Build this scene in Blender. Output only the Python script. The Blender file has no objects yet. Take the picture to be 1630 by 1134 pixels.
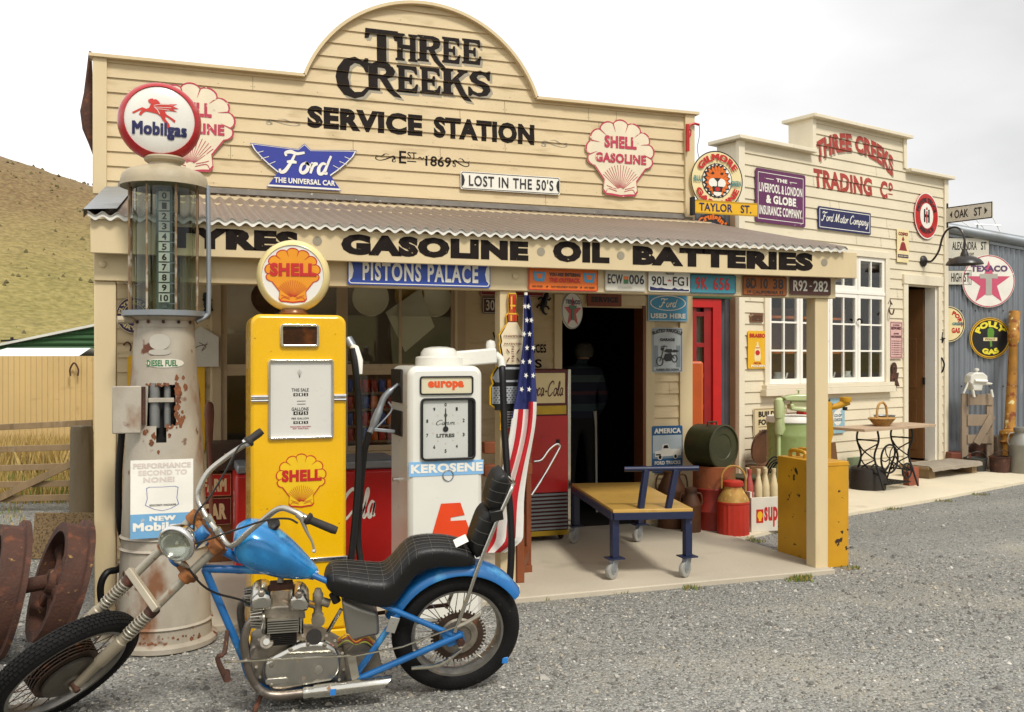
import bpy, bmesh, math, random
from mathutils import Vector, Matrix, noise
rnd = random.Random(7)
SC = bpy.context.scene
# ---------------------------------------------------------------- camera, sky, sun, exposure
YAW = 19.4
CAM_H = 1.6
cd = bpy.data.cameras.new('camera'); cam = bpy.data.objects.new('camera', cd); SC.collection.objects.link(cam)
cam.location = (0, 0, CAM_H); cam.rotation_euler = (math.radians(90), 0, math.radians(-YAW))
cd.sensor_width = 36; cd.lens = 36*1500/1630; cd.clip_end = 3000; cd.clip_start = .05
SC.camera = cam
SUN_EL, SUN_ROT = 52, 168            # sun behind the camera, to its right
w = bpy.data.worlds.new('World'); SC.world = w; w.use_nodes = True
nt = w.node_tree; N = nt.nodes; bg = N['Background']
sky = N.new('ShaderNodeTexSky'); sky.sky_type = 'NISHITA'; sky.sun_disc = False
sky.sun_elevation = math.radians(SUN_EL); sky.sun_rotation = math.radians(SUN_ROT)
tc = N.new('ShaderNodeTexCoord')
nz = N.new('ShaderNodeTexNoise'); nz.inputs['Scale'].default_value = 1.7; nz.inputs['Detail'].default_value = 5
mp = N.new('ShaderNodeMapping'); mp.inputs['Scale'].default_value = (1, 1, 2.6); mp.inputs['Location'].default_value = (.3, 0, .2)
nt.links.new(tc.outputs['Generated'], mp.inputs[0]); nt.links.new(mp.outputs[0], nz.inputs[0])
# a bank of greyer cloud towards +x (right), bright thin overcast elsewhere
sx = N.new('ShaderNodeSeparateXYZ'); nt.links.new(tc.outputs['Generated'], sx.inputs[0])
ma = N.new('ShaderNodeMath'); ma.operation = 'MULTIPLY_ADD'; ma.inputs[1].default_value = .75; ma.inputs[2].default_value = -.02
nt.links.new(sx.outputs[0], ma.inputs[0])
mb_ = N.new('ShaderNodeMath'); mb_.operation = 'MULTIPLY_ADD'; mb_.inputs[1].default_value = .95
nt.links.new(nz.outputs[0], mb_.inputs[0]); nt.links.new(ma.outputs[0], mb_.inputs[2])
cr_ = N.new('ShaderNodeValToRGB'); nt.links.new(mb_.outputs[0], cr_.inputs[0])
e = cr_.color_ramp.elements
e[0].position = .62; e[0].color = (1, 1, .99, 1); e[1].position = 1.14; e[1].color = (.58, .575, .57, 1)
e.new(.78).color = (.78, .775, .765, 1); e.new(.93).color = (.66, .655, .645, 1)
mu = N.new('ShaderNodeVectorMath'); mu.operation = 'SCALE'; mu.inputs['Scale'].default_value = 12.6
nt.links.new(cr_.outputs[0], mu.inputs[0])
mx = N.new('ShaderNodeMixRGB'); mx.inputs[0].default_value = .93
nt.links.new(sky.outputs[0], mx.inputs[1]); nt.links.new(mu.outputs[0], mx.inputs[2]); nt.links.new(mx.outputs[0], bg.inputs[0])
bg.inputs[1].default_value = .093
ld = bpy.data.lights.new('sun', 'SUN'); ld.energy = 2.5; ld.angle = math.radians(11); ld.color = (1, .96, .88)
lo = bpy.data.objects.new('sun', ld); SC.collection.objects.link(lo)
a_ = math.radians(SUN_ROT); el = math.radians(SUN_EL)
lo.rotation_euler = Vector((-math.sin(a_)*math.cos(el), -math.cos(a_)*math.cos(el), -math.sin(el))).to_track_quat('-Z', 'Y').to_euler()
SC.view_settings.view_transform = 'Standard'; SC.view_settings.look = 'None'; SC.view_settings.exposure = .2; SC.view_settings.gamma = 1
# ---------------------------------------------------------------- where a line of sight meets a plane of the place
F_ = 1500.; sn, cs = math.sin(math.radians(YAW)), math.cos(math.radians(YAW))
RIGHT = Vector((cs, -sn, 0)); FWD = Vector((sn, cs, 0)); CAM = Vector((0, 0, CAM_H)); UP = Vector((0, 0, 1))
def ray(px, py): return FWD + RIGHT*((px-815)/F_) + UP*((567-py)/F_)
def hit(px, py, p0, n):
    d = ray(px, py); return CAM + d*((Vector(p0)-CAM).dot(n)/d.dot(n))
def PY(px, py, Y): return hit(px, py, (0, Y, 0), Vector((0, 1, 0)))
def G(px, py, z=0.): return hit(px, py, (0, 0, z), UP)
def PZ(px, py, z): return CAM + ray(px, py)*z
# ---------------------------------------------------------------- mesh builder
class MB:
    def __init__(s): s.v = []; s.f = []; s.m = []
    def n(s): return len(s.v)
    def add(s, vs, fs, mi=0):
        k = len(s.v); s.v += [Vector(p) for p in vs]
        for f in fs: s.f.append([i+k for i in f]); s.m.append(mi)
        return s
    def xf(s, M, k=0):
        for i in range(k, len(s.v)): s.v[i] = M @ s.v[i]
        return s
    def box(s, x0, y0, z0, x1, y1, z1, mi=0):
        return s.add([(x0,y0,z0),(x1,y0,z0),(x1,y1,z0),(x0,y1,z0),(x0,y0,z1),(x1,y0,z1),(x1,y1,z1),(x0,y1,z1)],
                     [(3,2,1,0),(4,5,6,7),(0,1,5,4),(1,2,6,5),(2,3,7,6),(3,0,4,7)], mi)
    def bar(s, a, b, wd, th, up=(0,0,1), mi=0):
        a = Vector(a); b = Vector(b); d = (b-a).normalized(); u = Vector(up)
        x = d.cross(u)
        if x.length < 1e-4: x = d.cross(Vector((1,0,0)))
        x.normalize(); u = x.cross(d); x *= wd/2; u = u*th/2
        return s.add([a-x-u,a+x-u,a+x+u,a-x+u,b-x-u,b+x-u,b+x+u,b-x+u], [(3,2,1,0),(4,5,6,7),(0,1,5,4),(1,2,6,5),(2,3,7,6),(3,0,4,7)], mi)
    def tube(s, pts, r, n=10, mi=0, caps=True, sq=1.):
        pts = [Vector(p) for p in pts]; L = len(pts); k = len(s.v)
        rs = r if isinstance(r, (list, tuple)) else [r]*L
        if len(rs) != L: rs = [rs[min(int(i/(L-1)*(len(rs)-1)), len(rs)-2)]*(1-(i/(L-1)*(len(rs)-1)-min(int(i/(L-1)*(len(rs)-1)), len(rs)-2)))+rs[min(int(i/(L-1)*(len(rs)-1)), len(rs)-2)+1]*(i/(L-1)*(len(rs)-1)-min(int(i/(L-1)*(len(rs)-1)), len(rs)-2)) for i in range(L)]
        t = (pts[1]-pts[0]).normalized(); u = t.cross(Vector((0,0,1)))
        if u.length < .05: u = t.cross(Vector((0,1,0)))
        u.normalize()
        for i, p in enumerate(pts):
            t2 = (pts[min(i+1,L-1)]-pts[max(i-1,0)])
            if t2.length > 1e-9: t = t2.normalized()
            u = (u - t*u.dot(t)).normalized(); q = t.cross(u)
            for j in range(n):
                a = 2*math.pi*j/n; s.v.append(p + (u*math.cos(a) + q*math.sin(a)*sq)*rs[i])
        for i in range(L-1):
            for j in range(n):
                a, b = k+i*n+j, k+i*n+(j+1) % n
                s.f.append([a, b, b+n, a+n]); s.m.append(mi)
        if caps:
            s.f.append([k+j for j in range(n)][::-1]); s.m.append(mi)
            s.f.append([k+(L-1)*n+j for j in range(n)]); s.m.append(mi)
        return s
    def lathe(s, prof, n=24, M=None, mi=0, sq=1., closed=False):
        k = len(s.v); L = len(prof)
        for r, z in prof:
            for j in range(n):
                a = 2*math.pi*j/n; s.v.append(Vector((r*math.cos(a), r*math.sin(a)*sq, z)))
        for i in range(L if closed else L-1):
            i2 = (i+1) % L
            for j in range(n):
                j2 = (j+1) % n
                s.f.append([k+i*n+j, k+i*n+j2, k+i2*n+j2, k+i2*n+j]); s.m.append(mi)
        if not closed:
            s.f.append([k+j for j in range(n)][::-1]); s.m.append(mi)
            s.f.append([k+(L-1)*n+j for j in range(n)]); s.m.append(mi)
        if M: s.xf(M, k)
        return s
    def prism(s, poly, y0, y1, mi=0, mside=None):
        n = len(poly)
        s.add([(x,y0,z) for x,z in poly]+[(x,y1,z) for x,z in poly], [], mi); k = len(s.v)-2*n
        s.f.append([k+i for i in range(n)]); s.m.append(mi)
        s.f.append([k+n+i for i in range(n)][::-1]); s.m.append(mi)
        for i in range(n):
            j = (i+1) % n; s.f.append([k+j, k+i, k+n+i, k+n+j]); s.m.append(mi if mside is None else mside)
        return s
    def flat(s, pc, y, mi=0):
        return s.add([(x,y,z) for x,z in pc[0]], pc[1], mi)
MWS = {}
def link(o): SC.collection.objects.link(o); return o
def mworld(o): return MWS[o.name]
def props(o, label=None, cat=None, group=None, kind=None):
    if label: o['label'] = label
    if cat: o['category'] = cat
    if group: o['group'] = group
    if kind: o['kind'] = kind
    return o
def thing(name, label, cat, loc=(0,0,0), rz=0, group=None, M=None):
    o = link(bpy.data.objects.new(name, None))
    m = M if M is not None else Matrix.Translation(Vector(loc)) @ Matrix.Rotation(math.radians(rz), 4, 'Z')
    o.matrix_world = m; o.empty_display_size = .1; MWS[o.name] = m.copy()
    return props(o, label, cat, group)
def ob(name, b, mats, parent=None, ws=False, bev=0, sm=35, loc=None, solid=0, sub=0):
    """one mesh object; ws: the builder holds world coordinates, moved into the parent's frame"""
    me = bpy.data.meshes.new(name)
    vs = b.v
    M = MWS[parent.name] if parent else Matrix()
    if ws and parent:
        Mi = M.inverted(); vs = [Mi @ p for p in vs]
    if not parent and loc is None:
        xs = [p.x for p in vs]; ys = [p.y for p in vs]; zs = [p.z for p in vs]
        loc = Vector(((min(xs)+max(xs))/2, (min(ys)+max(ys))/2, min(zs)))
        vs = [p-loc for p in vs]
    me.from_pydata([tuple(p) for p in vs], [], b.f)
    ml = mats if isinstance(mats, list) else [mats]
    for m in ml: me.materials.append(m)
    if len(ml) > 1: me.polygons.foreach_set('material_index', b.m)
    if sm:
        me.shade_smooth()
        me.set_sharp_from_angle(angle=math.radians(sm))
    me.update()
    o = link(bpy.data.objects.new(name, me))
    if parent: o.parent = parent; MWS[o.name] = M.copy()
    else:
        o.location = loc; MWS[o.name] = Matrix.Translation(loc)
    if bev:
        md = o.modifiers.new('bevel', 'BEVEL'); md.width = bev; md.segments = 2; md.limit_method = 'ANGLE'; md.angle_limit = math.radians(40)
    if sub:
        md = o.modifiers.new('subsurf', 'SUBSURF'); md.levels = sub; md.render_levels = sub
    return o
def struct(name, b, m, **k): return props(ob(name, b, m, **k), kind='structure')
def copy_tree(o, loc, rz=None, label=None):
    c = link(o.copy())
    c.location = loc
    if rz is not None: c.rotation_euler = (0, 0, rz)
    if label: c['label'] = label
    for ch in list(o.children):
        d = link(ch.copy()); d.parent = c
        for g in list(ch.children):
            h = link(g.copy()); h.parent = d
    return c
def crv(pts, k=6, closed=False):
    P = [Vector(p) for p in pts]; n = len(P); out = []
    for i in range(n if closed else n-1):
        if closed: a,b,c,d = P[i-1],P[i],P[(i+1)%n],P[(i+2)%n]
        else:
            b,c = P[i],P[i+1]; a = P[i-1] if i else b*2-c; d = P[i+2] if i+2 < n else c*2-b
        for j in range(k):
            t = j/k; out.append(.5*((2*b)+(c-a)*t+(2*a-5*b+4*c-d)*t*t+(3*b-a-3*c+d)*t**3))
    if not closed: out.append(P[-1])
    return out
# ---------------------------------------------------------------- flat drawing (x, z) for lettering and emblems
def p_poly(pts): return ([tuple(p[:2]) for p in pts], [list(range(len(pts)))])
def p_rect(x0, z0, x1, z1): return p_poly([(x0,z0),(x1,z0),(x1,z1),(x0,z1)])
def rr(x0, z0, x1, z1, r, n=5):
    o = []
    for cx, cz, a0 in ((x1-r,z0+r,-90),(x1-r,z1-r,0),(x0+r,z1-r,90),(x0+r,z0+r,180)):
        for i in range(n+1):
            a = math.radians(a0+90*i/n); o.append((cx+r*math.cos(a), cz+r*math.sin(a)))
    return o
def ell(cx, cz, a, b=None, n=48):
    b = a if b is None else b
    return [(cx+a*math.cos(2*math.pi*i/n), cz+b*math.sin(2*math.pi*i/n)) for i in range(n)]
def p_ring(out, inn):
    n = len(out); return ([tuple(p) for p in out]+[tuple(p) for p in inn], [[i,(i+1)%n,n+(i+1)%n,n+i] for i in range(n)])
def inset(poly, d):
    cx = sum(p[0] for p in poly)/len(poly); cz = sum(p[1] for p in poly)/len(poly)
    hx = max(abs(p[0]-cx) for p in poly); hz = max(abs(p[1]-cz) for p in poly)
    return [(cx+(p[0]-cx)*(1-d/hx), cz+(p[1]-cz)*(1-d/hz)) for p in poly]
def p_frame(x0, z0, x1, z1, t, r=.006): return p_ring(rr(x0,z0,x1,z1,r), rr(x0+t,z0+t,x1-t,z1-t,max(r-t,.001)))
def p_star(cx, cz, r, k=.4, n=5, rot=0):
    return p_poly([(cx+(r if i%2==0 else r*k)*math.sin(math.pi*i/n+rot), cz+(r if i%2==0 else r*k)*math.cos(math.pi*i/n+rot)) for i in range(2*n)])
def p_line(pts, w, smooth=0):
    """ribbon along a line; w number or (start, middle, end)"""
    if smooth: pts = [(p.x, p.y) for p in crv([(x,z,0) for x,z in pts], smooth)]
    n = len(pts); vs = []; fs = []
    for i, (x, z) in enumerate(pts):
        a = pts[max(i-1,0)]; b = pts[min(i+1,n-1)]; dx, dz = b[0]-a[0], b[1]-a[1]; l = math.hypot(dx,dz) or 1
        t = i/(n-1); ww = w if not isinstance(w, tuple) else (w[0]+(w[1]-w[0])*2*t if t < .5 else w[1]+(w[2]-w[1])*(2*t-1))
        vs += [(x-dz/l*ww/2, z+dx/l*ww/2), (x+dz/l*ww/2, z-dx/l*ww/2)]
    for i in range(n-1): fs.append([2*i, 2*i+1, 2*i+3, 2*i+2])
    return (vs, fs)
def p_join(*ps):
    v = []; f = []
    for p in ps:
        k = len(v); v += p[0]; f += [[i+k for i in q] for q in p[1]]
    return (v, f)
def p_map(p, fn): return ([fn(x,z) for x,z in p[0]], p[1])
def p_fit(p, x0, z0, x1, z1):
    xs = [q[0] for q in p[0]]; zs = [q[1] for q in p[0]]; a,b,c,d = min(xs),max(xs),min(zs),max(zs)
    return p_map(p, lambda x,z: (x0+(x-a)/(b-a)*(x1-x0), z0+(z-c)/(d-c)*(z1-z0)))
TXC = {}
def p_text(s, x0, z0, x1, z1, bold=0., space=1., desc=False):
    """lettering stretched to a box (caps height to the box; desc: whole ink height)"""
    key = (s, bold, space)
    if key not in TXC:
        cu = bpy.data.curves.new('lettering', 'FONT'); cu.body = s; cu.resolution_u = 3; cu.space_character = space*(1+bold*1.6)
        multi = bold and any(ch in s for ch in 'MWmw')
        cu.offset = 0 if multi else bold
        o = bpy.data.objects.new('lettering', cu); me = bpy.data.meshes.new_from_object(o)
        vs = [(v.co.x, v.co.y) for v in me.vertices]; fs = [list(q.vertices) for q in me.polygons]
        if multi:
            P = [(vs, fs)]
            for dx, dz in ((-1,-.7),(1,-.7),(-1,.7),(1,.7)): P.append(([(x+dx*bold,z+dz*bold) for x,z in vs], fs))
            q = p_join(*P); vs, fs = q
            vs = MLIST(vs, len(P))
        TXC[key] = (vs, fs)
        bpy.data.objects.remove(o); bpy.data.curves.remove(cu); bpy.data.meshes.remove(me)
    return p_fit3(TXC[key], x0, z0, x1, z1)
def MLIST(vs, k):
    n = len(vs)//k; return [(v[0], v[1], -(i//n)*.0002) for i, v in enumerate(vs)]
def p_fit3(p, x0, z0, x1, z1):
    xs = [q[0] for q in p[0]]; zs = [q[1] for q in p[0]]; a,b,c,d = min(xs),max(xs),min(zs),max(zs)
    return ([(x0+(q[0]-a)/(b-a)*(x1-x0), z0+(q[1]-c)/(d-c)*(z1-z0))+tuple(q[2:]) for q in p[0]], p[1])
def p_map3(p, fn): return ([tuple(fn(q[0], q[1]))+tuple(q[2:]) for q in p[0]], p[1])
def p_arc(s, cx, cz, r, a0, a1, h, bold=0., flip=False, space=1.):
    """lettering along a circle, from angle a0 to a1 (degrees clockwise from the top); h letter height"""
    p = p_text(s, 0, 0, 1, h, bold, space)
    def fn(x, z):
        a = math.radians(a0+(a1-a0)*x); q = r+z
        if flip: q = r-z
        return (cx+q*math.sin(a), cz+q*math.cos(a))
    return p_map3(p, fn)
def flat3(b, pc, y, mi=0):
    return b.add([(q[0], y+(q[2] if len(q) > 2 else 0), q[1]) for q in pc[0]], pc[1], mi)
MB.flat = flat3
# script letters as pen strokes in a unit box (x, z)
SCR = {
 'F': (1.0, [[(.18,.82),(.1,.98),(.35,1.06),(.7,.98),(1.1,1.06)], [(.62,.98),(.5,.5),(.3,.05),(.08,-.02),(.0,.14)], [(.28,.52),(.55,.55),(.8,.52)]]),
 'C': (.8, [[(.75,.8),(.7,.98),(.5,1.02),(.2,.8),(.05,.4),(.15,.06),(.4,-.02),(.75,.25)]]),
 'T': (.85, [[(.1,.8),(.15,.98),(.5,.96),(1.0,1.05)], [(.6,.97),(.45,.4),(.3,.04),(.1,.02)]]),
 'M': (1.2, [[(.0,.0),(.12,.15),(.3,.98),(.42,.02),(.85,1.0),(.85,.1),(1.1,.08)]]),
 'o': (.5, [[(.28,.55),(.08,.4),(.08,.1),(.25,.0),(.42,.15),(.42,.42),(.28,.55),(.4,.48),(.55,.42)]]),
 'r': (.42, [[(.0,.3),(.14,.52),(.12,.0)], [(.13,.3),(.25,.5),(.4,.5)]]),
 'd': (.56, [[(.45,.5),(.2,.55),(.06,.3),(.15,.02),(.38,.12),(.56,.98)], [(.48,.5),(.42,.1),(.6,.04)]]),
 't': (.36, [[(.25,.95),(.12,.12),(.22,.0),(.4,.14)], [(.0,.6),(.4,.64)]]),
 'm': (.8, [[(.08,.5),(.08,.0)], [(.09,.35),(.25,.54),(.33,.4),(.31,.0)], [(.34,.36),(.52,.54),(.6,.4),(.6,.06),(.8,.1)]]),
 'n': (.56, [[(.08,.5),(.08,.0)], [(.09,.35),(.28,.54),(.36,.4),(.35,.05),(.56,.1)]]),
 'p': (.52, [[(.1,.55),(.04,-.4)], [(.1,.35),(.28,.54),(.42,.36),(.36,.08),(.1,.06)]]),
 'a': (.52, [[(.42,.48),(.2,.55),(.06,.3),(.14,.02),(.32,.1),(.42,.48),(.4,.08),(.54,.08)]]),
 'y': (.5, [[(.06,.52),(.1,.15),(.25,.08),(.4,.5)], [(.42,.52),(.34,-.2),(.18,-.4),(.05,-.3),(.5,.1)]]),
 'l': (.3, [[(.02,.1),(.25,.75),(.2,1.0),(.1,.85),(.1,.12),(.2,.0),(.34,.12)]]),
 'c': (.46, [[(.42,.42),(.26,.55),(.07,.3),(.15,.02),(.46,.14)]]),
 '-': (.4, [[(.08,.3),(.36,.32)]]), ' ': (.3, []),
}
def p_script(s, x0, z0, x1, z1, w=.12, slant=.25):
    x = 0; ps = []
    for ch in s:
        adv, st = SCR[ch]
        for q in st: ps.append(p_line([(x+a+b*slant, b) for a, b in q], (w*.55, w, w*.6), 5))
        x += adv+.03
    return p_fit(stack(ps), x0, z0, x1, z1) if False else p_fit3(stack(ps), x0, z0, x1, z1)
def stack(ps):
    """join overlapping strokes, each a hair above the one before"""
    v = []; f = []
    for i, p in enumerate(ps):
        k = len(v); v += [(q[0], q[1], (q[2] if len(q) > 2 else 0)-.00015*(i % 6)) for q in p[0]]; f += [[j+k for j in q] for q in p[1]]
    return (v, f)
# ---------------------------------------------------------------- materials
def lin(h):
    c = [int(h[i:i+2], 16)/255 for i in (0, 2, 4)]
    return tuple((x/12.92 if x <= .04045 else ((x+.055)/1.055)**2.4) for x in c)+(1,)
MC = {}
def mat(name, col='808080', rough=.55, metal=0, var=.18, vs=3., spots=(), bump=.12, bs=60., coat=0, rv=.12, tc='Object', spec=.5, streak=0):
    """procedural paint/metal/wood: base tone with drifting value, patches (colour, threshold, scale, softness, z-stretch), fine bump"""
    if name in MC: return MC[name]
    m = bpy.data.materials.new(name); m.use_nodes = True; nt = m.node_tree; N = nt.nodes; Lk = nt.links.new
    b = N['Principled BSDF']; t = N.new('ShaderNodeTexCoord')
    def noi(scale, det=4, zs=1., seed=0):
        mpn = N.new('ShaderNodeMapping'); mpn.inputs['Scale'].default_value = (1, 1, zs); mpn.inputs['Location'].default_value = (seed*1.7, seed*.9, seed*.4)
        Lk(t.outputs[tc], mpn.inputs[0]); n = N.new('ShaderNodeTexNoise'); n.inputs['Scale'].default_value = scale; n.inputs['Detail'].default_value = det
        Lk(mpn.outputs[0], n.inputs[0]); return n.outputs[0]
    c = lin(col)
    n1 = noi(vs, 6, 1-.8*streak, 1)
    mr = N.new('ShaderNodeMapRange'); mr.inputs[1].default_value = .25; mr.inputs[2].default_value = .75
    mr.inputs[3].default_value = 1-var; mr.inputs[4].default_value = 1+var*.8; Lk(n1, mr.inputs[0])
    sc = N.new('ShaderNodeVectorMath'); sc.operation = 'SCALE'; sc.inputs[0].default_value = c[:3]; Lk(mr.outputs[0], sc.inputs['Scale'])
    cur = sc.outputs[0]
    ro = None
    for i, sp in enumerate(spots):
        h, th, scl, soft = sp[:4]; zs = sp[4] if len(sp) > 4 else 1
        n2 = noi(scl, 7, zs, 3+i*2)
        r2 = N.new('ShaderNodeMapRange'); r2.inputs[1].default_value = th; r2.inputs[2].default_value = th+soft; Lk(n2, r2.inputs[0])
        mx = N.new('ShaderNodeMixRGB'); Lk(r2.outputs[0], mx.inputs[0]); Lk(cur, mx.inputs[1]); mx.inputs[2].default_value = lin(h); cur = mx.outputs[0]
        if metal and i == 0:
            mm = N.new('ShaderNodeMath'); mm.operation = 'MULTIPLY_ADD'; mm.inputs[1].default_value = -metal; mm.inputs[2].default_value = metal
            Lk(r2.outputs[0], mm.inputs[0]); Lk(mm.outputs[0], b.inputs['Metallic'])
    Lk(cur, b.inputs['Base Color'])
    if not (metal and spots): b.inputs['Metallic'].default_value = metal
    n3 = noi(vs*4, 3, 1, 2)
    r3 = N.new('ShaderNodeMapRange'); r3.inputs[3].default_value = max(.03, rough-rv); r3.inputs[4].default_value = min(1, rough+rv); Lk(n3, r3.inputs[0]); Lk(r3.outputs[0], b.inputs['Roughness'])
    b.inputs['Coat Weight'].default_value = coat; b.inputs['Coat Roughness'].default_value = .12
    b.inputs['Specular IOR Level'].default_value = spec
    if bump:
        bp = N.new('ShaderNodeBump'); bp.inputs['Strength'].default_value = bump; bp.inputs['Distance'].default_value = .01
        Lk(noi(bs, 5, 1-.85*streak, 5), bp.inputs['Height']); Lk(bp.outputs[0], b.inputs['Normal'])
    MC[name] = m; return m
def glassm(name, tint='ffffff', ior=1.45, rough=.0):
    m = bpy.data.materials.new(name); m.use_nodes = True; nt = m.node_tree; N = nt.nodes; N.remove(N['Principled BSDF'])
    tr = N.new('ShaderNodeBsdfTransparent'); tr.inputs[0].default_value = lin(tint)
    gl = N.new('ShaderNodeBsdfGlossy'); gl.inputs['Roughness'].default_value = rough
    fr = N.new('ShaderNodeFresnel'); gg = N.new('ShaderNodeNewGeometry'); io = N.new('ShaderNodeMath'); io.operation = 'MULTIPLY_ADD'; io.inputs[1].default_value = 1/ior-ior; io.inputs[2].default_value = ior; nt.links.new(gg.outputs['Backfacing'], io.inputs[0]); nt.links.new(io.outputs[0], fr.inputs[0]); mx = N.new('ShaderNodeMixShader')
    nt.links.new(fr.outputs[0], mx.inputs[0]); nt.links.new(tr.outputs[0], mx.inputs[1]); nt.links.new(gl.outputs[0], mx.inputs[2])
    nt.links.new(mx.outputs[0], N['Material Output'].inputs[0]); return m
DIRT = ('6b5a3c', .62, 9, .25, .35)
CREAM = mat('cream_paint', 'cab58d', .6, var=.07, vs=2.2, spots=(('a08a60', .56, 3.2, .3, 5.), ('8d7850', .66, 20, .14, 8.)), bump=.12, bs=45, streak=0)
CREAMD = mat('cream_trim_paint', 'cdb991', .55, var=.08, vs=4, spots=(('a08860', .64, 6, .25, .2), ('77603c', .75, 30, .08, .3)), bump=.14, bs=30, streak=.9)
CREAM2 = mat('pale_cream_paint', 'd6caaf', .6, var=.06, vs=2.5, spots=(('b9a37b', .64, 5, .3, 4.),), bump=.1, bs=45)
CREAM2T = mat('pale_cream_trim', 'dacfb6', .55, var=.06, vs=4, spots=(('a89068', .68, 8, .2, .3),), bump=.1, bs=35, streak=.8)
WHITE = mat('white_gloss_paint', 'e6e2d6', .4, var=.06, vs=5, spots=(('a99a7c', .7, 12, .2),), bump=.06, bs=40)
BLACKP = mat('black_lettering_paint', '1d1511', .7, var=.3, vs=12, spots=(('c9b083', .71, 26, .03, 3.),), bump=.05, spec=.15)
GREYP = mat('grey_shadow_paint', '8f8672', .6, var=.15, vs=8, spots=(('cdb588', .7, 25, .04),), bump=.05)
REDP = mat('faded_red_paint', '9c3527', .6, var=.2, vs=9, spots=(('dccba4', .68, 22, .05),), bump=.05)
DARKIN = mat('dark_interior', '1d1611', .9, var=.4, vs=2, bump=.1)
GLASS = glassm('window_glass', 'f7f9f7', 1.5)
RUST = mat('rusted_iron', '472a1d', .8, var=.35, vs=8, spots=(('6a3c24', .56, 14, .15), ('2e1a13', .56, 7, .2), ('9a7840', .68, 24, .06)), bump=.5, bs=80)
BLACKM = mat('black_iron', '1a1817', .55, metal=.3, var=.3, vs=10, bump=.2)
CHROME = mat('chrome', 'dcdad6', .14, metal=1, var=.1, vs=8, rv=.08, bump=.02)
RUBBER = mat('black_rubber', '131211', .8, var=.3, vs=14, spots=(('3b362f', .64, 30, .2),), bump=.3, bs=120, spec=.25)
CONC = mat('concrete', 'b5aa96', .85, var=.14, vs=1.2, spots=(('8f8575', .6, 2.2, .25), ('5e564a', .74, 40, .06)), bump=.25, bs=70)
CONC2 = mat('pale_concrete', 'd0c4aa', .85, var=.12, vs=1.0, spots=(('a89b82', .62, 2.6, .25), ('55492f', .73, 34, .05)), bump=.25, bs=70)
TIMBER = mat('weathered_timber', '8a7353', .8, var=.25, vs=5, spots=(('5b4a33', .58, 9, .2, .2), ('a8a089', .66, 14, .2, .2)), bump=.5, bs=40, streak=.9)
GALV = mat('galvanised_iron', '8d9296', .45, metal=.55, var=.14, vs=2.5, spots=(('6d6a66', .62, 3, .3, .3),), bump=.05, rv=.15)
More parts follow.
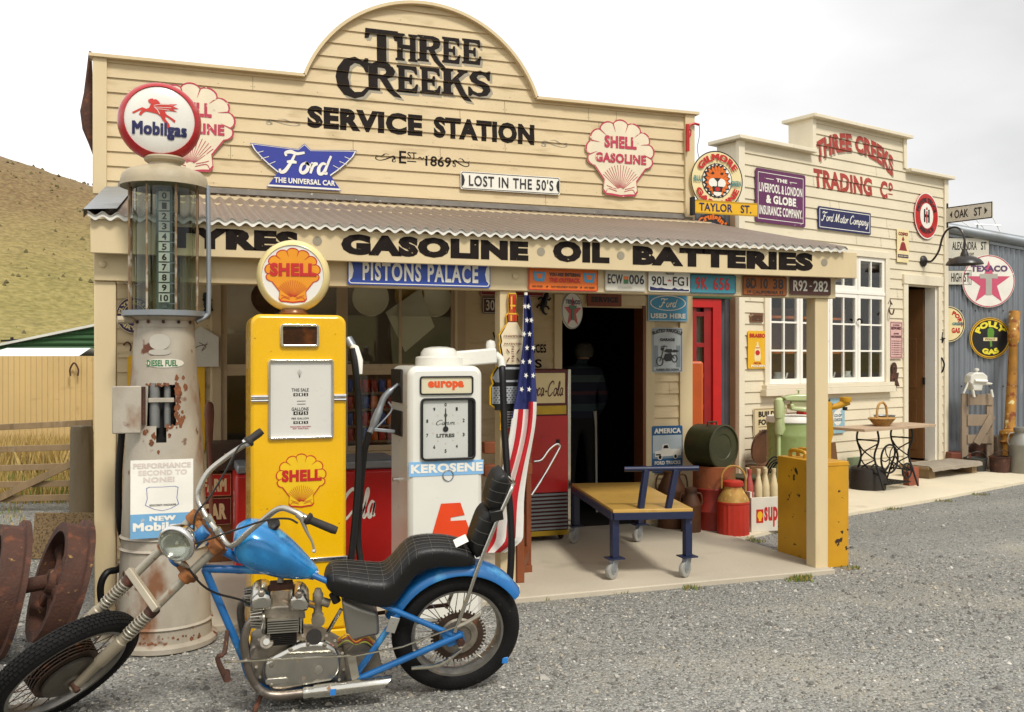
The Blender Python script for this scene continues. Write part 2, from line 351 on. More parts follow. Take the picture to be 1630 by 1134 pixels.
# ================================================================ THE SETTING
def gravel_mat():
    m = bpy.data.materials.new('grey_gravel'); m.use_nodes = True; nt = m.node_tree; N = nt.nodes; L = nt.links.new; b = N['Principled BSDF']
    t = N.new('ShaderNodeTexCoord')
    def vor(sc, feat='F1'):
        v = N.new('ShaderNodeTexVoronoi'); v.inputs['Scale'].default_value = sc; v.feature = feat; L(t.outputs['Object'], v.inputs['Vector']); return v
    v1 = vor(54); v2 = vor(120)
    nz = N.new('ShaderNodeTexNoise'); nz.inputs['Scale'].default_value = 1.1; nz.inputs['Detail'].default_value = 6; L(t.outputs['Object'], nz.inputs['Vector'])
    r1 = N.new('ShaderNodeValToRGB'); L(v1.outputs['Color'], r1.inputs[0]); e = r1.color_ramp.elements
    e[0].color = lin('53514c'); e[1].color = lin('cbc7be'); e[0].position = .1; e[1].position = .95
    e.new(.45).color = lin('a39d93'); e.new(.7).color = lin('a39d93'); e.new(.8).color = lin('8b8379')
    r2 = N.new('ShaderNodeValToRGB'); L(v2.outputs['Color'], r2.inputs[0]); e = r2.color_ramp.elements
    e[0].color = lin('5c5954'); e[1].color = lin('b4aea4')
    mx = N.new('ShaderNodeMixRGB'); mx.inputs[0].default_value = .4; L(r1.outputs[0], mx.inputs[1]); L(r2.outputs[0], mx.inputs[2])
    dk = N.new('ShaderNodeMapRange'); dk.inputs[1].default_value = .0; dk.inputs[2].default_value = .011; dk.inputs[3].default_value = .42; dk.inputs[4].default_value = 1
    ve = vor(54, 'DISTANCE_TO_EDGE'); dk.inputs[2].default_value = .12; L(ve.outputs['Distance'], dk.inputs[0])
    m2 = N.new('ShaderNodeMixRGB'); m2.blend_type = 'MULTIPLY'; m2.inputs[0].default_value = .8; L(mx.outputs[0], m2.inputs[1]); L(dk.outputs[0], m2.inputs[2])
    r3 = N.new('ShaderNodeMapRange'); r3.inputs[1].default_value = .54; r3.inputs[2].default_value = .72; L(nz.outputs[0], r3.inputs[0])
    m3 = N.new('ShaderNodeMixRGB'); L(r3.outputs[0], m3.inputs[0]); L(m2.outputs[0], m3.inputs[1])
    du = N.new('ShaderNodeMixRGB'); du.inputs[0].default_value = .55; L(m2.outputs[0], du.inputs[1]); du.inputs[2].default_value = lin('a69c88'); L(du.outputs[0], m3.inputs[2])
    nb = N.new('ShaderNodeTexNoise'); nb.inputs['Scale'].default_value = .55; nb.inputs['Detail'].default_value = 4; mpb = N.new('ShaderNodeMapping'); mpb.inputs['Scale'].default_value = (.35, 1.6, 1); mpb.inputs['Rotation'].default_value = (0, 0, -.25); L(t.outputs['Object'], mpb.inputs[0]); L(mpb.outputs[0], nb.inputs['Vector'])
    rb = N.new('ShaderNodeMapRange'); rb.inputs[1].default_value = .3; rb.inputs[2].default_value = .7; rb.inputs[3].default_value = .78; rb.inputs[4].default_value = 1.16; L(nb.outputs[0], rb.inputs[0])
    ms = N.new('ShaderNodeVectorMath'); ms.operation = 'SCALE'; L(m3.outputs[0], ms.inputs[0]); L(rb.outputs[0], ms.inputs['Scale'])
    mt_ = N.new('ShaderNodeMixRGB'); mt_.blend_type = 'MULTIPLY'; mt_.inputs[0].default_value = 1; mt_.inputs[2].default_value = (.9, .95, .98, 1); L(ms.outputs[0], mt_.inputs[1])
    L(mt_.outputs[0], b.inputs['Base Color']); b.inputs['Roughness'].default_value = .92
    bp = N.new('ShaderNodeBump'); bp.inputs['Strength'].default_value = .9; bp.inputs['Distance'].default_value = .012
    inv = N.new('ShaderNodeMath'); inv.operation = 'MULTIPLY_ADD'; inv.inputs[1].default_value = -1; inv.inputs[2].default_value = 1; L(v1.outputs['Distance'], inv.inputs[0])
    ad = N.new('ShaderNodeMath'); ad.operation = 'ADD'; L(inv.outputs[0], ad.inputs[0]); L(v2.outputs['Color'], ad.inputs[1]); L(ad.outputs[0], bp.inputs['Height']); L(bp.outputs[0], b.inputs['Normal'])
    return m
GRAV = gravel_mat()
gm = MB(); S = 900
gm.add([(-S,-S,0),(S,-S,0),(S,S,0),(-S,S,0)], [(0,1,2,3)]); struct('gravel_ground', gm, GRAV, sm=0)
# loose stones standing on the gravel, near the camera
STONE = [mat('stone_grey', '9b978e', .9, var=.3, vs=30, bump=.3), mat('stone_dark', '65625c', .9, var=.3, vs=30, bump=.3), mat('stone_warm', 'a69d8c', .9, var=.3, vs=30, bump=.3), mat('stone_pale', 'bdb9b0', .9, var=.3, vs=30, bump=.3)]
st = MB()
def stones(n, zr, seed, big=1):
    rg = random.Random(seed); k = 0
    while k < n:
        zz = zr[0]+(zr[1]-zr[0])*rg.random()**.8; xx = (rg.random()-.5)*1.16*zz
        p = FWD*zz+RIGHT*xx
        if p.y > 5.7 and -.6 < p.x < 4.6: continue
        r = big*(.004+.007*rg.random()**2)*(1 if rg.random() < .985 else 2.0)
        a = rg.random()*6.3; ca, sa = math.cos(a), math.sin(a); sq = .45+.35*rg.random()
        V = []
        for (x, y, z) in ((1,0,0),(.2,.9,.1),(-.9,.25,0),(-.1,-.85,.1),(.25,.1,.9),(-.35,-.1,.8)):
            x *= r*(.8+.5*rg.random()); y *= r*(.8+.5*rg.random())*.8
            V.append((p.x+x*ca-y*sa, p.y+x*sa+y*ca, z*r*sq*1.3+.001))
        st.add(V, [(0,1,4),(1,2,5,4),(2,3,5),(3,0,4,5)], rg.choice((0,0,0,0,1,1,1,2,2,3))); k += 1
stones(26000, (2.6, 7.5), 3); stones(9000, (7., 13.), 4); stones(1300, (2.8, 8.), 9, 2.)
props(ob('loose_gravel', st, STONE, sm=0), kind='stuff')
# concrete floor under the veranda, path before the trading store
TA = 15.5; TR = Vector((10.166, 10.478, 0)); td = Vector((math.cos(math.radians(TA)), math.sin(math.radians(TA)), 0)); tn = Vector((-td.y, td.x, 0))
TW = 4.30; T0 = TR-td*TW; TM = Matrix.Translation(T0) @ Matrix.Rotation(math.radians(TA), 4, 'Z'); TMi = TM.inverted()
def T(px, py, v=0.):
    p = TMi @ hit(px, py, T0+tn*v, tn); return (p.x, p.z)
c0 = MB(); c0.box(-.44, 5.74, -.1, 4.54, 8.6, .035); struct('concrete_floor', c0, CONC, bev=.008)
a = [(4.545, 7.02), (6.337, 7.78), (7.7, 8.19), (9.98, 9.0), (11.6, 9.56), (10.9, 10.6), (10.17, 10.49), (6.02, 9.33), (5.7, 9.9), (4.545, 9.7)]
c1 = MB(); n = len(a); c1.add([(x,y,-.1) for x,y in a]+[(x,y,.03) for x,y in a], [list(range(n,2*n))]+[[i,(i+1)%n,n+(i+1)%n,n+i] for i in range(n)])
struct('concrete_path', c1, CONC2, sm=0)
# ---- hills
def hill_mat():
    m = bpy.data.materials.new('dry_tussock_hill'); m.use_nodes = True; nt = m.node_tree; N = nt.nodes; L = nt.links.new; b = N['Principled BSDF']; b.inputs['Roughness'].default_value = 1
    t = N.new('ShaderNodeTexCoord')
    def noi(s, d=8, st=(1,1,1)):
        mp = N.new('ShaderNodeMapping'); mp.inputs['Scale'].default_value = st; L(t.outputs['Object'], mp.inputs[0])
        n = N.new('ShaderNodeTexNoise'); n.inputs['Scale'].default_value = s; n.inputs['Detail'].default_value = d; L(mp.outputs[0], n.inputs['Vector']); return n.outputs[0]
    def ramp(s, els):
        r = N.new('ShaderNodeValToRGB'); L(s, r.inputs[0]); e = r.color_ramp.elements; e[0].position = els[0][0]; e[0].color = lin(els[0][1]); e[1].position = els[-1][0]; e[1].color = lin(els[-1][1])
        for p, c in els[1:-1]: e.new(p).color = lin(c)
        return r.outputs[0]
    base = ramp(noi(.035, 9), ((.3,'5c5724'),(.43,'7b7238'),(.52,'8f8149'),(.6,'6a6b30'),(.72,'94884e')))
    sx = N.new('ShaderNodeSeparateXYZ'); L(t.outputs['Object'], sx.inputs[0])
    ad = N.new('ShaderNodeMath'); ad.operation = 'MULTIPLY_ADD'; ad.inputs[1].default_value = .026; L(sx.outputs[2], ad.inputs[0])
    big = N.new('ShaderNodeMath'); big.operation = 'MULTIPLY'; big.inputs[1].default_value = .55; L(noi(.03, 6), big.inputs[0]); L(big.outputs[0], ad.inputs[2])
    mx = N.new('ShaderNodeMixRGB'); L(ramp(ad.outputs[0], ((.42,'000000'),(.75,'ffffff'))), mx.inputs[0]); L(base, mx.inputs[1]); mx.inputs[2].default_value = lin('6a5030')
    sc = N.new('ShaderNodeMixRGB'); L(ramp(noi(.55, 6, (1,1,1.6)), ((.63,'000000'),(.72,'ffffff'))), sc.inputs[0]); L(mx.outputs[0], sc.inputs[1]); sc.inputs[2].default_value = lin('5c5430')
    s2 = N.new('ShaderNodeMixRGB'); s2.inputs[0].default_value = .32; L(sc.outputs[0], s2.inputs[1]); L(ramp(noi(2.2, 5), ((.35,'4a3f1c'),(.65,'a89560'))), s2.inputs[2])
    L(s2.outputs[0], b.inputs['Base Color'])
    bp = N.new('ShaderNodeBump'); bp.inputs['Distance'].default_value = .5; bp.inputs['Strength'].default_value = .6; L(noi(.8, 8), bp.inputs['Height']); L(bp.outputs[0], b.inputs['Normal'])
    return m
HILL = hill_mat()
def hill_h(az, d):
    """az degrees right of the view axis, d metres from the camera"""
    k = max(0, min(1, (d-48)/105)); k = k*k*(3-2*k)
    prof = 29.5*math.exp(-((az+35)/33)**2)
    if az > 60 or az < -95: prof = 0
    back = abs(((az+180+360) % 360)-0)
    b = min(back, 360-back)
    prof += 20*math.exp(-((b)/62)**2)  # unseen rise behind the camera, added so the window glass reflects darker
    p = Vector((d*math.sin(math.radians(az)), d*math.cos(math.radians(az)), 0))
    q = noise.fractal(p*.02, 1, 2, 5)*3.2+noise.fractal(p*.09, 1, 2, 4)*.8
    return max(-1, k*(prof+q*min(1,prof/8)))-.6*(1-k)
hb = MB(); AZ = list(range(-180, 181, 2)); DS = [46,50,55,60,66,72,79,86,94,102,110,120,132,145,160,185,230]
AZ = sorted(set(AZ+[x/2 for x in range(-100, 10)]))
for d in DS:
    for az in AZ:
        q = FWD*(d*math.cos(math.radians(az)))+RIGHT*(d*math.sin(math.radians(az))); hb.v.append(Vector((q.x, q.y, hill_h(az, d))))
n = len(AZ)
for i in range(len(DS)-1):
    for j in range(n-1): hb.f.append([i*n+j, i*n+j+1, (i+1)*n+j+1, (i+1)*n+j]); hb.m.append(0)
struct('hills', hb, HILL, sm=180)
# scrub dotted over the hillside
SCRUB = mat('dark_scrub', '5a5230', 1, var=.4, vs=.6, bump=0)
sb = MB(); rg = random.Random(11)
for i in range(1500):
    az = -34+rg.random()*26; d = 58+rg.random()*85
    if noise.noise(Vector((az*.25, d*.06, 0)))+.4*rg.random() < .12: continue
    q = FWD*(d*math.cos(math.radians(az)))+RIGHT*(d*math.sin(math.radians(az))); h = hill_h(az, d); r = .1+.2*rg.random()**3
    k = sb.n(); V = []
    for j in range(6):
        a = j*1.05+rg.random()*.5; V.append((q.x+r*math.cos(a), q.y+r*math.sin(a), h-.1+r*.3*rg.random()))
    V.append((q.x, q.y, h+r*(.8+.5*rg.random())))
    sb.add(V, [[j,(j+1)%6,6] for j in range(6)])
props(ob('hillside_scrub', sb, SCRUB, sm=0), kind='stuff')

# ================================================================ SERVICE STATION
YW = 7.873; YF = 5.70; YB = 5.80
WX0, WX1 = -.63, 4.585
ZP = 3.895; ARC_C, ARC_W, ARC_H = 1.975, 1.008, .705
SS = thing('service_station', 'cream weatherboard service station with arched false front, black lettering and rust brown veranda', 'shop', (2, YW, 0))
ARC_R = (ARC_W**2+ARC_H**2)/(2*ARC_H); ARC_Z = ZP+ARC_H-ARC_R
BP = .1135; BT = .013                # board exposure, lap thickness
def lap(z): return -BT*(1-((z % BP)/BP))     # weatherboard face offset at height z: thick at the lower edge
def boards(rows, y0=0., ext=None, opens=(), sub=1):
    b = MB()
    for k in range(int(rows[0]/BP), int(rows[1]/BP)+1):
        for q in range(sub):
            za = max(rows[0], k*BP+BP*q/sub); zb = min(rows[1], k*BP+BP*(q+1)/sub)
            if zb-za < 1e-4: continue
            ea, eb = ext(za), ext(zb)
            if eb is None: continue
            if ea is None: continue
            ivs = [(ea[0], ea[1], eb[0], eb[1])]; zm = (za+zb)/2
            for (x0, z0, x1, z1) in opens:
                if z0 < zm < z1:
                    nv = []
                    for (a, c, a2, c2) in ivs:
                        if x1 <= a or x0 >= c: nv.append((a, c, a2, c2)); continue
                        if x0 > a: nv.append((a, x0, a2, x0))
                        if x1 < c: nv.append((x1, c, x1, c2))
                    ivs = nv
            ya = y0-BT*(1-(za-k*BP)/BP); yb = y0-BT*(1-(zb-k*BP)/BP)
            for (a, c, a2, c2) in ivs:
                b.add([(a,ya,za),(c,ya,za),(c2,yb,zb),(a2,yb,zb)], [(0,1,2,3)])
                if q == 0: b.add([(a,ya,za),(c,ya,za),(c,y0+.01,za),(a,y0+.01,za)], [(3,2,1,0)])
    return b
def ext_main(z):
    if z <= ZP: return (WX0+.03, WX1-.03)
    d = ARC_R**2-(z-ARC_Z)**2
    if d <= 0: return None
    h = min(math.sqrt(d), ARC_W); return (ARC_C-h, ARC_C+h)
zt = ARC_Z+ARC_R
DOOR = (PY(893,485,YW).x, 0, PY(1026,485,YW).x, PY(960,486,YW).z)
WIN = (PY(352,455,YW).x, PY(643,716,YW).z, PY(727,455,YW).x, PY(643,452,YW).z)
low = boards((.035, 2.8), YW, ext_main, (DOOR, WIN), 2)
up = boards((2.8, zt-.01), YW, ext_main, (), 4)
low.v += up.v; k0 = len(low.v)-len(up.v)
for f in up.f: low.f.append([i+k0 for i in f]); low.m.append(0)
JOINT = mat('dark_board_joint', '6e5a38', .9, bump=0)  # dark brown of the butt joints and nail heads
def joints(b, x0, x1, z0, z1, n, seed, y0=0., opens=(), inside=None):
    rg = random.Random(seed); k = 0
    while k < n:
        i = rg.randint(int(z0/BP)+1, int(z1/BP)-1); x = rg.uniform(x0, x1); za = i*BP+.002
        if any(o[0]-.05 < x < o[2]+.05 and o[1]-.1 < za < o[3]+.1 for o in opens): k += 1; continue
        if inside and not inside(x, za): k += 1; continue
        y = lambda z: y0-BT*(1-(z-i*BP)/BP)-.0012
        if k % 3 == 0:
            b.add([(x-.0016,y(za),za),(x+.0016,y(za),za),(x+.0016,y(za+BP-.006),za+BP-.006),(x-.0016,y(za+BP-.006),za+BP-.006)], [(0,1,2,3)], 1)
        for dx in ((-.014,.014) if k % 3 == 0 else (0,)):
            z = za+.025; b.add([(x+dx+.0034*math.cos(a),y(z+.0034*math.sin(a)),z+.0034*math.sin(a)) for a in [i_*math.pi/3 for i_ in range(6)]], [list(range(6))], 1)
        k += 1
def in_main(x, z):
    a, c = ext_main(z) or (9, -9), ext_main(z+BP) or (9, -9); return max(a[0],c[0])+.06 < x < min(a[1],c[1])-.06
joints(low, WX0+.15, WX1-.15, .2, zt-.05, 260, 8, YW, (DOOR, WIN), in_main)
ob('weatherboards', low, [CREAM, JOINT], SS, ws=True, sm=0)
b = MB(); zd = PY(600,324,YW).z+.02     # backing wall, sides, back, roof of the building
b.box(WX0+.03, YW+.015, .0, DOOR[0], YW+.06, WIN[1]); b.box(DOOR[2], YW+.015, 0, WX1-.03, YW+.06, 2.9); b.box(DOOR[0], YW+.015, DOOR[3], DOOR[2], YW+.06, 2.9)
b.box(WX0+.03, YW+.015, WIN[1], WIN[0], YW+.06, 2.9); b.box(WIN[2], YW+.015, WIN[1], DOOR[0], YW+.06, 2.9); b.box(WIN[0], YW+.015, WIN[3], WIN[2], YW+.06, 2.9)
b.box(WX0+.03, YW+.015, 2.9, WX1-.03, YW+.06, ZP-.02)
pts = [(ARC_C+(ARC_R-.02)*math.sin(math.radians(a)), ARC_Z+(ARC_R-.02)*math.cos(math.radians(a))) for a in range(-68, 69, 4)]
pts = [p for p in pts if p[1] > ZP-.02]; b.prism(pts, YW+.015, YW+.06)
ob('backing_wall', b, CREAMD, SS, ws=True, sm=0)
b = MB()
b.box(WX0+.03, YW+.06, 0, WX0+.1, YW+5, 3.0); b.box(WX1-.1, YW+.06, 0, WX1-.03, YW+5, 3.0); b.box(WX0+.03, YW+5, 0, WX1-.03, YW+5.08, 3.0)
ob('side_walls', b, CREAM, SS, ws=True, sm=0)
sk = (WIN[0]+.1, YW+.3, WIN[2]-.1, YW+1.6)  # unseen ceiling and roof opening, added to let daylight onto the window goods
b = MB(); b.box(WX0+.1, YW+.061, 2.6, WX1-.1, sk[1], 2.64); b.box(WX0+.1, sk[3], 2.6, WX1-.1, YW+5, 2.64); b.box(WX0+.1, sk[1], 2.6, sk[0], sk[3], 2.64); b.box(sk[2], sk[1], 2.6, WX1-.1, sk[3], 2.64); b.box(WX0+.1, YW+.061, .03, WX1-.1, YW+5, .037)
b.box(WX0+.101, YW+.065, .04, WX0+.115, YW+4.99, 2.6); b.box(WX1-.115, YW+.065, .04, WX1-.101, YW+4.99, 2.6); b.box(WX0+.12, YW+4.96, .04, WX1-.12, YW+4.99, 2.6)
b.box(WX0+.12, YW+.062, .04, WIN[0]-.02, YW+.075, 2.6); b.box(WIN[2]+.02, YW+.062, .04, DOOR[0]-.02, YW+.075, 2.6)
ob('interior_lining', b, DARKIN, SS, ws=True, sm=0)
b = MB(); b.box(DOOR[0]-.12, YW+.08, .04, DOOR[0]-.09, YW+1.8, 2.6); b.box(WX0+.12, YW+1.8, .04, DOOR[0]-.09, YW+1.83, 2.6); b.box(WX0+.12, YW+.4, .04, DOOR[0]-.12, YW+1.8, .3)  # partitions added to keep the roof daylight by the window, off the doorway
ob('added_light_well', b, mat('light_well_lining', '6a5a44', .9, var=.3, vs=2, bump=.1), SS, ws=True, sm=0)
gp_ = [(WX0+.05,3.0),(WX1-.05,3.0),(WX1-.05,3.04),((WX0+WX1)/2,3.72),(WX0+.05,3.04)]
for g_, y0, y1 in ((gp_, YW+.07, sk[1]), (gp_, sk[3], YW+5.2), ([(sk[2],3.0),(WX1-.05,3.0),(WX1-.05,3.04),(sk[2],3.66)], sk[1], sk[3])): ob('gable_roof', MB().prism(g_, y0, y1), GALV, SS, ws=True, sm=0)
# trims: corner boards, caps
b = MB(); b.box(WX0, YW-.035, 2.84, WX0+.1, YW+.02, ZP-.012); ob('corner_board', b, CREAMD, SS, ws=True, bev=.004)
b = MB(); b.box(WX1-.09, YW-.035, 2.84, WX1+.01, YW+.02, ZP-.012); ob('corner_board', b, CREAMD, SS, ws=True, bev=.004)
b = MB(); b.box(4.265, YW-.035, .035, 4.575, YW-.0, .036)
b = MB(); b.box(WX0-.025, YW-.06, ZP-.012, ARC_C-ARC_W-.006, YW+.075, ZP+.012); b.box(ARC_C+ARC_W+.006, YW-.06, ZP-.012, WX1+.045, YW+.075, ZP+.012)
A0 = math.degrees(math.asin(ARC_W/ARC_R)); n = 40; P = []
for i in range(n+1):
    a = math.radians(-A0+2*A0*i/n); P.append((math.sin(a), math.cos(a)))
for i in range(n):
    (s0,c0_),(s1,c1_) = P[i],P[i+1]
    q = [(ARC_C+s0*(ARC_R-.004), ARC_Z+c0_*(ARC_R-.004)), (ARC_C+s1*(ARC_R-.004), ARC_Z+c1_*(ARC_R-.004)), (ARC_C+s1*(ARC_R+.022), ARC_Z+c1_*(ARC_R+.022)), (ARC_C+s0*(ARC_R+.022), ARC_Z+c0_*(ARC_R+.022))]
    b.prism(q, YW-.06, YW+.075)
ob('parapet_cap', b, CREAMD, SS, ws=True, sm=30)
# lettering on the boards follows the laps
def on_boards(name, mtl, piece, y0, parent, off=.002, M=None):
    bm = bmesh.new(); vs = [bm.verts.new((q[0], q[2]*.5 if len(q) > 2 else 0, q[1])) for q in piece[0]]
    for f in piece[1]:
        try: bm.faces.new([vs[i] for i in f])
        except ValueError: pass
    bm.normal_update(); bmesh.ops.triangulate(bm, faces=bm.faces[:])
    zs = [v.co.z for v in bm.verts]; k0, k1 = int(min(zs)/BP)-1, int(max(zs)/BP)+1
    for k in range(k0, k1+1):
        bmesh.ops.bisect_plane(bm, geom=bm.verts[:]+bm.edges[:]+bm.faces[:], plane_co=(0,0,k*BP), plane_no=(0,0,1))
    b = MB()
    for f in bm.faces:
        zc = sum(v.co.z for v in f.verts)/len(f.verts); k = math.floor(zc/BP)
        b.add([(v.co.x, y0-BT*(1-(v.co.z-k*BP)/BP)-off+v.co.y, v.co.z) for v in f.verts], [list(range(len(f.verts)))])
    bm.free()
    if M is not None: b.xf(M)
    return ob(name, b, mtl, parent, ws=True, sm=0)
def wbox(px0, py0, px1, py1, Y=YW):
    a = PY(px0, py0, Y); c = PY(px1, py1, Y); return a.x, min(a.z,c.z), c.x, max(a.z,c.z)
def deco(s, x0, z0, x1, z1, first=1., bold=.07, serif=True):
    """slab display letters: heavy sans with wedge serifs added at stems"""
    return p_text(s, x0, z0, x1, z1, bold)
# display slab letters for the big name, drawn as outlines in a unit box
SLAB = {
 'T': [[(0,.72),(.02,1),(.98,1),(1,.72),(.88,.74),(.84,.86),(.64,.86),(.64,.12),(.76,.05),(.76,0),(.24,0),(.24,.05),(.36,.12),(.36,.86),(.16,.86),(.12,.74)]],
 'H': [[(0,0),(0,.07),(.08,.1),(.08,.9),(0,.93),(0,1),(.42,1),(.42,.93),(.34,.9),(.34,.1),(.42,.07),(.42,0)], [(.58,0),(.58,.07),(.66,.1),(.66,.9),(.58,.93),(.58,1),(1,1),(1,.93),(.92,.9),(.92,.1),(1,.07),(1,0)], [(.34,.44),(.34,.6),(.66,.6),(.66,.44)]],
 'R': [[(0,0),(0,.07),(.08,.1),(.08,.9),(0,.93),(0,1),(.36,1),(.36,.1),(.44,.07),(.44,0)], [(.36,.86),(.36,1),(.62,1),(.82,.93),(.9,.76),(.84,.58),(.66,.48),(.36,.45),(.36,.58),(.52,.6),(.6,.66),(.62,.76),(.58,.84),(.5,.86)], [(.42,.47),(.66,.47),(.84,.1),(1.04,-.1),(1.1,-.2),(.86,-.16),(.64,.06)]],
 'E': [[(0,0),(0,.07),(.08,.1),(.08,.9),(0,.93),(0,1),(.36,1),(.36,0)], [(.36,.86),(.36,1),(.9,1),(.94,.7),(.84,.7),(.78,.82),(.66,.86)], [(.36,0),(.36,.14),(.66,.14),(.8,.2),(.88,.34),(.98,.34),(.92,0)], [(.36,.43),(.36,.57),(.56,.57),(.6,.68),(.7,.68),(.7,.32),(.6,.32),(.56,.43)]],
 'K': [[(0,0),(0,.07),(.08,.1),(.08,.9),(0,.93),(0,1),(.44,1),(.44,.93),(.36,.9),(.36,.1),(.44,.07),(.44,0)], [(.36,.36),(.36,.56),(.66,.9),(.6,.93),(.6,1),(.98,1),(.98,.93),(.86,.88),(.58,.6)], [(.46,.5),(.64,.64),(.9,.08),(1.08,-.1),(1.14,-.2),(.86,-.16),(.68,.04)]],
 'S': [[(.9,.66),(.92,1.02),(.82,1.02),(.74,.95),(.5,1.02),(.2,.94),(.06,.74),(.14,.56),(.36,.45),(.56,.38),(.64,.28),(.56,.16),(.4,.13),(.22,.2),(.1,.36),(.02,.36),(.02,-.02),(.12,-.02),(.2,.06),(.46,-.02),(.78,.05),(.94,.26),(.88,.46),(.66,.58),(.42,.65),(.36,.74),(.44,.85),(.6,.87),(.74,.8),(.82,.66)]],
 'C': [[(.96,.66),(.96,1.02),(.86,1.02),(.8,.95),(.56,1.03),(.24,.95),(.05,.72),(0,.5),(.05,.26),(.24,.05),(.56,-.03),(.82,.05),(.98,.22),(.9,.28),(.76,.16),(.56,.14),(.42,.24),(.36,.5),(.42,.78),(.56,.88),(.7,.86),(.82,.78),(.88,.66)]],
}
def slab(ch, x0, z0, x1, z1):
    return stack([([(x0+a*(x1-x0), z0+c*(z1-z0)) for a, c in pl], [list(range(len(pl)))]) for pl in SLAB[ch]])
letters = []
def put(ch, l, t, r_, bt):   # left px, top py, right px, bottom py on the front
    x0, z0, x1, z1 = wbox(l, t, r_, bt); letters.append(slab(ch, x0, z0, x1, z1))
put('T', 580, 45, 634, 108)
for ch, l, r_ in (('H',629,664),('R',664,705),('E',703,733),('E',735,766)): put(ch, l, 53+(l-629)*.082, r_, 100+(r_-664)*.045)
put('C', 534, 90, 588, 158)
for ch, l, r_ in (('R',582,634),('E',631,666),('E',668,702),('K',702,745),('S',744,783)): put(ch, l, 100+(l-582)*.075, r_, 148+(r_-634)*.055)
nm = p_join(*letters) if False else stack(letters)
DX, DZ = .028, -.03
sh = ([(q[0]+DX*.75, q[1]+DZ*.75, q[2]) for q in nm[0]], nm[1]); sh2 = ([(q[0]+DX*.35, q[1]+DZ*.35, q[2]) for q in nm[0]], nm[1])
on_boards('lettering_shadow', GREYP, stack([sh, sh2]), YW, SS, off=.0012)
on_boards('lettering', BLACKP, nm, YW, SS, off=.0035)
def wtext(s, px0, py0, px1, py1, bold=.05, m=BLACKP, name='lettering', off=.002, space=1.):
    return on_boards(name, m, p_text(s, *wbox(px0, py0, px1, py1), bold=bold, space=space), YW, SS, off)
x0, z0, x1, z1 = wbox(489, 168, 850, 232)
xa = PY(672, 200, YW).x; xb = PY(690, 200, YW).x
on_boards('lettering', BLACKP, p_text('SERVICE', x0, z0, xa, z1, .06), YW, SS); on_boards('lettering', BLACKP, p_text('STATION', xb, z0, x1, z1, .06), YW, SS)
x0, z0, x1, z1 = wbox(635, 247, 716, 265)
on_boards('lettering', BLACKP, p_join(p_text('E', x0, z0-.005, x0+.062, z1+.035, .015), p_text('ST', x0+.07, z0+.04, x0+.15, z1+.03, .015), p_rect(x0+.07, z0+.014, x0+.15, z0+.022), p_line([(x0+.165,z0+.045),(x0+.18,z0+.058),(x0+.2,z0+.045),(x0+.215,z0+.058)], .008, 3), p_text('1869', x0+.23, z0-.012, x1+.01, z1+.01, .02)), YW, SS)
def swirl(x0, z0, x1, z1, flip=1, w=.012):
    ps = [p_line([(0,.25),(.05,.05),(.14,.1),(.12,.4),(.04,.42),(.1,.75),(.25,.6),(.5,.3),(.75,.15),(.92,.3),(.9,.6),(.82,.5)], (.03,.11,.03), 5), p_line([(.3,.9),(.5,.95),(.7,.6),(.95,.75)], (.02,.08,.02), 5)]
    q = p_fit3(stack(ps), 0, 0, 1, 1)
    return ([((x0+(x if flip > 0 else 1-x)*(x1-x0)), z0+z*(z1-z0), y) for x, z, y in q[0]], q[1])
on_boards('painted_scroll', GREYP, swirl(*wbox(423, 188, 478, 203)), YW, SS)
on_boards('painted_scroll', GREYP, swirl(*wbox(861, 222, 903, 237)), YW, SS)
on_boards('painted_scroll', BLACKP, swirl(*wbox(597, 244, 630, 259), flip=-1), YW, SS)
on_boards('painted_scroll', BLACKP, swirl(*wbox(720, 252, 747, 268)), YW, SS)
# ---- veranda
ROOFM = mat('brown_corrugated_iron', '7d6d5f', .5, metal=.25, var=.12, vs=1.6, spots=(('8f8a82', .64, 4, .2), ('bdb9b0', .73, 20, .04)), bump=.06)
ZINC = mat('zinc_edge', 'b9b6ad', .45, metal=.4, var=.15, vs=6, spots=(('6f6354', .64, 10, .1),), bump=.1)
def corrugated(x0, x1, y0, z0, y1, z1, pitch=.0762, amp=.009, th=.0025, n=8, mtop=0, mbot=0, medge=1):
    b = MB(); k = int((x1-x0)/pitch*n); d = Vector((0, y1-y0, z1-z0)).normalized(); up = Vector((0, -d.z, d.y)); up = up if up.z > 0 else -up
    for lay, off in ((0, th/2), (1, -th/2)):
        for (y, z) in ((y0,z0),(y1,z1)):
            for i in range(k+1):
                h = amp*math.cos(2*math.pi*i/n)+off; b.v.append(Vector((x0+(x1-x0)*i/k, y, z))+up*h)
    q = k+1
    for i in range(k):
        b.f.append([i, i+1, q+i+1, q+i]); b.m.append(mtop); b.f.append([2*q+i, 3*q+i, 3*q+i+1, 2*q+i+1]); b.m.append(mbot)
        b.f.append([i, 2*q+i, 2*q+i+1, i+1]); b.m.append(medge)
    return b
ZR1 = 2.88; ZR0 = 2.385; YR0 = 5.655
b = corrugated(-.48, 4.585, YR0, ZR0, YW-.02, ZR1, amp=.011, th=.004)
ob('veranda_roof', b, [ROOFM, ZINC], SS, ws=True, sm=60)
b = MB(); k = int((4.585+.48)/.0762*8)
for dz in (0, -.024):
    for i in range(k+1): b.v.append(Vector((-.48+(4.585+.48)*i/k, YR0+.008, ZR0-.001+.011*math.cos(2*math.pi*i/8)+dz)))
for i in range(k): b.f.append([i, k+1+i, k+2+i, i+1]); b.m.append(0)
es = ob('eave_strip', b, mat('white_eave_strip', 'dedad0', .6, var=.2, vs=12, spots=(('8f8471', .66, 14, .1),), bump=.05), SS, ws=True, sm=0); es.modifiers.new('thickness', 'SOLIDIFY').thickness = .004
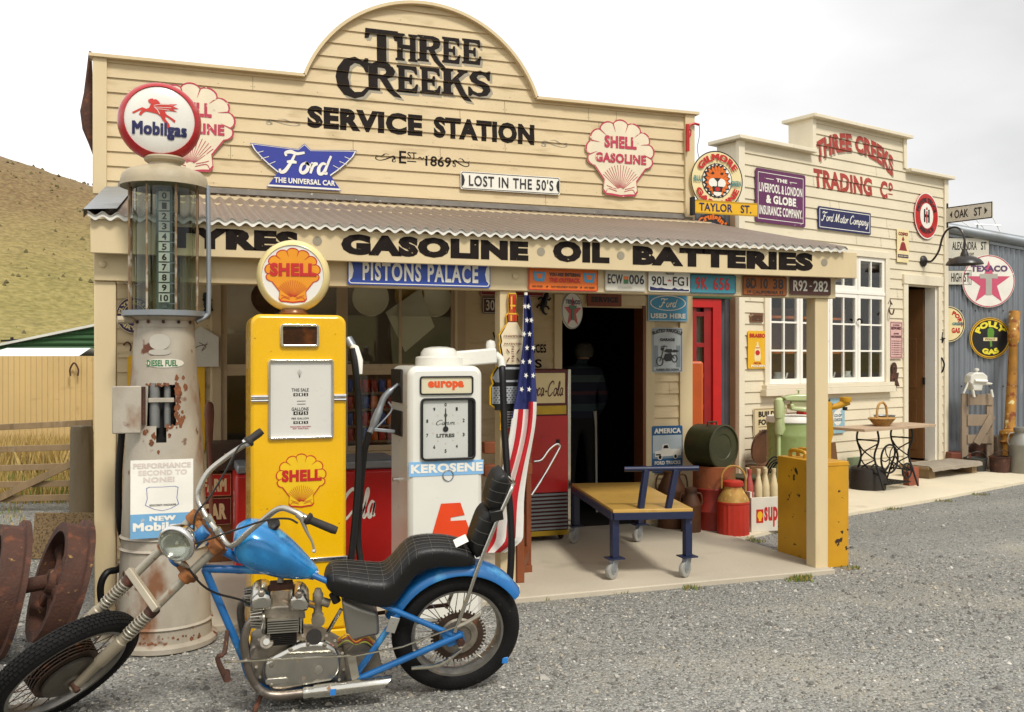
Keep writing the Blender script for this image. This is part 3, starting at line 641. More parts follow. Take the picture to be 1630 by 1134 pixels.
b = MB(); b.add([(-.50,YR0-.01,ZR0+.02),(-.33,YR0-.01,ZR0+.032),(-.33,YW-.02,ZR1+.032),(-.54,YW-.02,ZR1+.02),(-.50,YR0-.01,ZR0-.03),(-.54,YW-.02,ZR1-.03)], [(0,1,2,3),(4,0,3,5)])
ob('roof_flashing', b, GALV, SS, ws=True, sm=0)
b = MB(); b.add([(-.45,YW-.05,ZR1+.012),(4.57,YW-.05,ZR1+.012),(4.57,YW-.016,ZR1+.06),(-.45,YW-.016,ZR1+.06)], [(0,1,2,3)]); ob('wall_flashing', b, mat('lead_flashing','5f5850',.6,var=.3,vs=9,spots=(('c9c4b8',.68,30,.06),)), SS, ws=True, sm=0)
b = MB(); b.box(-.47, YF, 2.172, 4.70, YF+.03, 2.362); ob('fascia_board', b, CREAMD, SS, ws=True, bev=.004)
b = MB(); b.box(-.465, YF+.032, 2.19, -.44, YW-.04, 2.37); b.box(4.60, YF+.032, 2.17, 4.625, YW-.04, 2.37); ob('end_rafter', b, CREAMD, SS, ws=True, bev=.003)
b = MB(); b.box(-.46, YB, 2.027, 4.59, YB+.1, 2.19); ob('veranda_beam', b, CREAMD, SS, ws=True, bev=.004)
b = MB()
for x in (-.2, .5, 1.15, 1.8, 2.45, 3.1, 3.75, 4.3): b.bar((x, YB+.1, 2.25), (x, YW, 2.74), .045, .09)
for y, z in ((6.2,2.40),(6.9,2.57),(7.5,2.72)): b.box(-.4, y, z+.06, 4.57, y+.05, z+.1)
ob('rafters', b, CREAMD, SS, ws=True, sm=0)
for x in (-.46, 4.425): b = MB(); b.box(x, YB+.02, .0, x+.115, YB+.13, 2.027); ob('post', b, CREAMD, SS, ws=True, bev=.006)
xm = PY(796, 700, YB+.02).x
b = MB(); b.box(xm, YB+.02, .1, xm+.11, YB+.13, 2.027); b.box(xm-.02, YB-.01, .0, xm+.13, YB+.16, .1); ob('post', b, CREAMD, SS, ws=True, bev=.006)
b = MB()
for px in (163, 820): 
    p = PY(px, 421 if px < 200 else 440, YB); b.lathe([(.012,0),(.019,.006),(.019,.012),(.008,.016)], 14, Matrix.Translation((p.x, YB, p.z)) @ Matrix.Rotation(math.radians(90), 4, 'X'))
ob('coach_bolt', b, CREAMD, SS, ws=True)
# fascia lettering
def ftext(s, l, t, r_, bt, bold=.075): 
    a = wbox(l, t, r_, bt, YF); return p_text(s, *a, bold=bold)
ps = [ftext('TYRES', 262, 360, 475, 402), ftext('GASOLINE', 543, 372, 841, 416), ftext('OIL', 880, 383, 970, 420), ftext('BATTERIES', 1007, 391, 1294, 432)]
for p in ps: ob('fascia_lettering', MB().flat(p, YF-.002), BLACKP, SS, ws=True, sm=0)
for px, py in ((505,384),(861,401),(988,407),(1312,418)):
    p = PY(px, py, YF); ob('fascia_dot', MB().flat(p_poly(ell(p.x, p.z, .028, n=24)), YF-.002), GREYP, SS, ws=True, sm=0)
# ---- window, door, trims under the veranda
def casing(x0, z0, x1, z1, wd, y, d, b, sill=True):
    b.box(x0-wd, y-d, z0, x0, y+.02, z1); b.box(x1, y-d, z0, x1+wd, y+.02, z1); b.box(x0-wd, y-d, z1, x1+wd, y+.02, z1+wd)
    if sill: b.box(x0-wd-.03, y-d-.05, z0-.05, x1+wd+.03, y+.02, z0)
WM = mat('brown_cream_joinery', 'b29b78', .5, var=.1, vs=5, spots=(('6f5a3c', .66, 9, .2),), bump=.1)
b = MB(); casing(*WIN, .07, YW, .03, b); ob('window_casing', b, WM, SS, ws=True, bev=.003)
zt_ = PY(643, 588, YW).z; wx = [WIN[0], PY(545,500,YW).x, PY(643,500,YW).x, WIN[2]]
wf = MB(); y = YW+.02
for (a, c) in ((wx[0], wx[1]), (wx[1], wx[3])):
    for (z0, z1) in ((WIN[1], zt_), (zt_, WIN[3])):
        t = .045
        wf.box(a, y-.02, z0, a+t, y+.02, z1); wf.box(c-t, y-.02, z0, c, y+.02, z1); wf.box(a+t, y-.02, z0, c-t, y+.02, z0+t); wf.box(a+t, y-.02, z1-t, c-t, y+.02, z1)
        wf.box((a+c)/2-.011, y-.016, z0+t, (a+c)/2+.011, y+.016, z1-t)
fr = ob('window', wf, WM, SS, ws=True, bev=.002)
b = MB(); b.box(WIN[0]+.01, y-.003, WIN[1]+.01, WIN[2]-.01, y+.003, WIN[3]-.01); ob('pane', b, GLASS, fr, ws=True, sm=0)
b = MB(); x = DOOR[0]; b.box(x-.075, YW-.03, .035, x, YW+.06, DOOR[3]+.09); b.box(DOOR[2], YW-.03, .035, PY(1040,600,YW).x, YW+.012, DOOR[3]+.09); b.box(x, YW-.03, DOOR[3], DOOR[2], YW+.06, DOOR[3]+.09)
b.box(PY(1080,600,YW).x, YW-.03, .035, WX1-.01, YW+.015, 2.8); ob('door_casing', b, CREAMD, SS, ws=True, bev=.004)
b = MB(); b.box(DOOR[2]-.03, YW-.028, .035, DOOR[2]-.001, YW+.16, DOOR[3]-.001); ob('door_jamb', b, mat('brown_jamb', '6b3f22', .5, var=.2, bump=.1), SS, ws=True, bev=.003)
for px in (345, 732): x = PY(px,600,YW).x; ob('wall_batten', MB().box(x-.05, YW-.028, .035, x+.02, YW+.0, 2.75), CREAMD, SS, ws=True, bev=.003)
# ================================================================ TRADING STORE (turned a little from the service station)
TS = thing('trading_store', 'pale cream weatherboard trading store with stepped parapet, red lettering and white casement window', 'shop', M=TM)
def TT(px, py): return T(px, py)
uL, uR = 0., TW+.0
z1_, z2_ = 4.09, 4.53                           # parapet levels
us0, us1 = T(1291,246)[0]+.0, T(1440,270)[0]
def ext_t(z):
    if z < z1_: return (.03, TW-.03)
    if z < z2_: return (us0, us1)
    return None
wu0 = T(1222,600)[0]; wu1 = T(1407,600)[0]; wz0 = T(1407,608)[1]; wz1 = T(1390,411)[1]
du0, dz1 = T(1442.5,455); du1 = T(1491,455)[0]; dz0 = .14
o_ = ((wu0, wz0, wu1, wz1), (du0, 0, du1, dz1))
BPo, BTo = BP, BT; BP, BT = .1315, .014
low = boards((.0, z2_-.01), 0, ext_t, o_, 2)
joints(low, .15, TW-.15, .15, z2_-.05, 170, 5, 0, o_, lambda x, z: z < z1_-.15 or (us0+.1 < x < us1-.1 and z < z2_-.15))
ob('weatherboards', low, [CREAM2, JOINT], TS, sm=0)
b = MB(); b.box(.03,.012,0,wu0,.06,z1_-.02); b.box(wu0,.012,0,wu1,.06,wz0); b.box(wu0,.012,wz1,wu1,.06,z1_-.02); b.box(wu1,.012,0,du0,.06,z1_-.02); b.box(du0,.012,dz1,du1,.06,z1_-.02); b.box(du1,.012,0,TW-.03,.06,z1_-.02); b.box(us0,.012,z1_-.02,us1,.06,z2_-.012)
ob('backing_wall', b, CREAM2T, TS, sm=0)
ob('side_wall', MB().box(.03,.06,0,.09,5,z1_-.6), mat('tan_side_wall','a98a6c',.7,var=.12,vs=3,spots=(('7d6450',.6,5,.25,.3),),bump=.15), TS, sm=0)
b = MB(); b.box(TW-.09,.06,0,TW-.03,5,z1_-.6); b.box(.03,5,0,TW-.03,5.06,z1_-.6)
b.box(us0-.0,.06,z1_-.02,us0+.05,.34,z2_-.012); b.box(us1-.05,.06,z1_-.02,us1,.34,z2_-.012); b.box(.03,.06,z1_-.6,.09,.34,z1_-.02); b.box(TW-.09,.06,z1_-.6,TW-.03,.34,z1_-.02)
ob('side_walls', b, CREAM2T, TS, sm=0)
for y0, y1 in ((.36,1.5),(2.1,5.2)): ob('gable_roof', MB().prism([(.1,3.45),(TW-.1,3.45),(TW-.1,3.5),(TW/2,3.95),(.1,3.5)], y0, y1), GALV, TS, sm=0)  # roof and ceiling left open between lengths, unseen, added to brighten the interior
b = MB(); b.box(.1,.065,2.75,TW-.1,1.5,2.8); b.box(.1,2.1,2.75,TW-.1,5,2.8); b.box(.1,.065,.1,TW-.1,5,.13); b.box(.1,4.9,.13,TW-.1,4.95,2.75); b.box(.095,.065,.13,.11,4.9,2.75); b.box(TW-.11,.065,.13,TW-.095,4.9,2.75)
INT2 = mat('store_interior', '5e4630', .9, var=.4, vs=2, bump=.1); ob('interior_lining', b, INT2, TS, sm=0)
for x in (-.005, TW-.09): ob('corner_board', MB().box(x,-.035,0,x+.095,.02,z1_-.014), CREAM2T, TS, bev=.004)
for x in (us0-.005, us1-.06): ob('step_board', MB().box(x,-.033,z1_+.03,x+.065,.02,z2_-.014), CREAM2T, TS, bev=.004)
for x0, x1, z in ((-.06,us0-.006,z1_),(us0-.06,us1+.05,z2_),(us1+.006,TW+.07,z1_)): ob('parapet_cap', MB().box(x0,-.1,z-.014,x1,.4,z+.03), CREAM2T, TS, bev=.005)
# window: four casements under four top lights
WW = mat('white_joinery', 'ece7db', .4, var=.05, vs=6, spots=(('b8ab90', .68, 14, .2),), bump=.05)
b = MB(); casing(wu0, wz0, wu1, wz1, .085, 0, .035, b); b.box(wu0-.14,-.1,wz0-.13,wu1+.12,.0,wz0-.052); ob('window_casing', b, CREAM2T, TS, bev=.004)
zt = T(1405,469)[1]; n = 4; sw = (wu1-wu0)/n
for i in range(n):
    a = wu0+i*sw+.004; c = a+sw-.008
    for kind, (q0, q1, nr) in (('casement', (wz0+.003, zt-.02, 3)), ('top_light', (zt+.02, wz1-.003, 1))):
        wf = MB(); t = .05
        wf.box(a,-.012,q0,a+t,.03,q1); wf.box(c-t,-.012,q0,c,.03,q1); wf.box(a+t,-.012,q0,c-t,.03,q0+t*1.25); wf.box(a+t,-.012,q1-t,c-t,.03,q1)
        wf.box((a+c)/2-.011,-.008,q0+t*1.25,(a+c)/2+.011,.026,q1-t)
        for k in range(1, nr): z = q0+t*1.25+(q1-t-q0-t*1.25)*k/nr; wf.box(a+t,-.0078,z-.011,c-t,.0258,z+.011)
        fr = ob(kind, wf, WW, TS, bev=.002)
        ob('pane', MB().box(a+.02,.006,q0+.02,c-.02,.01,q1-.02), GLASS, fr, sm=0)
b = MB(); b.box(wu0,-.02,zt-.02,wu1,.03,zt+.02); ob('transom', b, WW, TS, bev=.003)
# door
b = MB(); b.box(du0-.095,-.035,.14,du0,.05,dz1+.02); b.box(du1,-.035,.14,du1+.085,.05,dz1+.02); b.box(du0-.11,-.045,dz1+.02,du1+.1,.05,dz1+.15); ob('door_casing', b, CREAM2T, TS, bev=.004)
b = MB(); b.box(du1-.03,.0,.14,du1-.001,.16,dz1+.019); b.box(du0+.001,.0,.14,du0+.03,.16,dz1+.019); ob('door_lining', b, WW, TS, bev=.003)
b = MB(); b.box(du0-.12,-.12,.07,du1+.16,.1,.14); ob('door_sill', b, CREAM2T, TS, bev=.006)
OAK = mat('brown_varnished_wood', '6e4a28', .4, var=.25, vs=4, spots=(('402a18', .6, 8, .2, .2),), bump=.2, bs=30, streak=.9)
k = Matrix.Translation((du1-.035,.165,0)) @ Matrix.Rotation(math.radians(-80), 4, 'Z'); D = du1-du0-.08
b = MB(); b.box(-D,-.02,.16,0,.02,dz1-.01); 
for q in (.28, 1.15):
    for y in (-.024, .02): b.box(-D+.1,y,q,-.1,y+.004,q+.7)
b.xf(k); dl = ob('door', b, OAK, TS, bev=.004)
b = MB(); [b.box(-.012,-.03,z,.02,-.018,z+.1) for z in (1.2,)]; b.xf(k); ob('hinge', b, BLACKM, dl)
def on_t(name, mtl, pc, off=.002): return on_boards(name, mtl, pc, 0, TS, off, M=TM)
def tbox(l, t, r_, bt):
    a = T(l, t); c = T(r_, bt); return a[0], min(a[1],c[1]), c[0], max(a[1],c[1])
hw = .80; cxm = 2.215; hh = .225; ztop = 4.425; rise = .24; Rr = (hw*hw+rise*rise)/(2*rise)
def arcset(s, bold, dx=0, dz=0):
    p = p_text(s, 0, 0, 1, 1, bold)
    return p_map3(p, lambda x, z: (lambda a: (cxm+Rr*math.sin(a)+dx, ztop-hh-Rr+Rr*math.cos(a)+z*hh*(1+.25*abs(2*x-1))+dz))((2*x-1)*math.asin(min(1,hw/Rr))*1.0))
on_t('lettering_shadow', GREYP, arcset('THREE CREEKS', .05, .02, -.022), .0012); on_t('lettering', REDP, arcset('THREE CREEKS', .05), .0035)
on_t('lettering', REDP, p_text('TRADING', 1.36, 3.667, 2.552, 3.91, .05))
on_t('lettering', REDP, p_text('C', 2.73, 3.667, 2.89, 3.905, .05)); on_t('lettering', REDP, p_text('o', 2.91, 3.78, 3.01, 3.9, .05)); on_t('lettering_rule', REDP, p_rect(2.91, 3.735, 3.01, 3.752))
BP, BT = BPo, BTo
# goods seen behind the window of the store
SHELFM = mat('shelf_goods_brown', 'b5642a', .6, var=.5, vs=9, bump=.1)
t = thing('display_shelf', 'orange brown wooden display shelf seen behind the store casements', 'shelf', M=TM @ Matrix.Translation(((wu0+wu1)/2, .62, .13)))
b = MB(); [b.box(-1,-.15,z,1,.15,z+.03) for z in (.6,1.05,1.5,1.95)]; ob('board', b, SHELFM, t); b = MB(); b.box(-1,-.15,0,-.96,.15,2.1); b.box(.96,-.15,0,1,.15,2.1); b.box(-.96,.14,0,.96,.15,2.1); ob('frame', b, OAK, t)
CH = mat('white_china', 'd8d8d4', .25, var=.05)
for i, (px, py) in enumerate(((1340,592),(1352,589),(1385,592),(1275,592))):
    u, z = T(px, py); g = MB(); s_ = .07
    g.lathe([(.035,0),(.06,.03),(.065,.08),(.045,.12),(.05,.16)], 14); g.tube([(.06,0,.05),(.12,0,.09),(.14,0,.15)], .012, 6)
    o = ob('china_jug', g, CH, loc=TM @ Vector((u,.35,wz0-.02))); props(o, 'white china jug on the store window ledge, '+['behind the left pane of the third casement','behind the right pane of the third casement','in the rightmost casement','just left of the veranda post'][i], 'jug', 'white jugs on the window ledge')
g = MB().box(wu0+.02,.2,wz0-.06,wu1-.02,.5,wz0-.02); ob('window_ledge', g, CREAM2T, TS)
# ---- iron infill between the buildings
YI = 9.48
xi0, xi1 = PY(1090,500,YI).x, PY(1168,500,YI).x
def corr_wall(x0, x1, z0, z1, pitch=.0762, amp=.009, th=.003, n=6, top=None):
    """upright corrugated sheet in the x-z plane facing -y; top: function of x"""
    b = MB(); k = int((x1-x0)/pitch*n)
    for off in (0, th):
        for lvl in (0, 1):
            for i in range(k+1):
                x = x0+(x1-x0)*i/k; b.v.append(Vector((x, amp*math.cos(2*math.pi*i/n)+off, (top(x) if top else z1) if lvl else z0)))
    q = k+1
    for i in range(k): b.f += [[i,i+1,q+i+1,q+i],[2*q+i+1,2*q+i,3*q+i,3*q+i+1],[q+i,q+i+1,3*q+i+1,3*q+i]]; b.m += [0,0,0]
    return b
DG = mat('dark_corrugated_iron', '5d5c60', .5, metal=.5, var=.25, vs=3, spots=(('3f3a38',.58,3,.3,.2),), bump=.06)
t = thing('corrugated_lean_to', 'grey corrugated iron lean-to filling the gap between the two shops', 'shed', ((xi0+xi1)/2, YI, 0))
ob('iron_wall', corr_wall(xi0-.3, xi1, 0, PY(1130,335,YI).z).xf(Matrix.Translation((0,YI,0))), DG, t, ws=True, sm=60)
x0, x1 = PY(1086,500,YI-.1).x, PY(1147,500,YI-.1).x; zt = PY(1120,476,YI-.1).z
RED = mat('bright_red_paint', 'b3120d', .4, var=.15, vs=5, spots=(('7a0f0a',.62,6,.2),('d9c9b0',.77,40,.04)), bump=.06)
t = thing('red_glazed_door', 'bright red glazed door and frame in the gap beside the service station', 'door', ((x0+x1)/2, YI-.1, .035))
b = MB(); b.box(x0,YI-.12,.035,x0+.1,YI-.02,zt); b.box(x1-.11,YI-.12,.035,x1,YI-.02,zt); b.box(x0+.1,YI-.12,zt-.1,x1-.11,YI-.02,zt); ob('frame', b, RED, t, ws=True, bev=.004)
b = MB(); xa, xb = x0+.1, x1-.11
b.box(xa,YI-.09,.05,xa+.09,YI-.05,zt-.1); b.box(xb-.1,YI-.09,.05,xb,YI-.05,zt-.1); 
for z in (.05,.5,1.0,1.35,1.7,zt-.2): b.box(xa+.09,YI-.088,z,xb-.1,YI-.052,z+.05 if z > .1 else z+.4)
lf = ob('door_leaf', b, mat('deep_red_paint','8a0d0a',.45,var=.2,vs=6,bump=.05), t, ws=True, bev=.003); ob('pane', MB().box(xa+.05,YI-.073,.5,xb-.05,YI-.067,zt-.15), GLASS, lf, ws=True, sm=0)
ob('green_head', MB().box(x0-.05,YI-.14,zt+.004,x1+.12,YI-.02,zt+.05), mat('dark_green_paint','1f4a2c',.5,bump=.05), t, ws=True, bev=.003)
# ---- grey corrugated shed at the right, gable end square to the view
ZS = 13.4; BS = 567+1.6*1500/ZS
SM = Matrix.Translation(PZ(1540,BS,ZS)) @ Matrix.Rotation(math.radians(-YAW), 4, 'Z')
def Sx(px): return (px-1540)*ZS/1500
def Sz(py): return (BS-py)*ZS/1500
t = thing('corrugated_shed', 'large grey galvanised corrugated shed at the right edge beyond the trading store', 'shed', M=SM)
top = lambda x: Sz(372)-(x-Sx(1515))*.18
GALVW = mat('weathered_galvanised_wall', '83888e', .5, metal=.45, var=.12, vs=2, spots=(('6a6764',.6,2.5,.3,.25),('a8aaab',.66,6,.2,.2)), bump=.05, rv=.12)
ob('iron_wall', corr_wall(Sx(1499), Sx(2000), 0, 0, pitch=.0762, amp=.011, top=top), GALVW, t, sm=60)
b = MB(); b.box(Sx(1499),.05,0,Sx(2000),7,2.3); ob('shed_body', b, GALVW, t, sm=0)
P = [(Sx(1500), -.03, top(Sx(1500))+.06), (Sx(2000), -.03, top(Sx(2000))+.06)]
b = MB(); b.tube(P, .075, 14); b.bar((P[0][0],.0,P[0][2]-.07),(P[1][0],.0,P[1][2]-.07),.05,.09); ob('barge_roll', b, GALV, t)
b = MB(); b.bar((P[0][0],2,P[0][2]+.05),(P[1][0],2,P[1][2]+.05),4,.03); ob('roof', b, GALV, t, sm=0)
b = MB()
for px in range(1530, 1700, 22):
    for py in (495, 615): b.lathe([(.007,0),(.011,.003),(.006,.008)], 8, Matrix.Translation((Sx(px),-.012,Sz(py))) @ Matrix.Rotation(math.radians(90),4,'X'))
ob('roofing_screw', b, BLACKM, t)
ant = thing('television_antenna', 'thin white television antenna on the roof of the grey shed', 'antenna', M=SM @ Matrix.Translation((Sx(1589),.6,Sz(376)+.05)))
AW = mat('antenna_metal','e8e6e0',.4,metal=.3,bump=0)
a_x = lambda px: (px-1589)*ZS/1500
a_z = lambda py: (366-py)*ZS/1500-.05
ob('mast', MB().tube([(0,0,-.15),(a_x(1589),0,a_z(338))], .013, 8), GALV, ant)
ob('boom', MB().tube([(a_x(1583),0,a_z(338)),(a_x(1628),0,a_z(340))], .008, 6), AW, ant)
for p in (((1535,313),(1600,357)),((1576,316),(1616,362)),((1609,313),(1632,358)),((1560,346),(1597,356))): ob('element', MB().tube([(a_x(x),.02,a_z(y)) for x, y in p], .007, 6), AW, ant)
# ================================================================ LEFT: yard fence, gate, sheds beyond
FM = lambda px, z: Matrix.Translation(Vector((*(PZ(px,567,z).xy), 0))) @ Matrix.Rotation(math.radians(-YAW), 4, 'Z')
TANF = mat('tan_corrugated_iron', 'cdb27c', .5, metal=.1, var=.08, vs=1.5, spots=(('94784a',.62,2.5,.3,3.),('a5834d',.68,9,.2,.4)), bump=.05)
t = thing('corrugated_fence', 'tall tan corrugated iron fence across the yard at left', 'fence', M=FM(70, 12.8))
ob('iron_sheet', corr_wall(-5, 1.2, 0, 1.6, amp=.016), TANF, t, sm=60)
b = MB(); b.box(-5,.03,.3,1.2,.08,.4); b.box(-5,.03,1.3,1.2,.08,1.4); ob('fence_rail', b, TIMBER, t)
h = thing('horseshoe', 'small rusty horseshoe hung on the tan corrugated fence', 'horseshoe', M=FM(118, 12.72) @ Matrix.Translation((0,0,1.6-21*12.72/1500)))
ob('shoe', MB().tube(crv([(-.05,0,-.09),(-.055,0,.0),(0,0,.085),(.055,0,0),(.05,0,-.09)],5), .012, 8), RUST, h)
GRN = mat('green_corrugated_iron', '2c4f2a', .5, var=.15, vs=1, bump=.05)
t = thing('green_shed', 'dark green shed of horizontal corrugated iron behind the tan fence', 'shed', M=FM(75, 24))
gz = lambda py: 1.6+(567-py)*24/1500
b = corr_wall(0, 5, 0, 0, pitch=.14, amp=.02)
w_ = MB()
zz = 0
xs = [-3.4, 3.2]
topf = lambda x: gz(537)+x*.207
k = int(3.2/.035)
for i in range(k):
    za, zb = i*.035, (i+1)*.035
    xa = max(-3.4, (za-gz(537))/.207); xb = max(-3.4, (zb-gz(537))/.207)
    if xa >= 3.2 or xb >= 3.2: break
    w_.add([(xa,.025*math.sin(za*45),za),(3.2,.025*math.sin(za*45),za),(3.2,.025*math.sin(zb*45),zb),(xb,.025*math.sin(zb*45),zb)], [(0,1,2,3)])
ob('iron_wall', w_, GRN, t, sm=60)
b = MB(); b.bar((-4.2,1.5,topf(-4.2)+.05),(3.3,1.5,topf(3.3)+.05),3.2,.06); ob('roof', b, mat('pale_roof','c8c6ba',.5,bump=.05), t, sm=0)
b = MB(); b.box(-3.4,.06,0,3.2,3,1.6); ob('shed_body', b, GRN, t, sm=0)
t = thing('white_shed', 'low shed with white corrugated gable roof behind the tan fence', 'shed', M=FM(20, 18))
wz = lambda py: 1.6+(567-py)*18/1500
xw = lambda px: (px-20)*18/1500
b = MB(); b.add([(xw(-60),0,wz(574)),(xw(50),0,wz(574)),(xw(85),1.6,wz(553)),(xw(-60),1.6,wz(553)),(xw(118),0,wz(572)),(xw(112),3.2,wz(572))], [(0,1,2,3),(1,4,2)])
b.add([(xw(-60),1.6,wz(553)),(xw(85),1.6,wz(553)),(xw(118),3.2,wz(574)),(xw(-60),3.2,wz(574))],[(0,1,2,3)]); ob('roof', b, mat('white_roof_iron','d8d8d2',.45,var=.08,bump=.1,bs=30), t, sm=0)
b = MB(); b.box(xw(-60),.15,0,xw(100),3,wz(576)); ob('wall', b, mat('white_wall','cfcbbd',.6,bump=.05), t, sm=0)
t = thing('power_pole', 'small dark pole with crossarm on the slope above the white shed', 'pole', M=FM(19, 30))
ob('pole', MB().tube([(0,0,0),(0,0,1.6+30*30/1500)], .05, 8), BLACKM, t); ob('crossarm', MB().bar((-.35,0,2.08),(.32,0,2.12),.05,.06), BLACKM, t)
# gate and strainer post
gate = thing('farm_gate', 'weathered grey timber farm gate with a diagonal brace at left', 'gate', M=FM(60, 9.7))
gx = lambda px: (px-60)*9.7/1500
gz_ = lambda py: 1.6-(py-567)*9.7/1500
for y0, y1 in ((682,673),(716,711),(746,741),(771,769),(794,791)): ob('rail', MB().bar((gx(-70),0,gz_(y0+2)),(gx(147),0,gz_(y1)),.035,.062), TIMBER, gate, bev=.003)
ob('brace', MB().bar((gx(-8),-.04,gz_(797)),(gx(118),-.04,gz_(737)),.03,.07,(0,0,1)), TIMBER, gate, bev=.003)
ob('stile', MB().bar((gx(-3),-.03,gz_(800)),(gx(-3),-.03,gz_(676)),.06,.03), TIMBER, gate, bev=.003)
POSTM = mat('old_post_wood', '6d604a', .9, var=.3, vs=4, spots=(('4b3f2c',.55,7,.15,.12),('b3a98e',.64,9,.15,.15)), bump=.8, bs=30, streak=.9)
b = MB(); rg = random.Random(5); b.lathe([(.112,-.05),(.11,.2),(.106,.5),(.104,.86),(.098,.905),(.05,.91)], 20); [setattr(p,'x',p.x*(1+.03*rg.random())) for p in b.v]
o = ob('fence_post', b, POSTM, loc=Vector((*(PZ(130,567,9.35).xy),0)), sm=60); props(o, 'thick round weathered timber post by the veranda corner', 'post')
# dry grass before the fence
GR = [mat('dry_grass','a58a4a',1,var=.3,vs=20,bump=0), mat('straw_grass','c0a566',1,var=.3,vs=20,bump=0), mat('green_grass','6a7a30',1,var=.3,vs=20,bump=0)]
gb = MB(); rg = random.Random(2)
def blades(n, zr, pxr, h, cols, w=.006):
    for i in range(n):
        z = zr[0]+(zr[1]-zr[0])*rg.random(); px = pxr[0]+(pxr[1]-pxr[0])*rg.random(); q = PZ(px,567,z); hh = h*(.3+.7*rg.random()); a = rg.random()*6.3; l = hh*.35*rg.random()
        dx, dy = math.cos(a), math.sin(a)
        gb.add([(q.x-dy*w,q.y+dx*w,0),(q.x+dy*w,q.y-dx*w,0),(q.x+dx*l*.4+dy*w*.7,q.y+dy*l*.4-dx*w*.7,hh*.6),(q.x+dx*l,q.y+dy*l,hh),(q.x+dx*l*.4-dy*w*.7,q.y+dy*l*.4+dx*w*.7,hh*.6)], [(0,1,2,3,4)], rg.choice(cols))
blades(6000, (11.2, 12.7), (-70, 150), .62, (0,1,1,0)); blades(2500, (10.2, 11.4), (-60, 150), .3, (0,0,1,2)); blades(500, (7.2, 10), (-40, 40), .06, (0,1,2,2), .004)
for px, py in ((1033,925),(1055,928),(1270,921),(1280,924),(1263,924),(912,948),(1278,919),(860,953),(1187,858),(1203,862),(1246,893),(1352,905),(1500,798),(1560,788),(1420,811),(1100,937),(985,943)):
    q = G(px, py); z = (q-CAM).dot(FWD)
    blades(60, (z-.06, z+.03), (px-14, px+16), .035, (2,2,0), .004)
props(ob('dry_grass', gb, GR, sm=0), kind='stuff')
# ================================================================ SIGNS
def paint(name, col, wear=.0, rough=.4, wc='c9b9a0'):
    return mat('sign_'+name, col, rough, var=.08, vs=6, spots=((wc, .72-wear, 18, .06), ('5f3d22', .76-wear*.5, 30, .04)), bump=.05)
PW = paint('white', 'e3dfd3'); PK = paint('black', '1b1918', 0, .4, '6e6a62'); PR = paint('red', 'b51f1a'); PB = paint('blue', '27459c'); PY_ = paint('yellow', 'dda916'); PC = paint('cream', 'e2d09c')
PNK = paint('faded_red', 'b0324a', .1, .5, 'e6d2b4'); PNV = paint('navy', '191a4c'); POR = paint('orange', 'd6660f'); PSK = paint('sky_blue', '3f8db0'); PMG = paint('maroon', '5e2350', .03); PGR = paint('green', '2f6a3a')
def W_(l, t, r_, b, off=.024, Y=YW):
    mx_, my_ = (l+r_)/2, (t+b)/2
    x0, x1 = PY(l, my_, Y-off).x, PY(r_, my_, Y-off).x; z0, z1 = PY(mx_, b, Y-off).z, PY(mx_, t, Y-off).z
    return Matrix.Translation((x0, Y-off, z0)), x1-x0, z1-z0
def T_(l, t, r_, b, off=.024):
    mx_, my_ = (l+r_)/2, (t+b)/2
    x0, x1 = T(l, my_, -off)[0], T(r_, my_, -off)[0]; z0, z1 = T(mx_, b, -off)[1], T(mx_, t, -off)[1]
    return TM @ Matrix.Translation((x0, -off, z0)), x1-x0, z1-z0
def S_(l, t, r_, b, off=.03):
    return SM @ Matrix.Translation((Sx(l), -off, Sz(b))), Sx(r_)-Sx(l), Sz(t)-Sz(b)
TH = .006
def sign(name, label, plc, outline, pm, layers, cat='sign', group=None, th=TH, edge=None):
    """layers: (part name, material, drawing); each lies a hair above the one before it"""
    M, w, h = plc; t = thing(name, label, cat, M=M @ Matrix.Translation((w/2, 0, 0)), group=group); sh = -w/2
    o = outline(w, h) if callable(outline) else outline
    ob('panel', MB().prism([(x+sh, z) for x, z in o], -th, 0), pm if edge is None else [pm, edge], t, sm=0)
    for i, (pn, m, pc) in enumerate(layers):
        for pq in getattr(pc, 'parts', [pc]):
            if callable(pq): pq = pq(w, h)
            b = MB(); b.flat(([(q[0]+sh, q[1])+tuple(q[2:]) for q in pq[0]], pq[1]), -th-.0014*(i+1)); ob(pn, b, m, t, sm=0)
    return t
def rect(w, h): return rr(0, 0, w, h, min(w, h)*.05)
def disc(w, h): return ell(w/2, h/2, w/2, h/2)
def TX(s, x0, z0, x1, z1, bold=.03, space=1.): return lambda w, h: p_text(s, x0*w, z0*h, x1*w, z1*h, bold, space)
def J(*fs):
    f_ = lambda w, h: stack([f(w, h) for f in fs])
    f_.parts = list(fs); return f_
def FR(t, i=.0, r_=.02): return lambda w, h: p_frame(i*w, i*w, w-i*w, h-i*w, t*w, r_*w)
def U(pc): return lambda w, h: p_map3(pc, lambda x, z: (x*w, z*h))
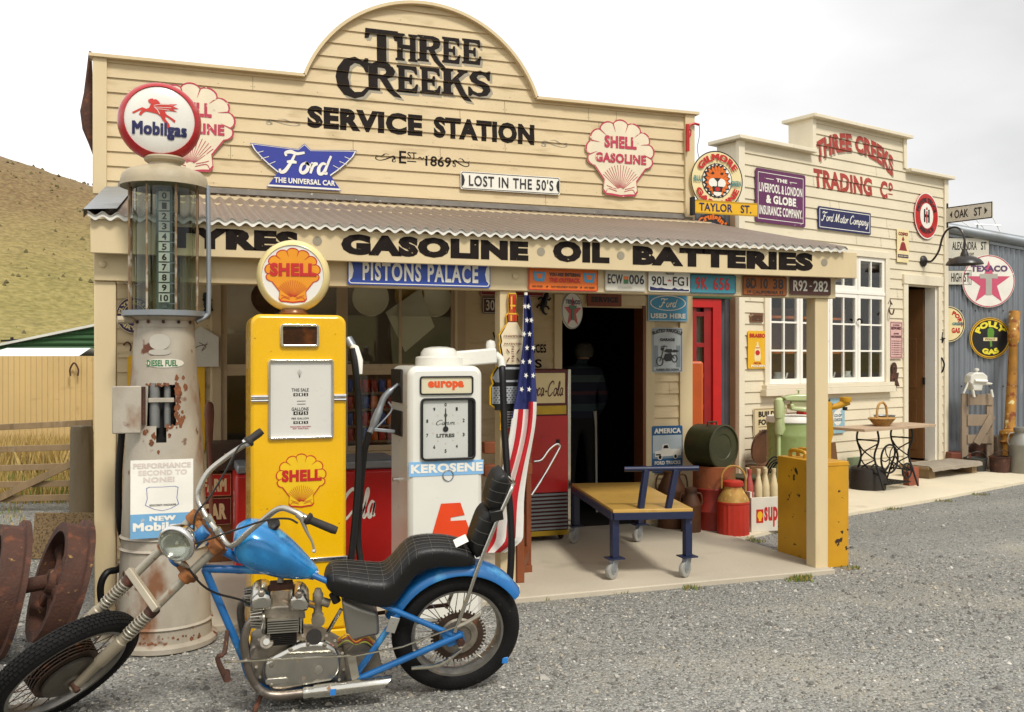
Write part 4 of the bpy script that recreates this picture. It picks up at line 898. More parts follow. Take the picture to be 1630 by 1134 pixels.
# -- scallop shell emblem, unit box
def pecten(ears=True, wide=True):
    P = []; n = 9; cx, cz, R0 = .5, .56, .405
    for i in range(n):
        for j in range(7):
            if i and j == 0: continue
            a = math.radians(-124+248*(i+j/6)/n); r_ = R0+.045*math.sin(math.pi*j/6)**.7
            P.append((cx+r_*math.sin(a)*1.11, cz+r_*math.cos(a)*(.97 if a*a < 2.4 else .8)))
    P += [(.735,.2)] 
    P += ([(.75,.07),(.71,.02),(.62,.015),(.5,.0),(.38,.015),(.29,.02),(.25,.07)] if ears else [(.5,.0)])
    P += [(.265,.2)]
    return P
PEC = pecten(); PEC2 = pecten(True, False)
def pec_out(w, h): return [(x*w, z*h) for x, z in PEC]
def pec_ring(t=.03, P=None):
    P = P or PEC; c = (.5, .5); inn = [(c[0]+(x-c[0])*(1-2*t), c[1]+(z-c[1])*(1-2*t)+.004) for x, z in P]; return p_ring(P, inn)
def pec_lines(w=.012, n=15):
    ps = []
    for i in range(n):
        a = math.radians(-46+92*i/(n-1)); L = .30+.04*math.cos(a*2); ps.append(p_line([(.5+.05*math.sin(a), .07+.05*math.cos(a)), (.5+L*1.15*math.sin(a), .07+L*math.cos(a))], (w*.4, w*.8, w*.6)))
    for i in range(1, 9):
        a = math.radians(-124+248*i/9); ps.append(p_line([(.5+.45*math.sin(a), .56+.39*math.cos(a)), (.5+.33*math.sin(a*.92), .56+.28*math.cos(a*.92))], (w*1.3, w*.7, w*.2)))
    ps += [p_line([(.29,.05),(.33,.1),(.45,.07)], w*.7, 4), p_line([(.71,.05),(.67,.1),(.55,.07)], w*.7, 4), p_line([(.3,.14),(.36,.12),(.44,.1)], w*.6, 4), p_line([(.7,.14),(.64,.12),(.56,.1)], w*.6, 4)]
    return stack(ps)
for lab, (l, t, r_, b_) in (('large cream scallop sign reading SHELL GASOLINE at the right end of the false front', (931,190,1042,314)), ('large cream scallop sign reading SHELL GASOLINE half hidden behind the red rimmed pump globe', (228,131,376,275))):
    sign('scallop_sign', lab, W_(l, t, r_, b_), pec_out, paint('shell_cream','ddd0b4',.05), [('border', PNK, U(pec_ring(.022))), ('rays', PNK, U(pec_lines())),
      ('lettering', PNK, J(TX('SHELL', .27, .62, .73, .78, .05), TX('GASOLINE', .14, .43, .87, .555, .05)))], group='scallop signs on the false front')
# -- winged blue sign
def wing(w, h):
    P = [(0,.93),(.44,.87),(.5,1.0),(.56,.87),(1,.93)]
    P += [(.97,.8),(.9,.62),(.82,.45),(.75,.32),(.85,0),(.15,0),(.25,.32),(.18,.45),(.1,.62),(.03,.8)]
    return [(x*w, z*h) for x, z in P]
def wing_in(w, h):
    P = wing(w, h); k = inset(P, .022*w); return p_ring([(q[0]*.985+.0075*w, q[1]*.97+.012*h) for q in P], k)
def feather(w, h):
    ps = []
    for x, z, dx, dz in ((.06,.72,.06,.05),(.1,.6,.07,.06),(.16,.48,.07,.08)):
        for s_ in (0, 1):
            f = lambda q: (1-q if s_ else q)
            ps.append(p_line([(f(x)*w, z*h), (f(x+dx)*w, (z+dz)*h)], .005))
    return stack(ps)
sign('winged_sign', 'blue winged enamel sign with white script over the words THE UNIVERSAL CAR', W_(398,229,568,301), wing, paint('deep_blue','2a3590'),
  [('border', PW, wing_in), ('feathers', PW, feather), ('script', PW, lambda w, h: p_script('Ford', .26*w, .3*h, .76*w, .84*h, .2)), ('lettering', PW, TX('THE UNIVERSAL CAR', .22, .1, .79, .22, .04))])
def street(w, h): return rr(0, 0, w, h, .012)
def half_moons(w, h): return stack([p_poly([(0.006,.12*h),(.006,.88*h),(.03*w,.75*h),(.04*w,.5*h),(.03*w,.25*h)]), p_poly([(w-.006,.12*h),(w-.03*w,.25*h),(w-.04*w,.5*h),(w-.03*w,.75*h),(w-.006,.88*h)])])
sign('street_sign', 'white embossed street sign reading LOST IN THE 50\'S', W_(733,278,891,306), street, PW, [('border', PK, FR(.006, .006, .02)), ('end_marks', PK, half_moons), ('lettering', PK, TX("LOST IN THE 50'S", .08, .2, .93, .82, .015, 1.1))])
yb = YB
sign('street_sign', 'blue embossed street sign reading PISTONS PALACE under the fascia', W_(553,413,780,456,.012,yb), street, PB, [('border', PW, FR(.006, .008, .02)), ('end_marks', PW, half_moons), ('lettering', PW, TX('PISTONS PALACE', .1, .16, .91, .84, .03, 1.12))])
def aus(cx, sgn): return [(cx-.085,.82),(cx-.07,.42),(cx-.02,.36),(cx,.42),(cx+.03,.36),(cx+.07,.4),(cx+.09,.82),(cx+.02,.78),(cx,.83),(cx-.02,.78)]
sign('warning_plate', 'orange tin plate reading YOU ARE ENTERING THE OUTBACK', W_(841,427,951,463,.012,yb), rect, POR, [('border', PR, FR(.012)), ('map_shape', PSK, J(U(p_poly(aus(.15,1))), U(p_poly(aus(.87,1))))), ('map_centre', POR, J(*[U(p_poly([(.5*(x-c)+c, .5*(z-.6)+.62) for x, z in aus(c,1)])) for c in (.15,.87)])),
  ('lettering', PK, J(TX('YOU ARE ENTERING', .29, .62, .74, .78, .05), TX('NO FUEL', .05, .13, .2, .2, .04), TX('NO RELIABLE WATER', .32, .13, .7, .2, .04), TX('NO BEER', .8, .13, .95, .2, .04), U(p_poly(ell(.26,.165,.012,.035))), U(p_poly(ell(.75,.165,.012,.035))))), ('red_lettering', PR, TX('THE OUTBACK', .29, .36, .74, .56, .05))])
PLATEG = 'number plates along the veranda beam'
def plate(lab, box_, pm, layers, Y=yb, off=.012, g=PLATEG): return sign('number_plate', lab, W_(*box_, off, Y), lambda w, h: rr(0,0,w,h,.014), pm, layers, 'number plate', g, .003)
PWD = paint('dirty_white', 'c9c4b4', .08); PTQ = paint('turquoise', '3a8190', .06, .5, '7a5a3a'); PRU = paint('rusty_orange', '8a4a14', .08, .7, '4a2a14'); PBN = paint('brown_plate', '46231a', .06, .6, '7a4a2e')
plate('dirty white number plate reading ECW 006 with a green and orange badge', (963,428,1028,464), PWD, [('border', paint('plate_edge','a8a294'), FR(.012,.01,.04)), ('lettering', PK, J(TX('ECW', .06, .32, .42, .74, .02), TX('006', .58, .32, .95, .74, .02))), ('badge', PGR, U(p_rect(.445,.34,.555,.52))), ('badge_top', POR, U(p_rect(.445,.521,.555,.66))), ('small_lettering', paint('pale_grey','9a978c'), TX('COUNTRY', .3, .12, .66, .22, .02))])
plate('white number plate reading 90L FG1 with a red star and dark skyline', (1032,432,1098,465), PW, [('lettering', PK, J(TX('90L', .07, .3, .44, .74, .02), TX('FG1', .58, .3, .95, .74, .02), TX('TRUCK', .4, .82, .62, .92, .03))), ('star', PR, U(p_star(.5,.55,.07))), ('skyline', PNV, U(p_poly([(.03,.06),(.97,.06),(.97,.13),(.85,.12),(.8,.17),(.7,.13),(.62,.22),(.55,.13),(.4,.15),(.3,.2),(.2,.17),(.03,.24)])))])
plate('turquoise number plate reading 9K 656', (1098,437,1171,468), PTQ, [('border', PBN, FR(.01,.008,.04)), ('lettering', PR, J(TX('9K', .12, .2, .38, .84, .015), TX('656', .5, .2, .86, .84, .015)))])
plate('rusty orange number plate reading 8D 10 38 over CALIFORNIA', (1182,440,1252,471), PRU, [('border', PBN, FR(.012,.008,.04)), ('lettering', PK, J(TX('8D', .07, .36, .3, .88, .02), TX('10', .4, .36, .56, .88, .02), TX('38', .68, .36, .92, .88, .02), TX('19 CALIFORNIA 32', .1, .1, .92, .26, .03)))])
plate('dark brown number plate reading R92 282', (1257,442,1322,470), PBN, [('lettering', PWD, J(TX('R92', .08, .2, .42, .82, .02), TX('282', .57, .2, .93, .82, .02), U(p_star(.5,.5,.05))))])
plate('dark rusty number plate starting 302 on the wall behind the veranda post', (768,474,822,500), PBN, [('border', PWD, FR(.015,.02,.04)), ('lettering', PWD, J(TX('302', .1, .2, .48, .84, .02), TX('914', .56, .2, .92, .84, .02)))], YW, .03, None)
sign('tin_strip', 'dark red tin strip sign on the wall under the veranda roof', W_(764,452,866,472,.026), rect, paint('dark_red','7c1a16'), [('border', PWD, FR(.006,.01,.01))])
for s, bx in (('$', (789,508,796,522)), ('N', (798,508,812,522)), ('WELD', (784,529,822,545)), ('PRICES', (838,548,869,562)), ('S', (851,572,862,586))): wtext(s, *bx, bold=.03)
def lizard(lab, l, t, r_, b_, flip):
    M, w, h = W_(l, t, r_, b_, .03); g = MB(); f = lambda x: (1-x if flip else x)*w
    g.tube([(f(x), 0, z*h) for x, z in ((.75,1),(.68,.88),(.6,.75),(.55,.6),(.5,.48),(.42,.3),(.5,.15),(.65,.06),(.75,.1))], [.012,.026,.02,.032,.03,.018,.012,.008,.004], 8)
    for pts in (((.6,.74),(.85,.68),(.95,.78)),((.58,.7),(.3,.8),(.18,.7)),((.47,.42),(.75,.4),(.85,.28)),((.45,.4),(.2,.46),(.1,.34))): g.tube([(f(x), 0, z*h) for x, z in pts], .009, 6)
    o = ob('iron_lizard', g, BLACKM, loc=(0,0,0)); o.matrix_world = M; MWS[o.name] = M; props(o, lab, 'ornament', 'cast iron lizards on the wall')
lizard('black cast iron lizard on the wall left of the shop doorway', 852,466,878,503,False); lizard('black cast iron lizard on the wall between the tall glass pump and yellow pump', 322,466,340,510,True)
b = MB(); p = PY(203,549,YW-.03); b.tube(crv([p+Vector((-.03,.02,0)), p+Vector((0,-.02,.02)), p+Vector((.025,-.02,-.01)), p+Vector((.02,-.015,-.05))],4), .006, 6); props(ob('wall_hook', b, RUST), 'small rusty hook on the boards left of the glass pump', 'hook')
def star_sign(name, lab, M, w, lettering=True, big=True, oneside=True):
    c, r_ = w/2, w/2
    L = [('border', PK if not big else PNK, lambda w_, h: p_ring(ell(c,c,r_*.985), ell(c,c,r_*.95))), ('star', PR if not big else paint('pale_rose','c4506c',.04), lambda w_, h: p_poly(p_star(c, c-.04*w, r_*.86, .385)[0])),
         ('lettering', PK if not big else paint('faded_purple','5d3a63'), lambda w_, h: p_text('TEXACO', .16*w, .68*w, .86*w, .80*w, .05)),
         ('letter_mark', PGR if not big else paint('bare_grey','a8a39a'), lambda w_, h: stack([p_rect(.33*w,.55*w,.67*w,.64*w), p_rect(.44*w,.24*w,.56*w,.55*w)]))]
    return sign(name, lab, (M, w, w), disc, PW if big else PWD, L, th=.012)
p = PZ(909.5, 495, 7.75); wd = .30
star_sign('round_star_sign', 'small round cream sign with red star hanging in the shop doorway', Matrix.Translation(p+Vector((-wd/2*math.cos(math.radians(32)), -wd/2*math.sin(math.radians(32)), -wd/2))) @ Matrix.Rotation(math.radians(32),4,'Z'), wd, big=False)
sign('hanging_board', 'red brown board with black letters reading SERVICE over the doorway', W_(934,458,988,488,.05), rect, paint('board_red','7a3a20',.03,.6,'5a2a18'), [('lettering', PK, J(TX('SEE SHOP FOR', .1, .6, .9, .78, .03), TX('SERVICE', .1, .2, .9, .5, .06)))], th=.018)
sign('enamel_sign', 'blue enamel sign with white oval script and the words USED HERE', W_(1031,459,1094,512,.036), rect, PSK, [('border', PW, FR(.008,.012,.02)), ('oval', PW, U(p_ring(ell(.5,.55,.45,.23), ell(.5,.55,.425,.205)))), ('script', PW, lambda w, h: p_script('Ford', .27*w, .41*h, .74*w, .7*h, .18)), ('lettering', PW, J(TX('USED HERE', .06, .09, .94, .24, .05), TX('GENUINE PARTS', .06, .85, .94, .94, .04)))])
def bike_art(x0, z0, k):
    f = lambda P: [(x0+a*k, z0+c*k) for a, c in P]
    ps = [p_ring(ell(x0+.14*k, z0+.2*k, .15*k, .2*k), ell(x0+.14*k, z0+.2*k, .11*k, .16*k)), p_ring(ell(x0+.74*k, z0+.32*k, .12*k, .17*k), ell(x0+.74*k, z0+.32*k, .085*k, .13*k)),
      p_poly(f([(.28,.3),(.4,.2),(.6,.22),(.68,.4),(.6,.55),(.36,.52)])), p_poly(f([(.3,.62),(.4,.72),(.62,.72),(.68,.6),(.5,.56)])), p_poly(f([(.62,.62),(.7,.7),(.86,.68),(.92,.62),(.74,.58)])),
      p_line(f([(.14,.2),(.24,.5),(.32,.85)]), .035*k), p_line(f([(.18,.8),(.32,.86),(.44,.82)]), .03*k), p_line(f([(.55,.56),(.74,.32)]), .04*k), p_poly(ell(x0+.24*k, z0+.72*k, .06*k, .07*k, 14))]
    return stack(ps)
sign('garage_poster', 'grey tin poster of a black motorcycle under the word GARAGE', W_(1037,522,1086,593,.026), rect, paint('tin_grey','aeb4b6',.04), [('border', paint('slate','4c5a66'), FR(.02,.03,.02)), ('side_column', paint('slate2','7d8890'), J(U(p_rect(.08,.12,.2,.6)), U(p_rect(.8,.12,.92,.6)))), ('motorcycle', PK, lambda w, h: p_map3(bike_art(0,0,1), lambda x, z: (w*(.14+x*.8), h*(.14+z*.53)))), ('lettering', PK, J(lambda w, h: p_arc('BUSTED KNUCKLE', .5*w, -.1*h, 1.0*h, -21, 21, .08*h, .05), TX('GARAGE', .26, .70, .74, .765, .05), TX('RUBBER SIDE DOWN', .14, .045, .86, .085, .03)))])
def truck_art(w, h):
    P = [(.1,.34),(.1,.46),(.3,.48),(.34,.6),(.52,.62),(.58,.5),(.92,.5),(.95,.36)]
    ps = [p_poly([(x*w,z*h) for x,z in P]), p_poly(ell(.26*w,.33*h,.08*w,.06*h,16)), p_poly(ell(.76*w,.34*h,.07*w,.055*h,16))]
    return stack(ps)
sign('truck_poster', 'blue and white tin poster of an old pickup truck headed AMERICA', W_(1037,678,1086,752,.026), rect, paint('poster_blue','2b5a86'), [('sky_panel', paint('poster_pale','b3bec2'), U(p_rect(.03,.3,.97,.8))), ('hills_band', paint('poster_mid','7f93a0'), U(p_rect(.03,.3,.97,.42))), ('truck', PW, truck_art), ('truck_shade', PK, U(stack([p_poly(ell(.26,.33,.05,.04,14)), p_poly(ell(.76,.34,.045,.038,14)), p_poly([(.36,.52),(.39,.585),(.5,.59),(.54,.52)]), p_rect(.12,.37,.28,.4)]))), ('lettering', PW, J(TX('AMERICA', .07, .84, .93, .95, .05), TX('FORD TRUCKS', .08, .17, .92, .25, .05), TX('BUILT TOUGH', .06, .05, .94, .14, .05)))])
# signs at the left end of the wall
PPU = paint('purple', '33204f', .04)
sign('round_sign', 'round purple sign with gold lettering half hidden behind the glass pump', W_(184,472,243,532,.026), disc, PPU, [('border', PC, lambda w, h: p_ring(ell(w/2,h/2,w*.49,h*.49), ell(w/2,h/2,w*.47,h*.47))), ('ring', PC, lambda w, h: p_ring(ell(w/2,h/2,w*.31,h*.31), ell(w/2,h/2,w*.29,h*.29))), ('lettering', PC, lambda w, h: stack([p_arc('PLYMOUTH', w/2, h/2, .345*w, -85, 85, .1*w, .04), p_arc('CHRYSLER', w/2, h/2, .44*w, 265, 95, .1*w, .04, True)]))])
sign('round_sign', 'round red and black sign mostly hidden behind the veranda beam at left', W_(186,396,238,456,.026), disc, PK, [('border', PW, lambda w, h: p_ring(ell(w/2,h/2,w*.49,h*.49), ell(w/2,h/2,w*.46,h*.46))), ('centre', PR, lambda w, h: p_poly(ell(w/2,h/2,w*.4,h*.4)))])
sign('tall_yellow_sign', 'tall yellow tin sign with red curve behind the glass pump', W_(203,566,326,722,.03), rect, PY_, [('curve', PR, U(p_ring(ell(.5,.55,.44,.4), ell(.5,.55,.41,.37))))])
M, w, h = W_(303,520,348,584,.06)
sign('pointed_plate', 'rusty white plate with a pointed top beside the glass pump', (M, w, h), lambda w, h: [(0,0),(w,0),(w,.74*h),(.36*w,h),(0,.82*h)], mat('rusty_white_plate','c9c3b4',.6,var=.1,vs=5,spots=(('8a6a4a',.62,9,.2),('5f4630',.7,20,.06)),bump=.2), [('scrawl', paint('scrawl','6a5a4a'), U(stack([p_line([(.05,.35),(.25,.5),(.6,.55)], .02, 5), p_line([(.3,.6),(.55,.5),(.4,.4),(.6,.6)], .02, 5)])))])
# spark plug board on the middle post
M, w, h = W_(778,466,850,692,.012,YB+.02)
def mir(P, c=.5): return P+[(2*c-x, z) for x, z in P[::-1]]
plug = mir([(.42,.995),(.4,.96),(.41,.91),(.42,.86),(.36,.84),(.38,.78),(.30,.75),(.2,.70),(.22,.655),(.2,.63),(.24,.56),(.26,.5),(.14,.475),(.06,.44),(.02,.40),(.06,.36),(.0,.33),(.0,.215),(.1,.19),(.22,.165),(.24,.09),(.22,.04),(.4,.0)])
def shr(k): return U(p_poly([(.5+(x-.5)*k[0], .5+(z-.5)*k[1]) for x, z in plug]))
PSV = mat('sign_silver','b9bcc0',.3,metal=.3,var=.2,vs=8,bump=.03); PCO = paint('copper','b5481a')
sp = sign('spark_plug_sign', 'tall cut out sign shaped like a spark plug nailed to the middle veranda post', (M, w, h), lambda w, h: [(x*w, z*h) for x, z in plug], PY_, [
  ('outline', PK, shr((.93,.985))), ('insulator', paint('ivory','e0cfae'), U(p_poly(mir([(.4,.79),(.32,.74),(.25,.70),(.27,.655),(.25,.63),(.29,.56),(.31,.495)])))), ('terminal', PCO, U(stack([p_poly(mir([(.44,.985),(.43,.95),(.44,.9),(.43,.86),(.4,.845),(.41,.795)]))]))),
  ('terminal_shine', paint('gold','e6b030'), U(stack([p_rect(.45,.8,.48,.84), p_rect(.46,.88,.49,.97), p_rect(.42,.845,.58,.855), p_rect(.44,.9,.56,.912)]))), ('terminal_red', PR, U(stack([p_rect(.52,.8,.56,.84), p_rect(.52,.86,.55,.9), p_rect(.51,.92,.55,.98)]))),
  ('metal_body', PSV, U(stack([p_poly([(.1,.43),(.2,.475),(.8,.475),(.9,.43),(.95,.4),(.88,.37),(.12,.37),(.05,.4)]), p_rect(.04,.22,.96,.34), p_rect(.26,.05,.74,.165)]))),
  ('dark_bands', PK, U(stack([p_poly([(.26,.46),(.74,.46),(.7,.385),(.3,.385)]), p_rect(.1,.342,.9,.366), p_rect(.1,.175,.9,.2)]+[p_rect(.28,.06+.018*i,.72,.068+.018*i) for i in range(6)]+[p_rect(.08+.07*i+(.035 if j%2 else 0),.228+.016*j,.115+.07*i+(.035 if j%2 else 0),.234+.016*j) for i in range(12) for j in range(7)]))),
  ('lower_badge', PR, U(p_poly(ell(.5,.03,.2,.022)))), ('lettering', paint('brown_ink','6b3a2a'), U(stack([p_text('CHAMPION',.29,.685,.71,.7,.03), p_text('PATENTED',.31,.632,.69,.645,.03)]+[p_text(c,.47,.612-.0165*i,.53,.6215-.0165*i,.03) for i, c in enumerate('SERVICE')]+[p_line([(.36,.6),(.42,.575)],.012), p_line([(.64,.6),(.58,.575)],.012), p_line([(.36,.515),(.42,.54)],.012), p_line([(.64,.515),(.58,.54)],.012)]))) ], th=.018)
# ---- gap signs
M = Matrix.Translation((PY(1100,262,YW-.1).x, YW-.1, PY(1100,240,YW-.1).z))
b = MB(); q = lambda px, py: PY(px, py, YW-.06)
br = thing('iron_bracket', 'small red iron hanging bracket on the right end of the false front', 'bracket', loc=q(1095,222))
b.bar(q(1094.5,241), q(1094.5,198), .022, .03); b.tube([q(1094.5,206), q(1098,199), q(1106,197), q(1113,199)], .012, 8); b.tube([q(1095,222), q(1099,216), q(1100,208), q(1097,206)], .007, 6); ob('bracket', b, RED, br, ws=True)
b = MB(); b.tube(crv([q(1113,199), q(1113.5,215), q(1110,236), q(1113,253)],4), .003, 5); ob('wire', b, BLACKM, br, ws=True)
w = PY(1181,288,YW).x-PY(1099,288,YW).x; M = Matrix.Translation((PY(1099,288,YW-.06).x, YW-.06, PY(1140,288,YW-.06).z-w/2))
LION = [(.30,.62),(.34,.74),(.44,.8),(.58,.79),(.68,.7),(.71,.56),(.68,.42),(.7,.3),(.6,.22),(.42,.2),(.3,.3),(.26,.45)]
rg = random.Random(4); mane = []
for i in range(40):
    a = 2*math.pi*i/40; r_ = .235+(.03 if i % 2 else -.025)+.02*rg.random(); mane.append((.49+r_*math.cos(a), .5+r_*1.12*math.sin(a)))
sign('round_lion_sign', 'round cream enamel sign with an orange lion head and red rim lettering', (M, w, w), disc, PC, [('border', PK, lambda w, h: p_ring(ell(w/2,h/2,w*.5,h*.5), ell(w/2,h/2,w*.482,h*.482))), ('inner_ring', PK, U(p_ring(ell(.5,.5,.29), ell(.5,.5,.275)))), ('inner_field', PW, U(p_poly(ell(.5,.5,.275)))),
  ('mane', PK, U(p_poly(mane))), ('fur', POR, U(stack([p_poly([(.5+(x-.49)*.86, .5+(z-.5)*.86) for x, z in mane[::1]]), ]))), ('fur_shade', PK, U(stack([p_line([(.49+.14*math.cos(a),.5+.16*math.sin(a)),(.49+.24*math.cos(a+.12),.5+.27*math.sin(a+.12))], (.004,.022,.004)) for a in [i*.35 for i in range(18)]]))),
  ('muzzle', PW, U(stack([p_poly(ell(.42,.46,.09,.075,20)), p_poly(ell(.57,.46,.09,.075,20)), p_poly(ell(.5,.29,.08,.05,18))]))), ('face_marks', PK, U(stack([p_poly([(.43,.54),(.56,.54),(.5,.47)]), p_poly(ell(.41,.62,.03,.018,12)), p_poly(ell(.585,.62,.03,.018,12)), p_poly([(.4,.4),(.6,.4),(.58,.31),(.42,.31)]), p_line([(.5,.48),(.5,.4)],.015)]))), ('tongue', PR, U(p_poly(ell(.5,.355,.05,.035,14)))),
  ('lettering', PR, lambda w, h: stack([p_arc('GILMORE', w/2, h/2, .335*w, -62, 62, .115*w, .06), p_arc('GASOLINE', w/2, h/2, .45*w, 250, 110, .11*w, .06, True)])), ('side_lettering', paint('teal','2a7a80'), U(stack([p_text('BLU-',.05,.47,.22,.56,.04), p_text('GREEN',.75,.42,.95,.51,.04)])))])
M, w, h = W_(1104,313,1205,340,.0,YW+.05)
YT = YW-.13; M = Matrix.Translation((PY(1104,326,YT).x, YT, PY(1155,342.5,YT).z)); h = .128; w = PY(1205,329,YT).x-PY(1104,326,YT).x
ts = sign('street_sign', 'yellow street sign reading TAYLOR ST fixed to the corner of the false front', (M, w, h), lambda w, h: [(0,0),(w,0),(w,h),(0,h)], PY_, [('rails', paint('ochre','b58a10'), U(stack([p_rect(0,.0,1,.1), p_rect(0,.9,1,1)]))), ('lettering', PNV, J(TX('TAYLOR', .08, .2, .6, .8, .02), TX('ST.', .73, .2, .9, .8, .02)))])
ob('mounting_bracket', MB().box(-w/2-.03,-.03,-.02,-w/2+.0,.02,h+.02), BLACKM, ts)
M, w, h = W_(1103,340,1162,400,.03,YI)
sign('round_flame_sign', 'round black sign with flame coloured letters peeping over the veranda roof', (M, w, h), disc, PK, [('centre', paint('lilac','8d87a8'), U(p_poly(ell(.5,.45,.3,.3)))), ('lettering', POR, lambda w, h: p_arc("Cruisin'", w/2, h*.45, .34*w, -58, 58, .15*w, .06))])
# ---- trading store signs
def tsgn(name, lab, bx, outline, pm, layers, off=.024, **k): return sign(name, lab, T_(*bx, off), outline, pm, layers, **k)
tsgn('insurance_sign', 'large purple enamel sign reading LIVERPOOL & LONDON & GLOBE INSURANCE COMPANY', (1202,273.5,1281.5,357.8), rect, PMG, [('border', PW, FR(.008,.045,.01)), ('lettering', PW, J(TX('THE', .4, .79, .62, .86, .05), U(p_rect(.2,.82,.35,.832)), U(p_rect(.67,.82,.82,.832)), TX('LIVERPOOL & LONDON', .07, .57, .93, .74, .03), TX('& GLOBE', .2, .37, .8, .53, .05), TX('INSURANCE COMPANY.', .07, .15, .93, .32, .03)))])
tsgn('script_sign', 'small dark blue enamel sign with white script reading FORD MOTOR COMPANY', (1302,334,1385.5,369.3), rect, PNV, [('border', PW, FR(.008,.02,.01)), ('script', PW, lambda w, h: p_script('Ford Motor Company', .05*w, .22*h, .95*w, .8*h, .15))])
tsgn('round_service_sign', 'round red enamel sign reading MOTOR TRUCK SERVICE with a white centre', (1455,307,1493,381), disc, PR, [('border', PW, U(p_ring(ell(.5,.5,.5), ell(.5,.5,.475)))), ('centre', PW, U(p_poly(ell(.5,.5,.27)))), ('monogram', PK, U(stack([p_rect(.38,.36,.44,.64), p_rect(.56,.36,.62,.64), p_rect(.44,.47,.56,.53)]))), ('monogram_i', PR, U(stack([p_rect(.475,.34,.525,.6), p_rect(.47,.63,.53,.68)]))), ('lettering', PK, lambda w, h: stack([p_arc('MOTOR TRUCK', w/2, h/2, .325*w, -75, 75, .11*w, .04), p_arc('SERVICE', w/2, h/2, .43*w, 225, 135, .11*w, .04, True)]))])
tsgn('seated_figure_poster', 'narrow cream tin poster of a seated red figure beside the service sign', (1427.5,366,1446,418), rect, PC, [('figure', paint('maroon_red','8a2426'), U(stack([p_poly([(.22,.4),(.3,.55),(.4,.62),(.6,.62),(.7,.55),(.8,.4),(.88,.36),(.12,.36)]), p_poly(ell(.5,.7,.1,.05,16)), p_poly([(.4,.72),(.6,.72),(.5,.8)])]))), ('band', PPU, U(p_rect(.05,.14,.95,.24))), ('lettering', paint('maroon_red','8a2426'), TX('COSMO', .1, .82, .9, .92, .04)), ('band_lettering', PC, TX('NATURAL BEAUTY', .1, .17, .9, .21, .03))])
tsgn('polish_sign', 'bright yellow tin sign headed BRASSO with a bottle', (1190,527,1220,587), rect, PY_, [('bottle', PC, U(stack([p_poly(mir([(.46,.7),(.45,.62),(.36,.55),(.33,.3),(.36,.2)])), ]))), ('bottle_label', PR, U(stack([p_poly(ell(.5,.42,.12,.07,16)), p_rect(.38,.54,.62,.56)]))), ('lettering', PR, J(TX('BRASSO', .08, .82, .9, .93, .05), TX('METAL', .3, .12, .7, .17, .03))), ('lower_lettering', PW, TX('POLISH', .14, .04, .86, .1, .05))])
tsgn('wanted_poster', 'faded pink wanted notice headed REWARD beside the store door', (1415.5,512,1436,571), rect, paint('pink','d3a8a0',.05), [('border', paint('ink','5a2a30'), FR(.03,.05,.02)), ('lettering', paint('ink','5a2a30'), J(TX('REWARD', .12, .78, .88, .86, .05), TX('IS OFFERED', .25, .88, .75, .92, .03), TX('JAMES', .3, .64, .7, .69, .05), TX('MACKENZIE', .12, .56, .88, .62, .05), *[TX('for information to', .14, .1+.06*i, .86, .13+.06*i, .02) for i in range(7)]))])
M, w, h = T_(1416.5,577,1430,616,.03); b = MB(); b.flat(p_text('&', 0, 0, w, h, .05), 0); 
def solid(pc, th):
    g = MB(); g.flat(([(q[0], q[1]) for q in pc[0]], pc[1]), -th); g.flat(([(q[0], q[1]) for q in pc[0]], pc[1]), 0); n = len(pc[0]); ec = {}
    for f in pc[1]:
        for i in range(len(f)):
            a, c = f[i], f[(i+1) % len(f)]; k = (min(a,c), max(a,c)); ec[k] = ec.get(k, 0)+1
    for (a, c), k in ec.items():
        if k == 1: g.f.append([a, c, n+c, n+a]); g.m.append(0)
    return g
b = solid(p_text('&', 0, 0, w, h, .05), .02); o = ob('iron_ampersand', b, RUST, loc=(0,0,0), sm=0); o.matrix_world = M; MWS[o.name] = M; props(o, 'rusty iron ampersand fixed to the boards left of the store door', 'ornament')
tsgn('vent_plate', 'small rusty brown vent plate on the boards above the yellow polish sign', (1194,499,1214,513), rect, paint('vent_brown','6a4326',.08,.7), [('slots', BLACKM, U(stack([p_rect(.1,.2+.22*i,.9,.28+.22*i) for i in range(3)])))], cat='vent')
tsgn('notice_board', 'cream board reading BUILDING FOR behind the green washing machine', (1199,649,1252,694), rect, paint('board_cream','d2bf95',.05), [('border', PK, FR(.008,.02,.01)), ('lettering', PK, J(TX('BUILDING', .14, .68, 1-.06, .88, .05), TX('FOR SALE', .14, .4, .9, .6, .05), TX('APPLY WITHIN', .14, .1, .94, .24, .05), U(p_rect(.14,.33,.9,.345))))])
tsgn('chick_sign', 'pale blue tin sign with a white chick under the store window', (1321,634,1344,690), rect, paint('pale_blue','8fb0ba',.04), [('chick', PW, U(stack([p_poly(ell(.5,.45,.3,.22,20)), p_poly(ell(.62,.72,.16,.1,16)), p_rect(.42,.1,.46,.26), p_rect(.56,.1,.6,.26)]))), ('lettering', paint('slate_blue','4a6a7a'), J(TX('CO-OP', .26, .46, .78, .55, .05), TX('CHICKS', .24, .34, .8, .43, .05)))])
M, w, h = T_(1345,727,1366,762,.05); o = ob('slate_tile', MB().box(0,-.02,0,w,0,h).xf(Matrix.Rotation(.12,4,'X')), mat('green_slate','7d8b6a',.6,bump=.1), loc=(0,0,0), bev=.004); o.matrix_world = M; MWS[o.name] = M; props(o, 'pale green slate leaning on the wall below the store window', 'tile')
def plain(name, b, m, lab, cat, **k): return props(ob(name, b, m, **k), lab, cat)
q = lambda px, py, off=.03: TM @ Vector((lambda a: (a[0], -off, a[1]))(T(px, py, -off)))
